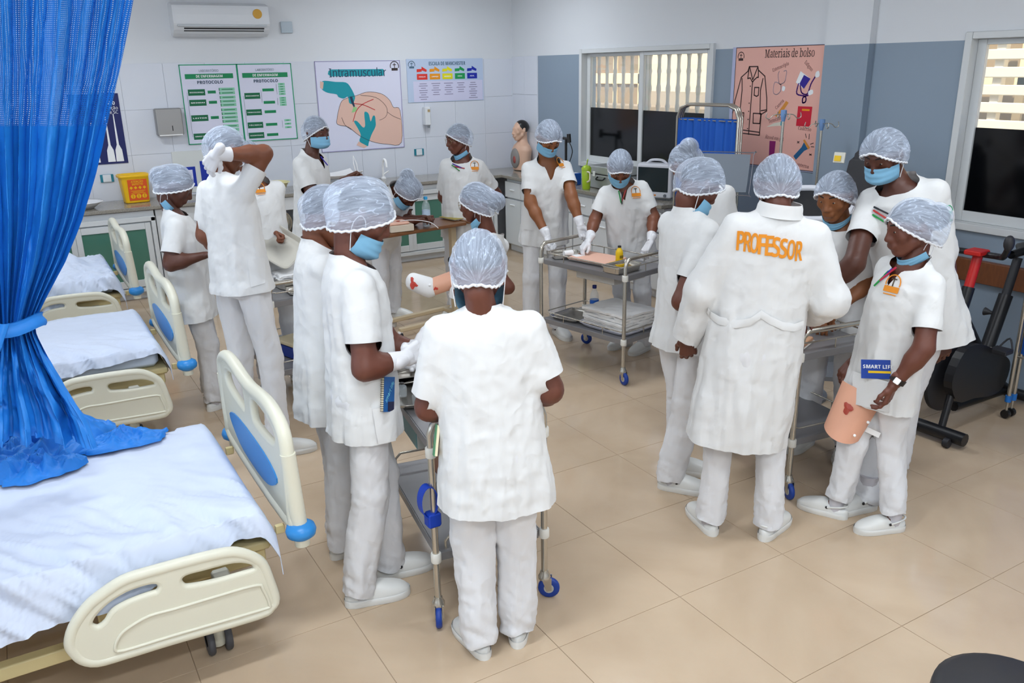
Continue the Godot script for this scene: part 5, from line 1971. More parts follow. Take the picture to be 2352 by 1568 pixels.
	mark(im, "cuff_drawing", q2.call([0.44, 0.9, 0.54, 0.96, 0.5, 0.98, 0.41, 0.94]), flesh, 0.0092)
	mark(im, "pen_drawing", q2.call([0.37, 0.39, 0.4, 0.39, 0.425, 0.5, 0.41, 0.51, 0.385, 0.46]), ink, 0.0095)
	crest(im, Vector2(0.425, 0.415), 0.05, line)
	# ---- level chart ----
	var ms := poster("level_chart", "pale blue level chart with five coloured blocks, red to blue", Transform3D(W, Vector3(3.09, 1.95, wall)), Vector2(0.985, 0.475), M("paper_blue", hexc("bfcfe8"), 0.5))
	mark(ms, "text_panel", rect(-0.42, -0.23, 0.48, -0.005), M("paper_pale", hexc("d7d6ef"), 0.5), 0.0076)
	words(ms, "title", "ESCALA DE MANCHESTER", 0.02, 0.185, 0.055, M("ink_slate", hexc("4f6f86"), 0.6), true, 0.47)
	crest(ms, Vector2(-0.43, 0.175), 0.04, M("ink_slate"))
	var cl := [hexc("e2392f"), hexc("ef9a17"), hexc("e8df12"), hexc("129a50"), hexc("1226a8")]
	var nm := ["VERMELHO", "LARANJA", "AMARELO", "VERDE", "AZUL"]
	for k in 5:
		var x := -0.305 + k * 0.162
		var m := M("level_ink_%d" % k, cl[k], 0.5)
		mark(ms, "colour_block", rect(x - 0.066, 0.012, x + 0.066, 0.075), m)
		mark(ms, "wristband", PackedVector2Array([Vector2(x - 0.066, 0.095), Vector2(x - 0.003, 0.1), Vector2(x - 0.004, 0.13), Vector2(x - 0.064, 0.127)]), m)
		mark(ms, "wristband", PackedVector2Array([Vector2(x - 0.004, 0.115), Vector2(x + 0.055, 0.095), Vector2(x + 0.062, 0.118), Vector2(x - 0.002, 0.155)]), m)
		words(ms, "block_lettering", nm[k], x, 0.043, 0.018, white_ink, true, 0.085 if k < 3 else 0.06)
		var ls := []
		for j in [8, 6, 6, 5, 8][k]:
			var hw: float = 0.045 + 0.014 * sin(j * 2.3 + k)
			ls.append([x + 0.008 - hw, -0.037 - j * 0.0245, x + 0.008 + hw, -0.029 - j * 0.0245])
		rects(ms, "small_print", ls, M("ink_mauve", hexc("8f8aa8"), 0.6))
	# ---- dark blue poster behind the curtain ----
	var bp := poster("syringe_poster", "dark blue poster with white syringes, half behind the blue curtain", Transform3D(W, Vector3(-0.66, 1.58, wall)), Vector2(0.44, 0.66), M("paper_navy", hexc("0d1a5e"), 0.5))
	for x in [-0.06, 0.075, 0.15]:
		mark(bp, "syringe_drawing", PackedVector2Array([Vector2(x - 0.004, 0.14), Vector2(x + 0.004, 0.14), Vector2(x + 0.01, -0.15), Vector2(x + 0.03, -0.2), Vector2(x + 0.034, -0.31), Vector2(x - 0.034, -0.31), Vector2(x - 0.03, -0.2), Vector2(x - 0.01, -0.15)]), white_ink)
	words(bp, "lettering", "ação", 0.16, 0.195, 0.04, white_ink)
	words(bp, "lettering", "e SC", 0.16, 0.155, 0.04, white_ink)
	words(bp, "lettering", "4,0", 0.15, 0.24, 0.045, white_ink, true)
	# ---- pale panel with two blue boards ----
	var np := poster("notice_panel", "pale wall panel with two dark blue instruction boards", Transform3D(W, Vector3(0.28, 1.12, wall)), Vector2(0.62, 0.42), M("panel_pale", hexc("dcdfdc"), 0.5))
	mark(np, "blue_board", rect(-0.22, -0.15, -0.1, 0.05), M("board_blue", hexc("0b2fa5"), 0.5))
	mark(np, "blue_board", rect(-0.05, -0.2, 0.27, 0.1), M("board_blue"))
	mark(np, "board_window", rect(-0.19, -0.08, -0.13, 0.02), M("paper_lilac"), 0.0095)
	mark(np, "board_window", rect(0.03, -0.12, 0.22, 0.03), M("board_photo", hexc("46596b"), 0.5), 0.0095)
	mark(np, "board_star", PackedVector2Array([Vector2(0.055, 0.08), Vector2(0.08, 0.06), Vector2(0.055, 0.04), Vector2(0.035, 0.06)]), M("level_ink_1"), 0.0095)
	# ---- pink poster on the right wall ----
	var RB := Basis(Vector3.UP, -PI / 2)
	var pk := poster("pocket_poster", "pink poster of a lab coat and pocket equipment with handwritten captions", Transform3D(RB, Vector3(RIGHT - 0.002, 1.73, -2.82)), Vector2(0.99, 0.96), M("paper_frame", hexc("b9bede"), 0.5))
	pink_poster(pk)

func crest(t: Node3D, c: Vector2, r: float, m: Material) -> void:
	var ring := []
	for k in 15:
		var a := lerpf(-0.35, PI + 0.35, k / 14.0)
		ring.append(c + Vector2(cos(a), sin(a)) * r)
	stroke(t, "crest", [ring, [c + Vector2(0, -r * 0.5), c + Vector2(0, r * 0.6)], [c + Vector2(-r * 0.35, r * 0.3), c + Vector2(r * 0.35, r * 0.3)]], r * 0.16, m)
	mark(t, "crest_base", rect(c.x - r * 0.75, c.y - r * 0.95, c.x + r * 0.75, c.y - r * 0.4), m, 0.009)

func pink_poster(pk: Node3D) -> void:
	var ink := M("ink_brown", hexc("3d2321"), 0.6)
	var soft := M("ink_rose", hexc("8a5a58"), 0.6)
	mark(pk, "pink_sheet", rect(-0.452, -0.47, 0.485, 0.475), M("paper_pink", hexc("eeb5a6"), 0.5), 0.0076)
	stroke(pk, "thin_frame", [pl([-0.452, -0.47, 0.485, -0.47, 0.485, 0.475, -0.452, 0.475], 0, true)], 0.005, ink)
	# positions measured on the sheet: u 0..1 right, v 0..1 down
	var U := func(a: Array) -> Array:
		var o := []
		for k in range(0, a.size(), 2):
			o.append(Vector2(-0.452 + a[k] * 0.937, 0.475 - a[k + 1] * 0.945))
		return o
	var F2 := func(a: Array) -> PackedVector2Array:
		return PackedVector2Array(U.call(a))
	words(pk, "title", "Materiais de bolso", 0.12, 0.42, 0.085, ink, false, 0.5, "Droid Serif")
	crest(pk, Vector2(-0.395, 0.405), 0.035, ink)
	# lab coat
	var coat := [U.call([0.17, 0.16, 0.27, 0.16, 0.28, 0.19, 0.36, 0.24, 0.4, 0.42, 0.41, 0.53, 0.35, 0.56, 0.345, 0.74, 0.02, 0.73]), U.call([0.17, 0.16, 0.155, 0.2, 0.08, 0.25, 0.02, 0.45, 0.0, 0.56]), U.call([0.17, 0.16, 0.16, 0.26, 0.19, 0.255, 0.21, 0.28, 0.22, 0.29, 0.24, 0.27, 0.27, 0.25, 0.285, 0.25, 0.28, 0.19]), U.call([0.22, 0.285, 0.215, 0.74]), U.call([0.09, 0.26, 0.1, 0.36, 0.09, 0.56]), U.call([0.34, 0.26, 0.32, 0.36, 0.335, 0.56]), U.call([0.345, 0.53, 0.41, 0.52]), U.call([0.03, 0.7, 0.345, 0.715]), U.call([0.25, 0.335, 0.3, 0.335, 0.3, 0.4, 0.28, 0.41, 0.25, 0.4, 0.25, 0.335]), U.call([0.255, 0.555, 0.345, 0.555, 0.34, 0.64, 0.26, 0.64, 0.255, 0.555]), U.call([0.06, 0.555, 0.14, 0.555, 0.14, 0.645, 0.06, 0.645, 0.06, 0.555]), U.call([0.175, 0.165, 0.22, 0.27, 0.27, 0.165])]
	stroke(pk, "coat_drawing", coat, 0.0095, ink)
	for v in [0.325, 0.47, 0.54, 0.61, 0.69]:
		stroke(pk, "coat_button", [U.call([0.195, v, 0.2, v])], 0.009, ink)
	# captions
	for c in [["Estetoscópio", 0.53, 0.165, 0.17, 0.32], ["Esfigmo", 0.83, 0.16, 0.1, -0.7], ["Caneta", 0.55, 0.47, 0.1, 0.75], ["Termômetro", 0.53, 0.595, 0.17, 0.28], ["Caderno", 0.845, 0.66, 0.13, -0.05], ["Álcool em gel", 0.52, 0.755, 0.2, -0.05], ["Lanterna", 0.85, 0.96, 0.14, -0.1]]:
		var p: Vector2 = U.call([c[1], c[2]])[0]
		words(pk, "caption", c[0], p.x, p.y, 0.036, soft, false, c[3], "Droid Serif", c[4])
	# stethoscope
	stroke(pk, "stethoscope_drawing", [curve(U.call([0.52, 0.2, 0.51, 0.23, 0.53, 0.3, 0.56, 0.3, 0.59, 0.28, 0.6, 0.2, 0.57, 0.2]), 4), curve(U.call([0.55, 0.31, 0.48, 0.29, 0.47, 0.37, 0.51, 0.39, 0.55, 0.36, 0.55, 0.31]), 4)], 0.006, M("ink_lav", hexc("b79fae"), 0.6))
	mark(pk, "stethoscope_disc", smooth2(F2.call([0.57, 0.32, 0.6, 0.33, 0.59, 0.36, 0.565, 0.355]), 3), M("ink_white"), 0.009)
	# pressure meter
	mark(pk, "cuff_drawing", F2.call([0.75, 0.2, 0.86, 0.26, 0.8, 0.34, 0.71, 0.29]), M("ink_white"), 0.0085)
	mark(pk, "cuff_drawing", F2.call([0.79, 0.23, 0.86, 0.26, 0.8, 0.34, 0.75, 0.3]), M("ink_violet", hexc("2c148f"), 0.6), 0.0092)
	stroke(pk, "hose_drawing", [curve(U.call([0.76, 0.31, 0.78, 0.37, 0.84, 0.38, 0.87, 0.3, 0.91, 0.24]), 4), curve(U.call([0.74, 0.3, 0.73, 0.38, 0.82, 0.4, 0.83, 0.44, 0.8, 0.45, 0.8, 0.41, 0.85, 0.39]), 4)], 0.011, M("ink_purple", hexc("5c2390"), 0.6))
	mark(pk, "bulb_drawing", smooth2(F2.call([0.91, 0.21, 0.94, 0.2, 0.95, 0.24, 0.91, 0.25]), 3), M("ink_white"), 0.0095)
	mark(pk, "bulb_drawing", smooth2(F2.call([0.85, 0.36, 0.89, 0.345, 0.9, 0.375, 0.86, 0.39]), 3), M("ink_white"), 0.0095)
	# pen, thermometer, notebook, gel, torch
	mark(pk, "pen_drawing", F2.call([0.51, 0.57, 0.58, 0.49, 0.62, 0.44, 0.65, 0.455, 0.6, 0.52, 0.53, 0.575]), M("ink_amber", hexc("e0933a"), 0.6))
	mark(pk, "thermometer_drawing", F2.call([0.42, 0.665, 0.5, 0.63, 0.6, 0.61, 0.6, 0.645, 0.5, 0.655]), M("ink_cream", hexc("e6e0cf"), 0.6))
	mark(pk, "thermometer_end", F2.call([0.58, 0.61, 0.62, 0.61, 0.62, 0.645, 0.58, 0.645]), M("ink_aqua", hexc("23a0b5"), 0.6), 0.0092)
	mark(pk, "notebook_drawing", F2.call([0.755, 0.48, 0.905, 0.48, 0.9, 0.64, 0.75, 0.64]), M("ink_crimson", hexc("cf1230"), 0.6))
	mark(pk, "notebook_label", F2.call([0.8, 0.5, 0.88, 0.5, 0.88, 0.515, 0.8, 0.515]), M("level_ink_1"), 0.0092)
	mark(pk, "gel_drawing", F2.call([0.47, 0.78, 0.54, 0.78, 0.535, 0.92, 0.475, 0.92]), M("ink_magenta", hexc("8c1266"), 0.6))
	mark(pk, "torch_drawing", F2.call([0.75, 0.89, 0.83, 0.81, 0.85, 0.77, 0.9, 0.82, 0.86, 0.84, 0.78, 0.92]), M("ink_steel_blue", hexc("1d5f8e"), 0.6))
	mark(pk, "torch_lens", F2.call([0.84, 0.755, 0.855, 0.745, 0.92, 0.81, 0.9, 0.825]), M("ink_amber"), 0.0092)
	stroke(pk, "torch_rays", [U.call([0.87, 0.73, 0.86, 0.7]), U.call([0.9, 0.74, 0.9, 0.7]), U.call([0.92, 0.78, 0.95, 0.77]), U.call([0.93, 0.8, 0.96, 0.8]), U.call([0.78, 0.765, 0.8, 0.78]), U.call([0.8, 0.765, 0.78, 0.78]), U.call([0.92, 0.86, 0.94, 0.87]), U.call([0.94, 0.86, 0.92, 0.87])], 0.006, ink)

# stainless trolley: origin on the floor under its middle, long side along local z
func trolley(label: String, at: Vector3, turn: float, L: float, W: float, top: float, low: float, rails: bool, blue := true) -> Node3D:
	var t := thing("trolley", label, "trolley", at, turn)
	var st := M("stainless", hexc("c4bfb4"), 0.24, 0.85)
	var sheet_m := M("shelf_steel", hexc("8a898b"), 0.36, 0.35)
	var wheel := M("caster_blue", hexc("123c96"), 0.45)
	var hub := M("caster_hub", hexc("b8b5ac"), 0.4)
	var plug := M("clamp_white", hexc("e4e2da"), 0.45)
	var hw := W / 2
	var hl := L / 2
	for e in [-1, 1]:
		var z: float = e * hl
		# each end is one bent tube: two legs joined over the top as a handle
		var pts := [Vector3(-hw, 0.11, z), Vector3(-hw, top + 0.06, z), Vector3(-hw + 0.012, top + 0.095, z), Vector3(-hw + 0.04, top + 0.115, z), Vector3(hw - 0.04, top + 0.115, z), Vector3(hw - 0.012, top + 0.095, z), Vector3(hw, top + 0.06, z), Vector3(hw, 0.11, z)]
		obj("end_frame", tb(pts, 0.0135, 10), st, t)
		for s in [-1, 1]:
			for y in [top, low]:
				obj("corner_clamp", lth([Vector2(0.0, -0.02), Vector2(0.019, -0.02), Vector2(0.021, -0.016), Vector2(0.021, 0.016), Vector2(0.019, 0.02), Vector2(0.0, 0.02)], 12, xf_at(Vector3(s * hw, y - 0.01, z))), plug, t)
			var c := obj("caster", lth([Vector2(0.0, 0.125), Vector2(0.016, 0.125), Vector2(0.02, 0.11), Vector2(0.026, 0.1), Vector2(0.026, 0.088), Vector2(0.0, 0.085)], 12, xf_at(Vector3(s * hw, 0, z))), st, t)
			var an: float = 0.7 * s + 0.4 * e
			var fx := Transform3D(Basis(Vector3.UP, an), Vector3(s * hw, 0.045, z) + Basis(Vector3.UP, an) * Vector3(0, 0, 0.018))
			var fk := MB.new()
			for q in [-1, 1]:
				fk.prism(pv([-0.03, 0.05, 0.012, 0.05, 0.012, -0.006, -0.008, -0.012]), 0.003, fx * Transform3D(Basis(Vector3.BACK, Vector3.UP, Vector3.RIGHT), Vector3(q * 0.0165, 0, 0)))
			obj("fork", fk, st, c)
			obj("wheel", lth([Vector2(0.02, -0.011), Vector2(0.04, -0.012), Vector2(0.045, -0.006), Vector2(0.045, 0.006), Vector2(0.04, 0.012), Vector2(0.02, 0.011)], 20, fx * Transform3D(Basis(Vector3.BACK, PI / 2), Vector3.ZERO)), wheel, c)
			obj("hub", lth([Vector2(0.0, -0.0135), Vector2(0.02, -0.0135), Vector2(0.022, -0.009), Vector2(0.022, 0.009), Vector2(0.02, 0.0135), Vector2(0.0, 0.0135)], 14, fx * Transform3D(Basis(Vector3.BACK, PI / 2), Vector3.ZERO)), hub, c)
	for y in [top, low]:
		var sh := MB.new()
		sh.box(Vector3(0, y - 0.006, 0), Vector3(W - 0.03, 0.012, L - 0.03), 0.002)
		for q in [-1, 1]:
			sh.box(Vector3(q * (hw - 0.012), y - 0.018, 0), Vector3(0.006, 0.035, L - 0.04), 0.002)
			sh.box(Vector3(0, y - 0.018, q * (hl - 0.012)), Vector3(W - 0.04, 0.035, 0.006), 0.002)
		obj("shelf", sh, sheet_m, t)
		if rails:
			var r := []
			var k := 0.035
			for q in [Vector2(-hw + 0.02, -hl + 0.02 + k), Vector2(-hw + 0.02 + k, -hl + 0.02), Vector2(hw - 0.02 - k, -hl + 0.02), Vector2(hw - 0.02, -hl + 0.02 + k), Vector2(hw - 0.02, hl - 0.02 - k), Vector2(hw - 0.02 - k, hl - 0.02), Vector2(-hw + 0.02 + k, hl - 0.02), Vector2(-hw + 0.02, hl - 0.02 - k)]:
				r.append(Vector3(q.x, y + 0.05, q.y))
			var rm := MB.new()
			rm.tube(r, 0.0045, 8, true)
			for q in [[-1, -0.5], [-1, 0.5], [1, -0.5], [1, 0.5], [0, -1], [0, 1]]:
				var p := Vector3(q[0] * (hw - 0.02), y, q[1] * (hl - 0.02))
				rm.tube([p, p + Vector3(0, 0.05, 0)], 0.0035, 6)
			obj("guard_rail", rm, st, t)
		else:
			for q in [-1, 1]:
				var z: float = q * (hl - 0.03)
				obj("guard_rail", tb([Vector3(-hw + 0.05, y, z), Vector3(-hw + 0.05, y + 0.035, z), Vector3(-hw + 0.075, y + 0.06, z), Vector3(hw - 0.075, y + 0.06, z), Vector3(hw - 0.05, y + 0.035, z), Vector3(hw - 0.05, y, z)], 0.006, 8), st, t)
	return t
# place something on a trolley: local (x, y, z)
func on(t: Node3D, x: float, y: float, z: float) -> Vector3:
	return t.transform * Vector3(x, y, z)

func bottle(called: String, label: String, at: Vector3, r: float, h: float, body: Material, cap: Material, band: Material, water := false) -> Node3D:
	var t := thing(called, label, "bottle", at)
	obj("bottle_body", lth([Vector2(0, 0), Vector2(r * 0.92, 0), Vector2(r, h * 0.03), Vector2(r, h * 0.62), Vector2(r * 0.9, h * 0.72), Vector2(r * 0.45, h * 0.86), Vector2(r * 0.4, h * 0.9)], 20), body, t)
	obj("cap", lth([Vector2(r * 0.46, h * 0.9), Vector2(r * 0.48, h * 0.91), Vector2(r * 0.48, h * 0.99), Vector2(r * 0.42, h), Vector2(0, h)], 16), cap, t)
	if band:
		obj("label_band", lth([Vector2(r * 1.01, h * 0.3), Vector2(r * 1.015, h * 0.3), Vector2(r * 1.015, h * 0.55), Vector2(r * 1.01, h * 0.55)], 20), band, t)
	if water:
		obj("water", lth([Vector2(0, 0.002), Vector2(r * 0.88, 0.002), Vector2(r * 0.95, h * 0.04), Vector2(r * 0.95, h * 0.5), Vector2(0, h * 0.5)], 18), M("water", Color(0.8, 0.9, 0.95, 0.3), 0.05, 0, {"transparency": BaseMaterial3D.TRANSPARENCY_ALPHA}), t)
	return t
# pressed metal tray, local z long
func tray(label: String, at: Vector3, turn: float, L: float, W: float, h: float, mat: Material, called := "tray") -> Node3D:
	var t := thing(called, label, "tray", at, turn)
	var g := []
	for q in [[1.0, h], [0.985, h - 0.002], [0.94, h * 0.9], [0.9, 0.006], [0.87, 0.002], [0.0, 0.002]]:
		var row := PackedVector3Array()
		for k in 40:
			var a := TAU * k / 40.0
			var c := cos(a)
			var s := sin(a)
			var x := signf(c) * pow(absf(c), 0.3)
			var z := signf(s) * pow(absf(s), 0.3)
			var d: float = (1.0 - q[0]) * 0.5 * W if q[0] > 0.5 else 1e9
			row.append(Vector3(x * maxf(W / 2 - d, 0.0), q[1], z * maxf(L / 2 - d, 0.0)))
		g.append(row)
	var b := MB.new()
	b.grid(g, 0.0015, true, true)
	obj("basin", b, mat, t)
	b = MB.new()
	var rim := []
	for k in 40:
		rim.append(g[0][k])
	b.tube(rim, 0.003, 6, true)
	obj("rolled_rim", b, mat, t)
	return t
func cloth_pile(t: Node3D, n: int, w: float, l: float, mat: Material) -> void:
	var nz := FastNoiseLite.new()
	nz.frequency = 1.0
	for k in n:
		var g := []
		for r in 13:
			var row := PackedVector3Array()
			for c in 15:
				var u := r / 12.0 - 0.5
				var v := c / 14.0 - 0.5
				var edge := pow(maxf(absf(u), absf(v)) * 2.0, 6.0)
				row.append(Vector3(u * w * (1.0 + 0.05 * nz.get_noise_2d(k * 3.0, v * 3.0)) + 0.01 * sin(k * 2.1), 0.012 + k * 0.021 + 0.012 * nz.get_noise_3d(u * 5.0, v * 5.0, k * 4.0) - 0.007 * edge, v * l * (1.0 + 0.05 * nz.get_noise_2d(k * 7.0, u * 3.0))))
			g.append(row)
		var b := MB.new()
		b.grid(g, 0.016, false, true)
		obj("folded_cloth", b, mat, t)

func build_trolleys() -> void:
	var steel := M("steel")
	var tray_m := M("tray_steel", hexc("c2beb6"), 0.22, 0.8)
	var clear := M("clear_plastic", Color(0.9, 0.95, 0.97, 0.22), 0.06, 0, {"transparency": BaseMaterial3D.TRANSPARENCY_ALPHA})
	# --- trolley in front, its end towards the camera held between two legs ---
	var a := trolley("stainless trolley with an iodine-stained tray, its handles nearest the bed end", Vector3(-0.03, 0, -0.75), -0.155, 0.84, 0.455, 0.755, 0.31, false)
	var tr := tray("steel tray stained with brown iodine beside two black-capped bottles", on(a, -0.08, 0.757, -0.15), -0.3, 0.4, 0.3, 0.022, tray_m, "iodine_tray")
	var stain := MB.new()
	var so := PackedVector2Array()
	for k in 22:
		var an := TAU * k / 22.0
		so.append(Vector2(cos(an) * (0.07 + 0.02 * sin(an * 3.0 + 1.0)), sin(an) * (0.1 + 0.03 * sin(an * 5.0))))
	stain.prism(so, 0.0015, Transform3D(Basis(Vector3.RIGHT, Vector3.FORWARD, Vector3.UP), Vector3(0.03, 0.004, 0)))
	obj("iodine_pool", stain, M("iodine", hexc("8a5208"), 0.15), tr)
	var black := M("black_plastic", hexc("1c1b1c"), 0.35)
	bottle("dropper_bottle", "small clear bottle with wide black cap at the tray corner", on(a, -0.16, 0.765, 0.0), 0.02, 0.06, clear, black, null)
	bottle("dropper_bottle", "small clear bottle with wide black cap lying back in the stained tray", on(a, -0.19, 0.765, -0.12), 0.02, 0.06, clear, black, null)
	var tr2 := tray("shallow steel tray with clips behind the stained one", on(a, -0.02, 0.757, -0.36), 0.1, 0.2, 0.36, 0.02, tray_m)
	var gp := thing("spare_gloves", "crumpled pair of white latex gloves on the steel tray", "gloves", on(a, -0.02, 0.79, -0.34), 0.4)
	for k in 2:
		var gm := MB.new()
		put_xf(gm, hand("flat"), Transform3D(Basis(Vector3.UP, 0.5 - k * 1.0).scaled(Vector3(1.05, 0.6, 1.05)), Vector3(k * 0.07 - 0.04, 0.015 + 0.01 * k, -0.07)), k == 1, 0.003)
		obj("glove", gm, M("latex", hexc("e3e3e6"), 0.45), gp)
	# teal drawer tub hung under the top shelf
	var tub := thing("slide_drawer", "teal and grey drawer hung under the trolley's top shelf", "drawer", on(a, -0.17, 0.0, -0.08), -0.155)
	obj("side_wall", bx(Vector3(-0.03, 0.67, 0), Vector3(0.008, 0.09, 0.42), 0.002), M("teal_plastic", hexc("2f8088"), 0.35), tub)
	obj("side_wall", bx(Vector3(0.2, 0.67, 0), Vector3(0.008, 0.09, 0.42), 0.002), M("teal_plastic"), tub)
	obj("front_wall", bx(Vector3(0.085, 0.67, 0.21), Vector3(0.235, 0.09, 0.008), 0.002), M("grey_plastic", hexc("9fa3a0"), 0.4), tub)
	obj("floor_plate", bx(Vector3(0.085, 0.628, 0), Vector3(0.235, 0.006, 0.42), 0.002), M("grey_plastic"), tub)
	obj("label_patch", bx(Vector3(0.085, 0.685, 0.216), Vector3(0.08, 0.035, 0.003)), M("caster_blue"), tub)
	# practice pad on the lower shelf
	var kp := thing("limb_stump_model", "pink practice stump with a small hole on the lower shelf", "model", on(a, 0.05, 0.312, -0.22), 0.5)
	var km := MB.new()
	var pr := [cap_(Vector3(-0.06, 0.06, 0), Vector3(0.08, 0.05, 0), 0.055, 0.048), cap_(Vector3(-0.03, 0.085, 0.0), Vector3(0.02, 0.08, 0.0), 0.05, 0.045)]
	var na := nets(pr, 0.04, 0.007, Vector3(0, 0.06, 0))
	put(km, na[0], normals(na[0], na[1]), na[1])
	obj("stump", km, M("model_skin", hexc("d9a58c"), 0.5), kp)
	var hl := MB.new()
	hl.ball(Vector3(-0.02, 0.125, 0.03), Vector3(0.007, 0.006, 0.007), 10, 8)
	obj("hole", hl, M("hole_dark", hexc("5a2c20"), 0.7), kp)
	# blue tourniquet loop hung on the leg
	var leg := on(a, -0.2275, 0.0, 0.42)
	var tq := thing("tourniquet", "bright blue strap looped round the trolley leg", "strap", Vector3(leg.x, 0, leg.z))
	var tg := []
	for j in 2:
		var row := PackedVector3Array()
		for k in 25:
			var an := TAU * k / 24.0
			row.append(Vector3(cos(an) * 0.035 - 0.022, 0.55 + sin(an) * 0.065, -0.02 + 0.04 * j))
		tg.append(row)
	var tm := MB.new()
	tm.grid(tg, 0.003, false, false)
	obj("strap_loop", tm, M("strap_blue", hexc("0d3fb5"), 0.5), tq)
	obj("buckle", bx(Vector3(-0.005, 0.47, 0), Vector3(0.055, 0.06, 0.05), 0.008), M("strap_blue"), tq)
	# --- trolley between the two gloved students ---
	var b := trolley("stainless railed trolley with yellow bottle above and folded linen below", Vector3(2.055, 0, -2.5), 0.2, 0.8, 0.47, 0.755, 0.31, true)
	var yb := bottle("antiseptic_bottle", "yellow squeeze bottle with black cap in the yellow dish", on(b, -0.02, 0.775, 0.16), 0.026, 0.125, M("yellow_plastic", hexc("eec310"), 0.4), black, null)
	obj("label_patch", bx(Vector3(0, 0.05, 0.026), Vector3(0.03, 0.02, 0.002)), M("label_dark", hexc("8a6f12"), 0.6), yb)
	tray("small yellow dish under the yellow bottle", on(b, -0.03, 0.76, 0.17), 0.2, 0.1, 0.13, 0.022, M("yellow_plastic"), "yellow_dish")
	var pad := thing("suture_pad", "flat pink skin practice pad on the railed trolley", "model", on(b, -0.02, 0.757, -0.05), 0.25)
	obj("skin_layer", bx(Vector3(0, 0.024, 0), Vector3(0.26, 0.014, 0.34), 0.006), M("pad_pink", hexc("ecbaa4"), 0.55), pad)
	obj("base_layer", bx(Vector3(0.01, 0.008, 0), Vector3(0.22, 0.016, 0.36), 0.004), M("pad_white", hexc("e7e2dc"), 0.6), pad)
	tray("deep steel instrument tray at the corner of the railed trolley", on(b, -0.12, 0.757, 0.27), 0.2, 0.17, 0.26, 0.045, tray_m)
	tray("kidney-sized steel tray under the gloved hand", on(b, -0.08, 0.757, -0.3), 1.2, 0.2, 0.12, 0.04, tray_m)
	var roll := thing("gauze_roll", "white gauze roll held on the railed trolley", "gauze", on(b, -0.12, 0.785, -0.24))
	obj("roll", tb([Vector3(-0.035, 0.02, 0), Vector3(0.035, 0.02, 0.01)], 0.02, 14), M("gauze", hexc("eeeeee"), 0.9), roll)
	obj("loose_end", bx(Vector3(0.05, 0.003, 0.03), Vector3(0.06, 0.003, 0.1), 0.001), M("gauze"), roll)
	# lower shelf: tray of folded cloths, metal tray, water bottle
	var lin := thing("linen_stack", "untidy stack of folded white cloths on the lower shelf", "linen", on(b, 0.0, 0.33, 0.16), 0.15)
	cloth_pile(lin, 6, 0.34, 0.4, M("linen", hexc("e9e8e6"), 0.9))
	tray("white plastic tray under the folded cloths", on(b, 0.0, 0.312, 0.14), 0.2, 0.46, 0.38, 0.025, M("white_plastic", hexc("dfdfea"), 0.35))
	tray("empty steel tray on the lower shelf beside the linen", on(b, -0.05, 0.312, -0.24), 0.3, 0.26, 0.3, 0.02, tray_m)
	bottle("water_bottle", "clear water bottle with dark blue cap and blue label on the lower shelf", on(b, 0.06, 0.312, -0.14), 0.033, 0.24, clear, M("cap_navy", hexc("14267f"), 0.4), M("label_blue", hexc("1a5cb8"), 0.5), true)
	# drawer under its top shelf
	var dr := thing("slide_drawer", "pale grey drawer hung under the railed trolley's top shelf", "drawer", on(b, 0.02, 0.0, 0.05), 0.2)
	obj("drawer_box", bx(Vector3(0, 0.685, 0), Vector3(0.34, 0.07, 0.36), 0.006), M("grey_plastic2", hexc("c9c8c4"), 0.4), dr)
	# --- trolley by the professor ---
	var c := trolley("stainless trolley at the professor's side with handle over it", Vector3(1.9, 0, -0.72), -0.12, 0.8, 0.47, 0.755, 0.31, true)
	var wp := thing("wound_pad", "tan rectangular practice pad lying by the trolley handle", "model", on(c, -0.12, 0.757, 0.25), 0.4)
	obj("pad", bx(Vector3(0, 0.012, 0), Vector3(0.16, 0.022, 0.11), 0.006), M("pad_tan", hexc("cf9f7c"), 0.6), wp)
	obj("backing", bx(Vector3(0, 0.0015, 0), Vector3(0.17, 0.003, 0.12), 0.001), M("pad_white"), wp)
	# --- trolley behind the raised arm ---
	var d := trolley("stainless railed trolley with blue kit box between the beds and students", Vector3(-0.06, 0, -3.15), 0.1, 0.75, 0.46, 0.755, 0.31, true)
	tray("steel box tray with gauze on the trolley beside the beds", on(d, 0.03, 0.757, 0.02), 0.1, 0.26, 0.2, 0.06, tray_m)
	var gz := thing("gauze_pad", "loose white gauze sticking out of the steel box tray", "gauze", on(d, 0.03, 0.8, 0.02))
	cloth_pile(gz, 2, 0.17, 0.2, M("gauze"))
	tray("shallow steel tray with pink pad near the trolley edge", on(d, 0.05, 0.757, 0.25), 1.5, 0.24, 0.16, 0.02, tray_m)
	var kb := thing("kit_box", "blue and cream first aid kit box on the trolley shelf beneath", "box", on(d, 0.02, 0.312, 0.15), 0.3)
	obj("box_base", bx(Vector3(0, 0.04, 0), Vector3(0.2, 0.08, 0.3), 0.01), M("kit_blue", hexc("14348c"), 0.45), kb)
	obj("box_lid", bx(Vector3(0, 0.095, 0), Vector3(0.205, 0.03, 0.305), 0.01), M("kit_cream", hexc("d9cba8"), 0.5), kb)
	# --- over-bed table in the middle distance ---
	var o := thing("overbed_table", "rolling table with brown wooden top and beige steel post", "table", Vector3(1.3, 0, -4.06), 0.17)
	var wt := noise_tex(128, 0.05, hexc("6b4326"), hexc("8d5f3b"), 12, 4, Vector2(1, 8))
	var wood := M("wood_brown", Color.WHITE, 0.35, 0, {"albedo_texture": wt, "uv1_triplanar": true, "uv1_scale": Vector3(1.2, 1.2, 1.2)})
	obj("table_top", bx(Vector3(-0.02, 0.855, 0), Vector3(0.84, 0.028, 0.36), 0.008), wood, o)
	obj("side_flap", bx(Vector3(0.5, 0.862, 0), Vector3(0.18, 0.022, 0.36), 0.007), wood, o)
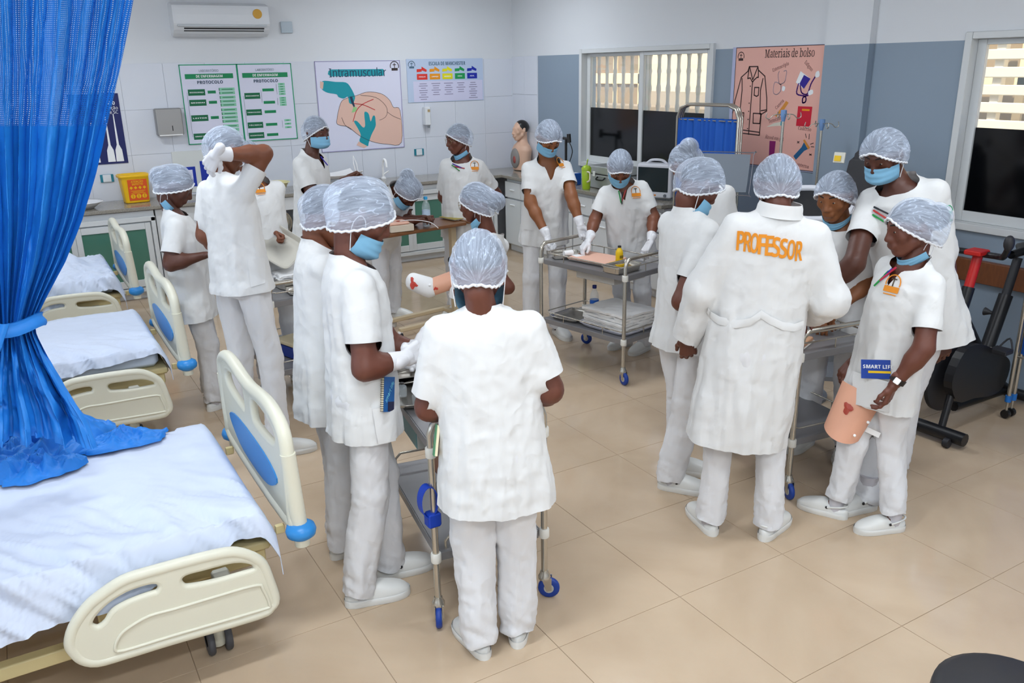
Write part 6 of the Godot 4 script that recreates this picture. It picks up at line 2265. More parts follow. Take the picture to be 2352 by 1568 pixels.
	var beige := M("beige_metal", hexc("cdb996"), 0.45)
	obj("post", bx(Vector3(0.34, 0.45, 0.05), Vector3(0.055, 0.78, 0.05), 0.008), beige, o)
	obj("post_sleeve", bx(Vector3(0.34, 0.68, 0.05), Vector3(0.045, 0.32, 0.04), 0.006), M("steel"), o)
	obj("base_bar", bx(Vector3(0.05, 0.075, 0.16), Vector3(0.72, 0.035, 0.045), 0.008), beige, o)
	obj("base_bar", bx(Vector3(0.05, 0.075, -0.12), Vector3(0.72, 0.035, 0.045), 0.008), beige, o)
	obj("base_cross", bx(Vector3(0.34, 0.075, 0.02), Vector3(0.05, 0.035, 0.3), 0.008), beige, o)
	var kn := MB.new()
	kn.ball(Vector3(0.29, 0.55, 0.08), Vector3(0.028, 0.03, 0.02), 12, 8)
	obj("height_knob", kn, black, o)
	for q in [Vector3(-0.3, 0, 0.16), Vector3(0.4, 0, 0.16), Vector3(-0.3, 0, -0.12), Vector3(0.4, 0, -0.12)]:
		obj("wheel", lth([Vector2(0, -0.012), Vector2(0.027, -0.012), Vector2(0.029, 0), Vector2(0.027, 0.012), Vector2(0, 0.012)], 14, Transform3D(Basis(Vector3.BACK, PI / 2), q + Vector3(0, 0.029, 0))), black, o)
		obj("wheel_fork", bx(q + Vector3(0, 0.05, 0), Vector3(0.034, 0.03, 0.03), 0.004), steel, o)
	bottle("water_bottle", "clear water bottle with light blue cap standing on the wooden table", on(o, 0.05, 0.87, 0.1), 0.033, 0.24, clear, M("cap_sky", hexc("2fa3dc"), 0.4), M("label_ice", hexc("bcd0e6"), 0.5), true)
	var ib := thing("injection_pad", "beige box with a pink practice skin on top on the wooden table", "model", on(o, -0.22, 0.87, 0.1), 0.0)
	obj("box", bx(Vector3(0, 0.028, 0), Vector3(0.2, 0.055, 0.16), 0.006), M("pad_box", hexc("d3c5b2"), 0.6), ib)
	obj("skin_top", bx(Vector3(-0.02, 0.066, 0), Vector3(0.18, 0.022, 0.15), 0.01), M("pad_pink"), ib)
	obj("wound_mark", bx(Vector3(0.01, 0.078, 0.02), Vector3(0.06, 0.004, 0.03), 0.001), M("wound_red", hexc("a8402f"), 0.5), ib)
	obj("drip_tube", tb(curve([Vector3(0.0, 0.08, 0.03), Vector3(0.1, 0.085, 0.08), Vector3(0.22, 0.06, 0.12), Vector3(0.28, 0.01, 0.14)], 6), 0.003, 6), M("gauze"), ib)
	var bk := thing("clipboard", "thin yellow-edged clipboard lying on the table flap", "clipboard", on(o, 0.46, 0.875, -0.02), 0.2)
	obj("pages", bx(Vector3(0, 0.004, 0), Vector3(0.24, 0.008, 0.2), 0.002), M("pages", hexc("cfc9b6"), 0.7), bk)
	obj("cover", bx(Vector3(0, 0.0095, 0), Vector3(0.25, 0.003, 0.21), 0.001), M("cover_olive", hexc("b5a44e"), 0.6), bk)

func iv_stand(label: String, top: Vector3) -> void:
	var t := thing("drip_stand", label, "drip stand", Vector3(top.x, 0, top.z))
	var st := M("stainless")
	obj("pole", tb([Vector3(0, 0.06, 0), Vector3(0, top.y - 0.03, 0)], 0.01, 10), st, t)
	obj("head", lth([Vector2(0, 0.03), Vector2(0.02, 0.028), Vector2(0.022, 0.0), Vector2(0.016, -0.03), Vector2(0.012, -0.05), Vector2(0, -0.05)], 14, xf_at(Vector3(0, top.y, 0))), M("stand_blue", hexc("6f93c4"), 0.4), t)
	for k in 4:
		var a := PI * 0.5 * k + 0.5
		var d := Vector3(cos(a), 0, sin(a))
		obj("hook", tb(curve([Vector3(0, top.y, 0) + d * 0.015, Vector3(0, top.y - 0.005, 0) + d * 0.07, Vector3(0, top.y - 0.03, 0) + d * 0.1, Vector3(0, top.y - 0.02, 0) + d * 0.125, Vector3(0, top.y + 0.01, 0) + d * 0.12], 4), 0.0035, 6), st, t)
	for k in 5:
		var a := TAU * k / 5.0
		obj("foot", tb([Vector3(0, 0.09, 0), Vector3(cos(a) * 0.24, 0.055, sin(a) * 0.24)], 0.011, 8), st, t)
		obj("wheel", lth([Vector2(0, -0.01), Vector2(0.024, -0.01), Vector2(0.025, 0), Vector2(0.024, 0.01), Vector2(0, 0.01)], 12, Transform3D(Basis(Vector3.BACK, PI / 2), Vector3(cos(a) * 0.24, 0.026, sin(a) * 0.24))), M("black_plastic"), t)

func screen_panel(t: Node3D, x: float, w: float, h: float, y0: float, xf: Transform3D, mat: Material, seed_: float) -> void:
	# one leaf: bent tube frame and gathered cloth
	var st := M("stainless")
	var f := MB.new()
	var pts := []
	for q in [[-w / 2, 0.12], [-w / 2, h - 0.1], [-w / 2 + 0.03, h - 0.03], [-w / 2 + 0.1, h], [w / 2 - 0.1, h], [w / 2 - 0.03, h - 0.03], [w / 2, h - 0.1], [w / 2, 0.12]]:
		pts.append(xf * Vector3(q[0], q[1], 0))
	f.tube(pts, 0.0125, 10)
	f.tube([xf * Vector3(-w / 2, y0 - 0.02, 0), xf * Vector3(w / 2, y0 - 0.02, 0)], 0.007, 8)
	f.tube([xf * Vector3(-w / 2, h - 0.12, 0), xf * Vector3(w / 2, h - 0.12, 0)], 0.005, 8)
	obj("leaf_frame", f, st, t)
	var g := []
	for r in 14:
		var row := PackedVector3Array()
		for c in 61:
			var u := c / 60.0
			row.append(xf * Vector3(-w / 2 + 0.02 + (w - 0.04) * u, lerpf(h - 0.11, y0, r / 13.0), 0.014 * sin(u * 60.0 + seed_ + sin(u * 13.0) * 2.0) + 0.004 * sin(r * 0.7 + u * 9.0)))
		g.append(row)
	var b := MB.new()
	b.grid(g, 0.0)
	obj("leaf_cloth", b, mat, t)
	for s in [-1, 1]:
		var p: Vector3 = xf * Vector3(s * w / 2, 0, 0)
		obj("joint_plug", lth([Vector2(0, 0.15), Vector2(0.018, 0.15), Vector2(0.018, 0.11), Vector2(0, 0.11)], 12, xf_at(p)), M("stand_blue2", hexc("1f6fc0"), 0.4), t)
		obj("caster_stem", tb([p + Vector3(0, 0.11, 0), p + Vector3(0, 0.05, 0)], 0.008, 8), st, t)
		obj("wheel", lth([Vector2(0, -0.014), Vector2(0.026, -0.014), Vector2(0.028, 0), Vector2(0.026, 0.014), Vector2(0, 0.014)], 12, Transform3D(Basis(Vector3.BACK, PI / 2), p + Vector3(0, 0.03, 0))), M("black_plastic"), t)

func build_right_side() -> void:
	M("stainless", hexc("c4bfb4"), 0.24, 0.85)
	M("black_plastic", hexc("1c1b1c"), 0.35)
	var blue := M("screen_blue", hexc("0f58b8"), 0.7)
	# folding screen by the window, seen from its end: three leaves folded together
	var s1 := thing("folding_screen", "folded ward screen with blue cloth and bent steel frames by the window", "screen")
	for k in 3:
		screen_panel(s1, 0, 0.62, 1.77, 0.35, Transform3D(Basis(Vector3.UP, PI / 2 + 0.12), Vector3(3.42 + k * 0.05, 0, -2.98 - k * 0.03)), blue, k * 1.7)
	# second ward screen at the far right
	var s2 := thing("folding_screen", "ward screen with blue cloth and blue joints beside the exercise bicycle", "screen")
	for k in 2:
		screen_panel(s2, 0, 0.7, 1.72, 0.42, Transform3D(Basis(Vector3.UP, PI / 2 + 0.1), Vector3(3.52 + k * 0.055, 0, 0.02)), blue, 4.0 + k)
	iv_stand("steel drip stand with blue head in front of the pink poster's thermometer", on_x(1800, 262, 3.3))
	iv_stand("steel drip stand with blue head at the edge of the pink poster", on_x(1888, 283, 3.66))
	# wooden rail on the wall
	var wr := MB.new()
	wr.box(Vector3(RIGHT - 0.0225, 0.735, -0.2), Vector3(0.045, 0.15, 2.2), 0.006)
	var wo := obj("wall_rail", wr, M("rail_wood", Color.WHITE, 0.4, 0, {"albedo_texture": noise_tex(128, 0.05, hexc("6a3a1e"), hexc("87502c"), 31, 4, Vector2(8, 1)), "uv1_triplanar": true, "uv1_scale": Vector3(1.5, 1.5, 1.5)}))
	tag(wo, "wide brown wooden guard board fixed along the grey wall", "rail")
	# patient monitor on the worktop
	var mp := on_x(1502, 408, 3.62)
	var mo := thing("patient_monitor", "white patient monitor with dark blank screen and carrying handle", "monitor", Vector3(3.62, 0.893, mp.z), -PI / 2 + 0.45)
	var mw := M("monitor_white", hexc("dfe1e8"), 0.35)
	obj("case", bx(Vector3(0, 0.17, -0.06), Vector3(0.36, 0.32, 0.14), 0.025), mw, mo)
	obj("blank_screen", bx(Vector3(-0.005, 0.185, 0.011), Vector3(0.3, 0.22, 0.006), 0.002), M("screen_dark", hexc("1f2c31"), 0.12), mo)
	obj("handle", tb(curve([Vector3(-0.1, 0.325, -0.06), Vector3(-0.05, 0.355, -0.06), Vector3(0.05, 0.355, -0.06), Vector3(0.1, 0.325, -0.06)], 4), 0.012, 8), mw, mo)
	obj("alarm_key", bx(Vector3(0.02, 0.045, 0.012), Vector3(0.02, 0.014, 0.006), 0.002), M("key_orange", hexc("e08a3a"), 0.5), mo)
	obj("dial", lth([Vector2(0, 0.01), Vector2(0.014, 0.01), Vector2(0.015, 0)], 14, Transform3D(Basis(Vector3.RIGHT, PI / 2), Vector3(0.12, 0.045, 0.012))), M("dial_grey", hexc("6b6f78"), 0.4), mo)
	# tilted display table: grey glass panel in a rounded white frame on a column
	var tp := by(Vector3(3.0, 0, -2.35), 1648, 397, 0.0)
	var ta := thing("display_table", "tilted grey glass display panel in a white rounded frame on a stand", "display", Vector3(tp.x, 0, tp.z), yaw_of(-25.0))
	var px_ := Transform3D(Basis(Vector3.RIGHT, -0.35), Vector3(0, tp.y, 0))
	var fr := MB.new()
	var o := smooth2(pv([-0.24, -0.14, -0.22, -0.155, 0.22, -0.155, 0.24, -0.14, 0.24, 0.14, 0.22, 0.155, -0.22, 0.155, -0.24, 0.14]), 3)
	fr.prism(o, 0.03, px_ * Transform3D(Basis.IDENTITY, Vector3(0, 0, -0.02)))
	obj("frame", fr, M("monitor_white"), ta)
	var gl := MB.new()
	gl.prism(shrink(o, 0.018), 0.004, px_ * Transform3D(Basis.IDENTITY, Vector3(0, 0, 0.011)))
	obj("glass_display", gl, M("display_grey", hexc("7a828c"), 0.1), ta)
	obj("column", tb([Vector3(0, 0.08, -0.06), Vector3(0, tp.y - 0.05, -0.04)], 0.025, 12), M("monitor_white"), ta)
	obj("base", lth([Vector2(0, 0.0), Vector2(0.24, 0.0), Vector2(0.24, 0.02), Vector2(0.05, 0.09), Vector2(0.0, 0.09)], 24, xf_at(Vector3(0, 0, -0.06))), M("monitor_white"), ta)
	# black treatment chair: high padded back with a tag, white rimmed seat shell
	var cp := on_x(1942, 420, 3.3)
	var ch := thing("treatment_chair", "black padded treatment chair with a yellow tag on its headrest", "chair", Vector3(cp.x, 0, cp.z), yaw_of(-60.0))
	var pad := M("black_pad", hexc("26262a"), 0.5)
	var yb: float = cp.y
	obj("back_rest", bx(Vector3(0, 0, 0), Vector3(0.34, 0.56, 0.1), 0.04, Transform3D(Basis(Vector3.RIGHT, -0.25), Vector3(0, yb - 0.12, -0.18))), pad, ch)
	obj("head_rest", bx(Vector3(0, 0, 0), Vector3(0.3, 0.2, 0.09), 0.035, Transform3D(Basis(Vector3.RIGHT, -0.25), Vector3(0, yb + 0.1, -0.25))), pad, ch)
	obj("seat", bx(Vector3(0, yb - 0.42, 0.1), Vector3(0.46, 0.12, 0.5), 0.045), pad, ch)
	obj("seat_shell", bx(Vector3(0, yb - 0.49, 0.08), Vector3(0.5, 0.05, 0.56), 0.02), M("monitor_white"), ch)
	obj("pedestal", lth([Vector2(0, 0), Vector2(0.26, 0), Vector2(0.26, 0.03), Vector2(0.08, 0.08), Vector2(0.06, yb - 0.5), Vector2(0, yb - 0.5)], 20), M("pedestal_grey", hexc("7b7d82"), 0.4), ch)
	var tg := on_x(1928, 362, 3.22)
	var tag_ := thing("chair_tag", "white card with yellow square clipped on the chair headrest", "tag", tg, yaw_of(-40.0))
	obj("card", bx(Vector3(0, 0, 0), Vector3(0.075, 0.07, 0.012), 0.004, Transform3D(Basis(Vector3.RIGHT, -0.2), Vector3.ZERO)), M("card_white", hexc("d9d7cc"), 0.6), tag_)
	obj("yellow_square", bx(Vector3(-0.008, -0.006, 0.009), Vector3(0.042, 0.036, 0.003), 0.0, Transform3D(Basis(Vector3.RIGHT, -0.2), Vector3.ZERO)), M("yellow_plastic"), tag_)
	# black rounded seat shell with white rim, behind the professor
	var bp := on_x(1858, 478, 2.72)
	var bs := thing("tub_chair", "low black tub seat with a white rim behind the professor", "chair", Vector3(bp.x, 0, bp.z), yaw_of(-20.0))
	var rim := []
	for k in 24:
		var a := TAU * k / 24.0
		rim.append(Vector3(cos(a) * 0.26, bp.y + 0.03 - 0.06 * sin(a), sin(a) * 0.24))
	obj("rim", tb(rim, 0.022, 8, true), M("monitor_white"), bs)
	var sg := []
	for j in 9:
		var row := PackedVector3Array()
		for k in 24:
			var a := TAU * k / 24.0
			var f := 1.0 - 0.55 * pow(j / 8.0, 2.0)
			row.append(Vector3(cos(a) * 0.255 * f, bp.y + 0.03 - 0.06 * sin(a) * (1.0 - j / 8.0) - 0.045 * j, sin(a) * 0.235 * f))
		sg.append(row)
	var sm := MB.new()
	sm.grid(sg, 0.01, true)
	obj("shell", sm, pad, bs)
	obj("post", tb([Vector3(0, 0.03, 0), Vector3(0, bp.y - 0.3, 0)], 0.035, 12), M("pedestal_grey"), bs)
	obj("foot_plate", lth([Vector2(0, 0), Vector2(0.22, 0), Vector2(0.22, 0.02), Vector2(0.04, 0.05), Vector2(0, 0.05)], 24), M("pedestal_grey"), bs)
	exercise_bike()
	# black seat edge in the near corner
	var nc := thing("stool", "round black padded stool standing alone on the open floor", "stool", Vector3(0.6, 0, 1.3))
	obj("seat_pad", lth([Vector2(0, 0.46), Vector2(0.17, 0.46), Vector2(0.195, 0.445), Vector2(0.2, 0.42), Vector2(0.19, 0.395), Vector2(0.0, 0.39)], 36), pad, nc)
	obj("post", tb([Vector3(0, 0.06, 0), Vector3(0, 0.4, 0)], 0.025, 12), M("stainless"), nc)
	for k in 5:
		var a := TAU * k / 5.0
		obj("leg", tb([Vector3(0, 0.09, 0), Vector3(cos(a) * 0.22, 0.05, sin(a) * 0.22)], 0.016, 8), M("black_plastic"), nc)
		obj("wheel", lth([Vector2(0, -0.012), Vector2(0.024, -0.012), Vector2(0.025, 0.012), Vector2(0, 0.012)], 12, Transform3D(Basis(Vector3.BACK, PI / 2), Vector3(cos(a) * 0.22, 0.025, sin(a) * 0.22))), M("black_plastic"), nc)

func exercise_bike() -> void:
	# points picked in the upright plane of the frame; the feet touch the floor
	var blk := M("bike_black", hexc("17171a"), 0.38)
	var dk := M("bike_dark", hexc("2a2a2e"), 0.55)
	var red := M("bike_red", hexc("c21d18"), 0.4)
	var f0 := on_y(2112, 975, 0.06) # middle of the front foot bar
	var b := thing("exercise_bike", "black exercise bicycle with red handlebar stem by the wooden rail", "exercise bicycle", Vector3(f0.x, 0, f0.z))
	var o := Vector3(f0.x, 0, f0.z)
	# rear foot lies further along the wall side
	var r0 := on_y(2300, 900, 0.05) - o
	r0.y = 0.0
	var ax := r0.normalized()
	var sd_ := Vector3.UP.cross(ax)
	var P := func(l: float, y: float, s := 0.0) -> Vector3:
		return ax * l + Vector3(0, y, 0) + sd_ * s
	var L := r0.length() + 0.05
	obj("foot_bar", tb([P.call(0.0, 0.06, -0.27), P.call(0.0, 0.06, 0.27)], 0.038, 12), blk, b)
	obj("foot_bar", tb([P.call(L, 0.05, -0.24), P.call(L, 0.05, 0.24)], 0.034, 12), blk, b)
	obj("floor_beam", tb([P.call(0.35, 0.09), P.call(L, 0.06)], 0.03, 10), blk, b)
	for s in [-0.075, 0.075]:
		obj("fork", tb(curve([P.call(0.02, 0.09, s * 1.6), P.call(0.1, 0.3, s * 1.4), P.call(0.2, 0.56, s), P.call(0.25, 0.66, s * 0.6)], 4), 0.021, 10), blk, b)
		obj("transport_wheel", lth([Vector2(0, -0.015), Vector2(0.028, -0.015), Vector2(0.028, 0.015), Vector2(0, 0.015)], 12, Transform3D(Basis(sd_, Vector3.UP, ax) * Basis(Vector3.BACK, PI / 2), P.call(-0.045, 0.03, s * 2.6))), dk, b)
	obj("head_tube", tb([P.call(0.24, 0.62), P.call(0.31, 0.84)], 0.034, 12), blk, b)
	obj("stem", tb([P.call(0.31, 0.84), P.call(0.36, 1.02)], 0.027, 12), red, b)
	obj("stem_plate", bx(Vector3.ZERO, Vector3(0.1, 0.03, 0.11), 0.008, Transform3D(Basis(sd_, Vector3.UP, ax), P.call(0.34, 1.04))), red, b)
	obj("handlebar", tb(curve([P.call(0.28, 1.12, -0.2), P.call(0.3, 1.05, -0.17), P.call(0.36, 1.03, -0.1), P.call(0.36, 1.03, 0.1), P.call(0.33, 1.04, 0.17), P.call(0.26, 1.17, 0.2)], 4), 0.018, 10), blk, b)
	for s in [-1, 1]:
		var gb := MB.new()
		gb.ball(P.call(0.27, 1.13, s * 0.2), Vector3(0.028, 0.045, 0.028), 12, 8)
		obj("hand_grip", gb, dk, b)
	obj("down_tube", tb([P.call(0.28, 0.66), P.call(0.62, 0.3)], 0.045, 12), blk, b)
	obj("seat_tube", tb([P.call(0.58, 0.26), P.call(0.76, 0.72)], 0.04, 12), blk, b)
	obj("seat_post", tb([P.call(0.76, 0.72), P.call(0.83, 0.94)], 0.026, 12), dk, b)
	obj("rear_stay", tb([P.call(0.6, 0.28), P.call(L, 0.07)], 0.028, 10), blk, b)
	for q in [[0.3, 0.78, 0.06], [0.73, 0.6, 0.06]]:
		obj("clamp_knob", tb([P.call(q[0], q[1], 0.0), P.call(q[0], q[1], q[2]), P.call(q[0], q[1], q[2] + 0.035)], [0.01, 0.012, 0.026], 12), dk, b)
	var sg := []
	for j in 11:
		var row := PackedVector3Array()
		var u := j / 10.0
		for k in 14:
			var a := TAU * k / 14.0
			var w := lerpf(0.025, 0.1, smoothstep(0.35, 1.0, u)) * (1.0 if u < 0.95 else 0.75)
			row.append(P.call(0.74 + 0.26 * u, 0.97 + 0.025 * sin(a) + 0.02 * u * u, cos(a) * w))
		sg.append(row)
	var sm := MB.new()
	sm.grid(sg, 0.0, true)
	obj("saddle", sm, blk, b)
	# flywheel with guard, chain case, cranks and pedals
	var wx := Transform3D(Basis(ax, sd_, ax.cross(sd_)), P.call(0.22, 0.32))
	obj("flywheel", lth([Vector2(0, -0.02), Vector2(0.2, -0.02), Vector2(0.215, -0.012), Vector2(0.215, 0.012), Vector2(0.2, 0.02), Vector2(0, 0.02)], 36, wx), dk, b)
	var cs := MB.new()
	var co := smooth2(pv([0.02, 0.36, 0.1, 0.52, 0.26, 0.54, 0.55, 0.42, 0.66, 0.33, 0.62, 0.2, 0.5, 0.17, 0.3, 0.2, 0.12, 0.22]), 4)
	cs.prism(co, 0.05, Transform3D(Basis(ax, Vector3.UP, ax.cross(Vector3.UP)), sd_ * -0.09))
	obj("chain_case", cs, blk, b)
	for s in [-1, 1]:
		var c0: Vector3 = P.call(0.56, 0.29, s * 0.11)
		var c1: Vector3 = c0 + ax * (0.11 * s) + Vector3(0, -0.12 * s + 0.06, 0)
		var cr := obj("crank", tb([c0, c1], 0.012, 8), M("stainless"), b)
		obj("pedal", bx(Vector3.ZERO, Vector3(0.1, 0.03, 0.09), 0.006, Transform3D(Basis(sd_, Vector3.UP, ax), c1 + sd_ * (s * 0.06))), dk, cr)
		obj("toe_cage", tb(curve([c1 + sd_ * (s * 0.02) + ax * 0.05, c1 + sd_ * (s * 0.06) + ax * 0.08 + Vector3(0, 0.06, 0), c1 + sd_ * (s * 0.1) + ax * 0.05], 4), 0.006, 6), dk, cr)

func patch(key: String, called: String, c: Array, mat: Material, lift := 0.004, n := 4, label := "") -> void:
	# cloth patch that follows the garment; c: four corners of view, clockwise from the upper left
	var g := []
	for r in n + 1:
		var row := PackedVector3Array()
		var b := r / float(n)
		for k in n + 1:
			var a := k / float(n)
			var p := Vector2(c[0], c[1]).lerp(Vector2(c[2], c[3]), a).lerp(Vector2(c[6], c[7]).lerp(Vector2(c[4], c[5]), a), b)
			row.append(on_tunic(key, p.x, p.y, lift).origin)
		g.append(row)
	var m := MB.new()
	m.grid(g, 0.002, false, true)
	obj(called, m, mat, people[key].node, label)
func ribbon(key: String, called: String, pts: Array, wid: float, mat: Material, lift := 0.008) -> void:
	var g := [PackedVector3Array(), PackedVector3Array(), PackedVector3Array()]
	for q in pts:
		var t := on_tunic(key, q[0], q[1], lift)
		for k in 3:
			g[k].append(t.origin + t.basis.y * (1 - k) * wid * 0.5 + t.basis.z * (0.004 if k == 1 else 0.0))
	var m := MB.new()
	m.grid(g, 0.003, false, true)
	obj(called, m, mat, people[key].node)
func badge(key: String, u: float, v: float, s: float, ink: Material) -> void:
	var t := on_tunic(key, u, v, 0.003)
	var m := MB.new()
	m.box(Vector3(0, -s * 0.32, 0), Vector3(s * 0.95, s * 0.34, 0.0015), 0.0, t)
	m.box(Vector3(0, -s * 0.62, 0), Vector3(s * 0.8, s * 0.06, 0.0015), 0.0, t)
	var ring := []
	for k in 13:
		var a := lerpf(-0.25, PI + 0.25, k / 12.0)
		ring.append(t * Vector3(cos(a) * s * 0.45, sin(a) * s * 0.5 + s * 0.02, 0))
	m.tube(ring, s * 0.035, 5)
	var o := obj("badge", m, ink, people[key].node, "orange embroidered crest")
	var f := MB.new()
	f.box(Vector3(0, s * 0.1, 0), Vector3(s * 0.06, s * 0.5, 0.0015), 0.0, t)
	f.box(Vector3(0, s * 0.28, 0), Vector3(s * 0.34, s * 0.06, 0.0015), 0.0, t)
	obj("crest_figure", f, M("crest_dark", hexc("4a3a24"), 0.7), o)
func pen(key: String, u: float, v: float, roll: float, c: String, label: String, len := 0.09) -> void:
	var t := on_tunic(key, u, v, 0.006)
	var o := thing("pen", label, "pen", t.origin)
	o.basis = t.basis * Basis(Vector3.BACK, roll)
	obj("barrel", tb([Vector3(0, -len / 2, 0), Vector3(0, len * 0.2, 0)], 0.0042, 8), M("pen_" + c, hexc(c), 0.35), o)
	obj("cap", tb([Vector3(0, len * 0.2, 0), Vector3(0, len * 0.48, 0), Vector3(0, len * 0.5, 0)], [0.0048, 0.0048, 0.003], 8), M("pen_" + c), o)
	obj("clip", bx(Vector3(0, len * 0.34, 0.006), Vector3(0.0025, len * 0.26, 0.0015)), M("pen_" + c), o)
func glasses(key: String, m: Material) -> void:
	var HX: Transform3D = people[key].HX
	var b := MB.new()
	for s in [-1.0, 1.0]:
		var r := []
		for k in 20:
			var a := TAU * k / 20.0
			r.append(HX * Vector3(s * 0.034 + cos(a) * 0.026, 0.0 + sin(a) * 0.022, 0.101 - 0.012 * absf(cos(a))))
		b.tube(r, 0.0016, 5, true)
		b.tube([HX * Vector3(s * 0.06, 0.004, 0.093), HX * Vector3(s * 0.079, 0.01, 0.04), HX * Vector3(s * 0.082, 0.012, -0.01)], 0.0016, 5)
	b.tube([HX * Vector3(-0.009, 0.003, 0.104), HX * Vector3(0.009, 0.003, 0.104)], 0.0016, 5)
	obj("glasses", b, m, people[key].node, "thin round metal glasses")
func booklet(called: String, label: String, key: String, u: float, v: float, roll: float, w: float, h: float, cover: Material, spiral: bool) -> Node3D:
	var t := on_tunic(key, u, v, 0.008)
	var o := thing(called, label, "notebook", t.origin)
	o.basis = t.basis * Basis(Vector3.BACK, roll)
	obj("pages", bx(Vector3(0, 0, 0), Vector3(w - 0.004, h - 0.004, 0.01), 0.001), M("pages_cream", hexc("e6d9b8"), 0.7), o)
	obj("cover", bx(Vector3(0, 0, 0.006), Vector3(w, h, 0.002), 0.0005), cover, o)
	if spiral:
		var sp := MB.new()
		for k in 16:
			var y := h * (k / 15.0 - 0.5) * 0.94
			var r := []
			for j in 10:
				var a := TAU * j / 10.0
				r.append(Vector3(-w / 2 + cos(a) * 0.007, y, sin(a) * 0.007))
			sp.tube(r, 0.0012, 4, true)
		obj("spiral_wire", sp, M("wire_dark", hexc("5a5148"), 0.4, 0.6), o)
	return o
func blob(prims: Array, k: float, cell: float, inside: Vector3) -> MB:
	var A := nets(prims, k, cell, inside)
	var m := MB.new()
	put(m, A[0], normals(A[0], A[1]), A[1])
	return m
func disc_on(m: MB, c: Vector3, n: Vector3, rx: float, ry: float, seed_: float) -> void:
	var y := (Vector3.UP - n * n.y).normalized()
	var x := y.cross(n)
	var prev := Vector3.ZERO
	for k in 19:
		var a := TAU * k / 18.0
		var e := 1.0 + 0.25 * sin(a * 3.0 + seed_) + 0.12 * sin(a * 5.0 + seed_ * 2.0)
		var p := c + x * cos(a) * rx * e + y * sin(a) * ry * e
		if k > 0:
			m.tri(c + n * 0.004, prev, p, n)
		prev = p

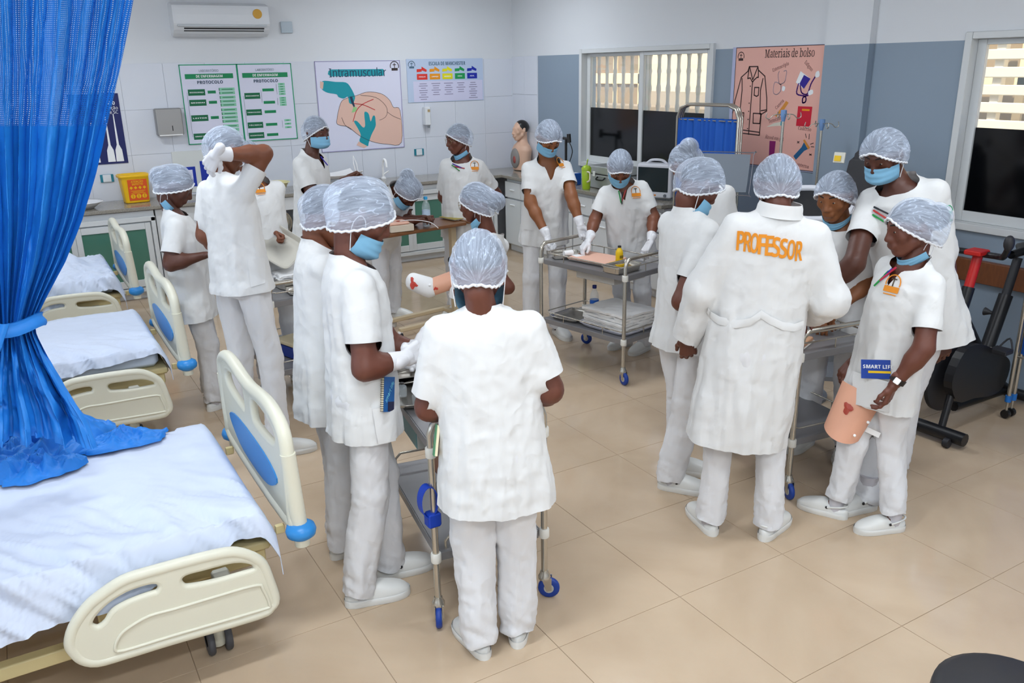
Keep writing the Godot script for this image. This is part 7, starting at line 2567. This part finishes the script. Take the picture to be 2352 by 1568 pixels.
func build_small() -> void:
	var steel := M("steel")
	var cloth2 := M("white_cloth2")
	# ---------- on the clothes ----------
	var orange := M("badge_orange", hexc("e08a1e"), 0.7)
	badge("F", 1090, 380, 0.075, orange)
	badge("K", 1277, 372, 0.075, orange)
	badge("L", 1460, 440, 0.075, orange)
	badge("R", 2052, 652, 0.075, orange)
	badge("C", 592, 418, 0.07, orange)
	var gs := on_tunic("Q", 2178, 490, 0.003)
	var gm := MB.new()
	gm.box(Vector3(0, 0.005, 0), Vector3(0.04, 0.012, 0.0015), 0.0, gs)
	gm.box(Vector3(0.004, -0.012, 0), Vector3(0.012, 0.03, 0.0015), 0.0, gs)
	gm.box(Vector3(0, -0.032, 0), Vector3(0.042, 0.008, 0.0015), 0.0, gs)
	var gr := []
	for k in 9:
		gr.append(gs * Vector3(cos(k * 0.4) * 0.022, 0.012 + sin(k * 0.4) * 0.025, 0))
	gm.tube(gr, 0.002, 5)
	obj("sleeve_print", gm, M("print_green", hexc("18a06a"), 0.7), people["Q"].node, "green printed crest on the sleeve")
	# lettering on the coat
	var word := "PROFESSOR"
	for k in 9:
		var u := lerpf(1700.0, 1833.0, k / 8.0)
		var v := lerpf(553.0, 577.0, k / 8.0)
		var t := on_tunic("O", u, v, 0.004)
		text_mesh(word[k], 0.112, M("letter_orange", hexc("e8901a"), 0.7), "lettering", people["O"].node, t, true, "Droid Sans", 0.032)
	ribbon("O", "half_belt", [[1624, 708], [1634, 722], [1655, 736], [1690, 744], [1722, 738], [1747, 722]], 0.034, cloth2)
	ribbon("O", "half_belt", [[1747, 720], [1768, 734], [1795, 748], [1822, 752], [1842, 744]], 0.034, cloth2)
	var HXo: Transform3D = people["O"].HX
	# collar of the coat
	var cg := []
	var dO: Dictionary = people["O"]
	for j in 4:
		var row := PackedVector3Array()
		for k in 21:
			var a := lerpf(-2.5, 2.5, k / 20.0)
			var rr := 0.078 + 0.008 * sin(j * 0.9) + (0.012 if j == 3 else 0.0)
			row.append(dO.nk + dO.up * (0.04 - j * 0.018) - dO.fwd * cos(a) * rr * 0.95 + dO.lat * sin(a) * rr * 1.08)
		cg.append(row)
	var cm := MB.new()
	cm.grid(cg, 0.003)
	obj("collar", cm, cloth2, dO.node)
	# pockets
	patch("G", "pocket", [855, 936, 905, 932, 902, 1010, 868, 1018], cloth2, 0.014)
	patch("R", "pocket", [1966, 852, 2048, 878, 2042, 945, 1958, 925], cloth2, 0.012)
	patch("K", "pocket", [1192, 470, 1238, 476, 1238, 530, 1192, 525], cloth2, 0.006)
	patch("B", "pocket", [570, 598, 606, 590, 608, 650, 576, 660], cloth2, 0.006)
	# pens
	for a in [["F", 1050, 381, 1.2, "4a2f9a", "violet pen clipped beside the orange badge of the student with glasses"], ["F", 1056, 385, 1.4, "b3263a", "red pen clipped beside the orange badge of the student with glasses"], ["F", 1047, 386, 1.0, "2f8a3f", "green pen clipped beside the orange badge of the student with glasses"],
		["L", 1424, 452, 0.25, "1f9a46", "green pen in the neckline of the bowed student in gloves"], ["L", 1433, 450, -0.25, "c43a3a", "red pen in the neckline of the bowed student in gloves"], ["L", 1429, 455, 0.05, "20242a", "black pen in the neckline of the bowed student in gloves"],
		["R", 2027, 640, -0.5, "1f9a46", "green pen in the neckline of the short student"], ["R", 2035, 634, -0.55, "3a2fb0", "blue pen in the neckline of the short student"], ["R", 2042, 630, -0.6, "c22a4a", "red pen in the neckline of the short student"],
		["Q", 2026, 483, 1.3, "20242a", "black pen at the neckline of the tallest student"], ["Q", 2024, 493, 1.2, "c43a3a", "red pen at the neckline of the tallest student"], ["Q", 2022, 503, 1.2, "1f9a46", "green pen at the neckline of the tallest student"], ["D", 743, 370, 0.5, "3a2fb0", "violet pen in the neckline of the student holding forceps"]]:
		pen(a[0], a[1], a[2], a[3], a[4], a[5])
	glasses("F", M("frame_gold", hexc("9a8a6a"), 0.3, 0.8))
	glasses("I", M("frame_gold"))
	# notebooks in pockets
	var n1 := booklet("notebook", "blue spiral notebook standing in the pocket of the student with the full cap", "G", 886, 905, -0.35, 0.085, 0.13, M("cover_blue", hexc("1265b0"), 0.4), true)
	obj("cover_stripe", bx(Vector3(0.015, -0.045, 0.0075), Vector3(0.05, 0.035, 0.001)), M("cover_navy", hexc("1a1d4a"), 0.4), n1)
	text_mesh("smart life", 0.022, M("cover_text", hexc("7fd0e8"), 0.5), "cover_lettering", n1, Transform3D(Basis(Vector3.BACK, 0.9), Vector3(0.0, 0.01, 0.0085)))
	var n2 := booklet("notebook", "dark blue booklet with yellow band in the short student's pocket", "R", 2012, 846, 0.12, 0.118, 0.085, M("cover_royal", hexc("0f3f9e"), 0.4), false)
	text_mesh("SMART LIFE", 0.022, M("ink_white"), "cover_lettering", n2, Transform3D(Basis.IDENTITY, Vector3(0.01, 0.012, 0.0085)), true)
	obj("yellow_band", bx(Vector3(0.015, -0.012, 0.0075), Vector3(0.09, 0.01, 0.001)), M("yellow_plastic"), n2)
	var n3 := booklet("notebook", "cream edged green booklet in the side pocket of the student seen from behind", "J", 1004, 1010, 0.35, 0.07, 0.11, M("cover_green", hexc("4f9a6c"), 0.5), false)
	# wrist watch
	var dR: Dictionary = people["R"]
	var wr: Vector3 = dR.wr["L"]
	var wd: Vector3 = (wr - dR.el["L"]).normalized()
	var wc := wr - wd * 0.03
	var wm := MB.new()
	wm.tube([wc - wd * 0.011, wc + wd * 0.011], 0.033, 18, false)
	var wo := obj("wristwatch", wm, M("strap_black", hexc("1f1a1a"), 0.5), dR.node, "black strap wristwatch with square steel case")
	var wn := (CAM - wc).normalized()
	wn = (wn - wd * wn.dot(wd)).normalized()
	obj("watch_case", bx(Vector3.ZERO, Vector3(0.026, 0.026, 0.008), 0.003, Transform3D(Basis(wd.cross(wn), wd, wn) * Basis.IDENTITY, wc + wn * 0.034)), steel, wo)
	# thigh wound model strapped on the leg of the short student
	var tm := thing("thigh_wound_model", "flesh coloured wound shell strapped to the short student's thigh", "model")
	var ta: Vector3 = by(dR.P, 1982, 895, -0.05)
	var tb_: Vector3 = by(dR.P, 1935, 988, -0.1)
	var td := (tb_ - ta).normalized()
	var tn := (CAM - ta).normalized()
	tn = (tn - td * tn.dot(td)).normalized()
	var tx := tn.cross(td)
	var tg := []
	for j in 13:
		var row := PackedVector3Array()
		var u := j / 12.0
		for k in 17:
			var a := lerpf(-1.25, 1.25, k / 16.0)
			var l := ta.distance_to(tb_) + 0.05 * cos(a)
			var rr := lerpf(0.095, 0.08, u)
			row.append(ta + td * l * u + (tn * cos(a) + tx * sin(a)) * rr - tn * 0.05)
		tg.append(row)
	var tmm := MB.new()
	tmm.grid(tg, 0.006, false, false)
	obj("shell", tmm, M("model_peach", hexc("e3a98d"), 0.5), tm)
	var wb := MB.new()
	disc_on(wb, ta + td * 0.1 + tn * 0.046 + tx * -0.022, (tn - tx * 0.3).normalized(), 0.02, 0.026, 1.0)
	obj("wound", wb, M("wound_red", hexc("a8402f"), 0.5), tm)
	for q in [[0.12, 0.08], [0.2, 0.055]]:
		var sb := MB.new()
		sb.ball(ta + td * q[0] + tn * 0.03 + tx * q[1], Vector3.ONE * 0.007, 10, 6)
		obj("stud", sb, steel, tm)
	obj("strap", bx(Vector3.ZERO, Vector3(0.1, 0.025, 0.004), 0.001, Transform3D(Basis(tx, td, tn), ta + td * 0.16 + tx * 0.1 - tn * 0.03)), M("linen"), tm)
	# wounded leg model held by the student with glasses
	var dI: Dictionary = people["I"]
	var la: Vector3 = by(dI.P, 1080, 628, 0.0)
	var lb: Vector3 = by(dI.P, 985, 662, -0.05)
	var lc: Vector3 = by(dI.P, 950, 650, -0.06)
	var lm := thing("leg_wound_model", "pink limb model with bandaged bleeding end, held in one hand", "model")
	obj("limb", blob([cap_(la, lb, 0.06, 0.055)], 0.02, 0.009, la), M("model_peach"), lm)
	obj("bandage", blob([cap_(lb, lc, 0.06, 0.05), cap_(lb + Vector3(0, 0.03, 0), lc + Vector3(0, 0.03, 0), 0.04, 0.035)], 0.03, 0.009, lb), M("gauze", hexc("eeeeee"), 0.9), lm)
	var lw := MB.new()
	var ln := (CAM - lc).normalized()
	disc_on(lw, lc + ln * 0.05 + Vector3(0, -0.002, 0), ln, 0.024, 0.034, 2.0)
	obj("wound", lw, M("wound_bright", hexc("c23a2a"), 0.5), lm)
	var lw2 := MB.new()
	disc_on(lw2, lb.lerp(la, 0.15) + ln * 0.056 + Vector3(0, -0.012, 0), ln, 0.016, 0.014, 3.0)
	obj("wound", lw2, M("wound_bright"), lm)
	var ls := MB.new()
	ls.ball(lb.lerp(la, 0.02) + ln * 0.058 + Vector3(0, 0.02, 0), Vector3.ONE * 0.009, 10, 6)
	obj("stud", ls, steel, lm)
	# tray held by the student with the badge
	var dC: Dictionary = people["C"]
	var tc: Vector3 = by(dC.P, 632, 566, -0.16)
	var tt := tray("white plastic tray held tilted in one hand", Vector3.ZERO, 0.0, 0.36, 0.26, 0.04, M("tray_cream", hexc("c9c5ba"), 0.3), "held_tray")
	var tz := (by(dC.P, 668, 590, -0.2) - by(dC.P, 600, 548, -0.1)).normalized()
	var ty := ((CAM - tc).normalized() + Vector3(0, 0.9, 0)).normalized()
	ty = (ty - tz * ty.dot(tz)).normalized()
	tt.transform = Transform3D(Basis(ty.cross(tz), ty, tz), tc)
	# forceps
	var dD: Dictionary = people["D"]
	var f0: Vector3 = by(dD.P, 822, 402, -0.2)
	var f1: Vector3 = by(dD.P, 811, 357, -0.2)
	var fo := thing("forceps", "thin steel forceps held upright above the baby scale", "forceps")
	for s in [-1, 1]:
		obj("blade", tb([f0 + Vector3(0.008 * s, 0, 0), f0.lerp(f1, 0.6) + Vector3(0.012 * s, 0, 0), f1], [0.003, 0.003, 0.0015], 6), steel, fo)
	# ---------- on the back worktop ----------
	var H := 0.8935
	var sp := on_y(318, 466, H)
	var sc := thing("sharps_bin", "yellow sharps bin with orange warning label on the worktop", "bin", Vector3(sp.x, H, sp.z - 0.1), 0.06)
	var yl := M("yellow_bin", hexc("f2bd0c"), 0.4)
	var sg := []
	for q in [[0.0, 0.0], [0.85, 0.0], [0.86, 0.01], [1.0, 0.24], [1.12, 0.245], [1.12, 0.262], [1.05, 0.27], [0.0, 0.275]]:
		var row := PackedVector3Array()
		for k in 32:
			var a := TAU * k / 32.0
			var c := cos(a)
			var s := sin(a)
			row.append(Vector3(signf(c) * pow(absf(c), 0.35) * 0.13 * q[0], q[1], signf(s) * pow(absf(s), 0.35) * 0.1 * q[0]))
		sg.append(row)
	var sm := MB.new()
	sm.grid(sg, 0.0, true)
	obj("tub", sm, yl, sc)
	var sx := Transform3D(Basis(Vector3.RIGHT, 0.055), Vector3(0.01, 0.125, 0.0945))
	obj("label_panel", bx(Vector3.ZERO, Vector3(0.175, 0.2, 0.004), 0.001, sx), M("label_orange", hexc("e2551c"), 0.5), sc)
	for q in [["ATENÇÃO", 0.08, 0.028, 0.11], ["INFECTO", 0.055, 0.026, 0.1]]:
		text_mesh(q[0], q[2], yl, "label_lettering", sc, sx * Transform3D(Basis.IDENTITY, Vector3(0, q[1], 0.003)), true, "Droid Sans", q[3])
	for k in 4:
		var m := MB.new()
		m.prism(pv([0, 0.016, 0.016, 0, 0, -0.016, -0.016, 0]), 0.001, sx * Transform3D(Basis.IDENTITY, Vector3(-0.06 + k * 0.04, 0.022, 0.0025)))
		obj("hazard_mark", m, yl, sc)
	for k in 3:
		var m := MB.new()
		m.lathe([Vector2(0, 0.001), Vector2(0.022, 0.001), Vector2(0.022, 0)], 20, sx * Transform3D(Basis(Vector3.RIGHT, PI / 2), Vector3(-0.052 + k * 0.052, -0.06, 0.0025)))
		var mo := obj("instruction_mark", m, yl, sc)
		obj("mark_bar", bx(Vector3(-0.052 + k * 0.052, -0.06, 0.0045), Vector3(0.005, 0.034, 0.001), 0.0, sx), M("label_orange"), mo)
	var lines := MB.new()
	for k in 3:
		lines.box(Vector3(0, -0.008 - k * 0.011, 0.003), Vector3(0.13 - 0.03 * (k % 2), 0.004, 0.001), 0.0, sx)
	obj("small_print", lines, yl, sc)
	# white bowl
	var bp := on_y(205, 478, H)
	var bw := thing("wash_bowl", "shallow white bowl at the curtain end of the worktop", "bowl", Vector3(bp.x - 0.05, H, bp.z))
	obj("basin", lth([Vector2(0, 0.004), Vector2(0.09, 0.004), Vector2(0.16, 0.06), Vector2(0.175, 0.062), Vector2(0.165, 0.055), Vector2(0.09, 0.0), Vector2(0, 0.0)], 28), M("enamel", hexc("e6e6e8"), 0.25), bw)
	obj("rim", lth([Vector2(0.174, 0.058), Vector2(0.179, 0.062), Vector2(0.174, 0.066)], 28), M("enamel"), bw)
	# cream dish on a dark box
	var cp := on_y(640, 444, H)
	var cd := thing("cream_dish", "cream plastic dish resting on a dark base", "dish", Vector3(cp.x, H, cp.z - 0.08))
	obj("base", bx(Vector3(-0.03, 0.02, 0), Vector3(0.12, 0.04, 0.1), 0.006), M("black_plastic"), cd)
	obj("dish", lth([Vector2(0, 0.04), Vector2(0.1, 0.04), Vector2(0.13, 0.1), Vector2(0.15, 0.105), Vector2(0.14, 0.11), Vector2(0.1, 0.06), Vector2(0, 0.055)], 26), M("cream_plastic", hexc("e2d9a4"), 0.4), cd)
	# baby scale
	var sp2 := on_y(770, 432, H)
	var bs := thing("baby_scale", "white baby scale with curved tray and small green display", "scale", Vector3(sp2.x, H, sp2.z - 0.02), 0.1)
	obj("body", bx(Vector3(0, 0.04, 0), Vector3(0.42, 0.075, 0.24), 0.02), M("enamel"), bs)
	obj("display", bx(Vector3(-0.06, 0.045, 0.122), Vector3(0.11, 0.035, 0.004), 0.001), M("lcd_green", hexc("93ad8f"), 0.3), bs)
	var wg := []
	for j in 9:
		var row := PackedVector3Array()
		for k in 13:
			var u := k / 12.0 - 0.5
			var v := j / 8.0 - 0.5
			row.append(Vector3(u * 0.54, 0.095 + 0.2 * v * v + 0.12 * u * u, v * 0.3))
		wg.append(row)
	var wgm := MB.new()
	wgm.grid(wg, 0.006, false, true)
	obj("tray", wgm, M("enamel"), bs)
	# tap
	var fp := on_z(880, 392, -6.88)
	var fa := thing("tap", "tall curved steel tap on the worktop", "tap", Vector3(fp.x, H, -6.88))
	obj("spout", tb(curve([Vector3(0, 0, 0), Vector3(0, 0.16, 0), Vector3(0, 0.22, 0.03), Vector3(0, 0.21, 0.09), Vector3(0, 0.14, 0.11)], 5), 0.013, 10), steel, fa)
	obj("lever", tb([Vector3(0.0, 0.05, 0.0), Vector3(0.06, 0.09, 0.02)], [0.01, 0.006], 8), steel, fa)
	obj("base_ring", lth([Vector2(0, 0), Vector2(0.028, 0), Vector2(0.026, 0.02), Vector2(0.0, 0.03)], 16), steel, fa)
	# round pan and black bag under the worktop
	var pp := on_z(638, 512, -6.5)
	var pn := thing("round_pan", "round steel pan leaning on edge under the worktop", "pan", Vector3(pp.x, 0, -6.55))
	var stool_h: float = pp.y - 0.14
	obj("pan", lth([Vector2(0, 0.02), Vector2(0.12, 0.02), Vector2(0.14, 0.0), Vector2(0.145, -0.05), Vector2(0.15, -0.05), Vector2(0.15, 0.0), Vector2(0.13, 0.026), Vector2(0, 0.026)], 30, Transform3D(Basis(Vector3.RIGHT, -1.3), Vector3(0, pp.y, 0))), M("tray_steel"), pn)
	obj("rim", lth([Vector2(0.147, -0.05), Vector2(0.153, -0.047), Vector2(0.147, -0.044)], 30, Transform3D(Basis(Vector3.RIGHT, -1.3), Vector3(0, pp.y, 0))), M("tray_steel"), pn)
	var bx2 := thing("storage_box", "tall beige carton standing under the worktop", "box", Vector3(pp.x + 0.16, 0, -6.62))
	obj("carton", bx(Vector3(0, stool_h / 2, 0), Vector3(0.62, stool_h - 0.002, 0.3), 0.006), M("carton", hexc("bdae92"), 0.8), bx2)
	obj("tape", bx(Vector3(0, stool_h / 2, 0.151), Vector3(0.62, 0.04, 0.002)), M("carton_tape", hexc("a8966f"), 0.6), bx2)
	var bg := thing("black_bag", "crumpled black bag lying on the carton", "bag", Vector3(pp.x + 0.33, stool_h + 0.004, -6.6))
	obj("bag", blob([cap_(Vector3(-0.08, 0.06, 0), Vector3(0.08, 0.05, 0.02), 0.06, 0.055), cap_(Vector3(0, 0.07, 0), Vector3(0.03, 0.12, 0), 0.04, 0.02)], 0.04, 0.011, Vector3(0, 0.06, 0)), M("bag_black", hexc("1e1e20"), 0.6), bg)
	obj("handle", tb(curve([Vector3(-0.05, 0.1, 0.03), Vector3(0, 0.17, 0.03), Vector3(0.05, 0.1, 0.03)], 4), 0.006, 6), M("bag_black"), bg)
	# ---------- anatomical torso on the corner ----------
	var tp := on_z(1195, 300, -6.62)
	var at := thing("anatomy_torso", "anatomical dummy torso with dark hair and an opened chest", "dummy", Vector3(tp.x, H, -6.62), yaw_of(-62.0))
	var hh: float = tp.y - H
	var ts := MB.new()
	put_xf(ts, head_mesh(), Transform3D(Basis.from_scale(Vector3.ONE * 1.0), Vector3(0, hh, 0)))
	var tA := nets([oval(Vector3(0, 0.0, -0.02), Vector3.UP, Vector3.RIGHT, Vector3.BACK, [[hh - 0.13, 0.06, 0.055, 0.0], [hh - 0.17, 0.14, 0.08, 0.0], [hh - 0.22, 0.17, 0.1, 0.0], [hh - 0.34, 0.15, 0.1, 0.01], [0.005, 0.14, 0.1, 0.0]]), cap_(Vector3(0, hh - 0.18, -0.03), Vector3(0, hh - 0.06, -0.035), 0.055, 0.052)], 0.04, 0.012, Vector3(0, hh - 0.3, 0))
	put(ts, tA[0], normals(tA[0], tA[1]), tA[1])
	obj("body", ts, M("dummy_skin", hexc("e0b79d"), 0.45), at)
	var th := MB.new()
	th.ball(Vector3(0, hh + 0.04, -0.02), Vector3(0.079, 0.085, 0.092), 20, 14)
	obj("hair", th, M("dummy_hair", hexc("1e1a1a"), 0.35), at)
	var og := MB.new()
	og.ball(Vector3(0, hh - 0.32, 0.075), Vector3(0.1, 0.12, 0.035), 20, 12)
	obj("chest_opening", og, M("dummy_ribs", hexc("8f8a86"), 0.6), at)
	var og2 := MB.new()
	og2.ball(Vector3(0.03, hh - 0.33, 0.095), Vector3(0.035, 0.05, 0.022), 16, 10)
	obj("heart", og2, M("dummy_red", hexc("a2504a"), 0.5), at)
	for e in [-1.0, 1.0]:
		var eb := MB.new()
		eb.ball(Vector3(e * 0.0305, hh + 0.003, 0.0755), Vector3(0.0125, 0.007, 0.009), 10, 8)
		obj("eye", eb, M("eye_white", hexc("cfc6bb"), 0.25), at)
	var lp := MB.new()
	lp.ball(Vector3(0, hh - 0.062, 0.088), Vector3(0.018, 0.009, 0.008), 12, 8)
	obj("lips", lp, M("dummy_red"), at)
	# ---------- on the worktop by the window ----------
	var kp := on_y(1300, 392, H)
	var kd := thing("wall_diagnostic_set", "black diagnostic handset with coiled cords behind the leaning student", "medical device", Vector3(3.72, H, on_x(1300, 330, 3.72).z))
	var ky: float = on_x(1300, 318, 3.72).y - H
	obj("post", tb([Vector3(0, 0, 0), Vector3(0, ky, 0)], 0.014, 10), M("black_plastic"), kd)
	obj("cross_arm", tb([Vector3(0.02, ky, -0.26), Vector3(0, ky, 0.06)], 0.016, 8), M("black_plastic"), kd)
	obj("base", lth([Vector2(0, 0), Vector2(0.08, 0), Vector2(0.07, 0.02), Vector2(0, 0.03)], 18), M("black_plastic"), kd)
	obj("handset", tb([Vector3(0, ky + 0.05, 0.05), Vector3(0, ky - 0.04, 0.06)], 0.022, 10), M("black_plastic"), kd)
	obj("handset", tb([Vector3(0.02, ky + 0.05, -0.25), Vector3(0.02, ky - 0.04, -0.26)], 0.022, 10), M("black_plastic"), kd)
	obj("cord", tb(curve([Vector3(0, ky - 0.03, 0.06), Vector3(0, ky - 0.12, 0.12), Vector3(0, ky - 0.22, 0.08), Vector3(0, ky - 0.3, 0.02)], 5), 0.005, 6), M("black_plastic"), kd)
	var scz := on_x(1378, 425, 3.62).z
	var cs := thing("metal_case", "silver equipment case with steel latches on the worktop under the window", "case", Vector3(3.79, H, scz), -PI / 2)
	obj("lower_shell", bx(Vector3(0, 0.07, 0), Vector3(0.5, 0.14, 0.3), 0.012), M("case_silver", hexc("b9bcba"), 0.35, 0.5), cs)
	obj("lid", bx(Vector3(0, 0.185, 0), Vector3(0.5, 0.08, 0.3), 0.012), M("case_silver"), cs)
	for x in [-0.13, 0.13]:
		obj("latch", bx(Vector3(x, 0.145, 0.152), Vector3(0.04, 0.05, 0.008), 0.003), M("steel"), cs)
	obj("grip", tb(curve([Vector3(-0.06, 0.12, 0.155), Vector3(-0.05, 0.1, 0.185), Vector3(0.05, 0.1, 0.185), Vector3(0.06, 0.12, 0.155)], 4), 0.008, 8), M("black_plastic"), cs)
	var red := thing("strap_bundle", "bundle of brown and black straps lying on the silver case", "straps", Vector3(3.79, H + 0.225, scz + 0.1))
	obj("strap", tb(curve([Vector3(0, 0.015, -0.12), Vector3(0.04, 0.03, -0.05), Vector3(-0.03, 0.02, 0.02), Vector3(0.03, 0.025, 0.1)], 5), 0.016, 8), M("strap_brown", hexc("6a3a30"), 0.7), red)
	obj("strap", tb(curve([Vector3(0.05, 0.012, -0.06), Vector3(0, 0.03, 0.03), Vector3(0.05, 0.02, 0.12)], 5), 0.014, 8), M("black_plastic"), red)
	var gb := on_x(1352, 428, 3.56)
	var gbt := thing("drinking_bottle", "lime green drinking bottle with pale handle and straw", "bottle", Vector3(3.53, H, gb.z))
	var lime := M("lime_plastic", hexc("a9c92c"), 0.3)
	obj("cup", lth([Vector2(0, 0), Vector2(0.036, 0), Vector2(0.04, 0.01), Vector2(0.048, 0.19), Vector2(0.044, 0.195), Vector2(0, 0.195)], 22), lime, gbt)
	obj("lid", lth([Vector2(0.05, 0.19), Vector2(0.05, 0.215), Vector2(0.03, 0.235), Vector2(0.015, 0.24), Vector2(0, 0.24)], 22), lime, gbt)
	obj("straw", tb([Vector3(0, 0.23, 0), Vector3(0.01, 0.3, 0.01)], 0.006, 8), lime, gbt)
	obj("handle", tb(curve([Vector3(-0.02, 0.18, 0.045), Vector3(-0.02, 0.17, 0.085), Vector3(-0.02, 0.1, 0.085), Vector3(-0.02, 0.08, 0.045)], 5), 0.008, 8), M("handle_cream", hexc("ece3cf"), 0.4), gbt)
	var bl := on_x(1317, 420, 3.62)
	var bo := thing("tissue_box", "small blue carton beside the silver case", "box", Vector3(3.64, H, bl.z))
	obj("carton", bx(Vector3(0, 0.06, 0), Vector3(0.1, 0.12, 0.09), 0.004), M("carton_blue", hexc("1554b0"), 0.5), bo)
	obj("flap", bx(Vector3(0, 0.1215, 0), Vector3(0.06, 0.003, 0.05)), M("gauze"), bo)
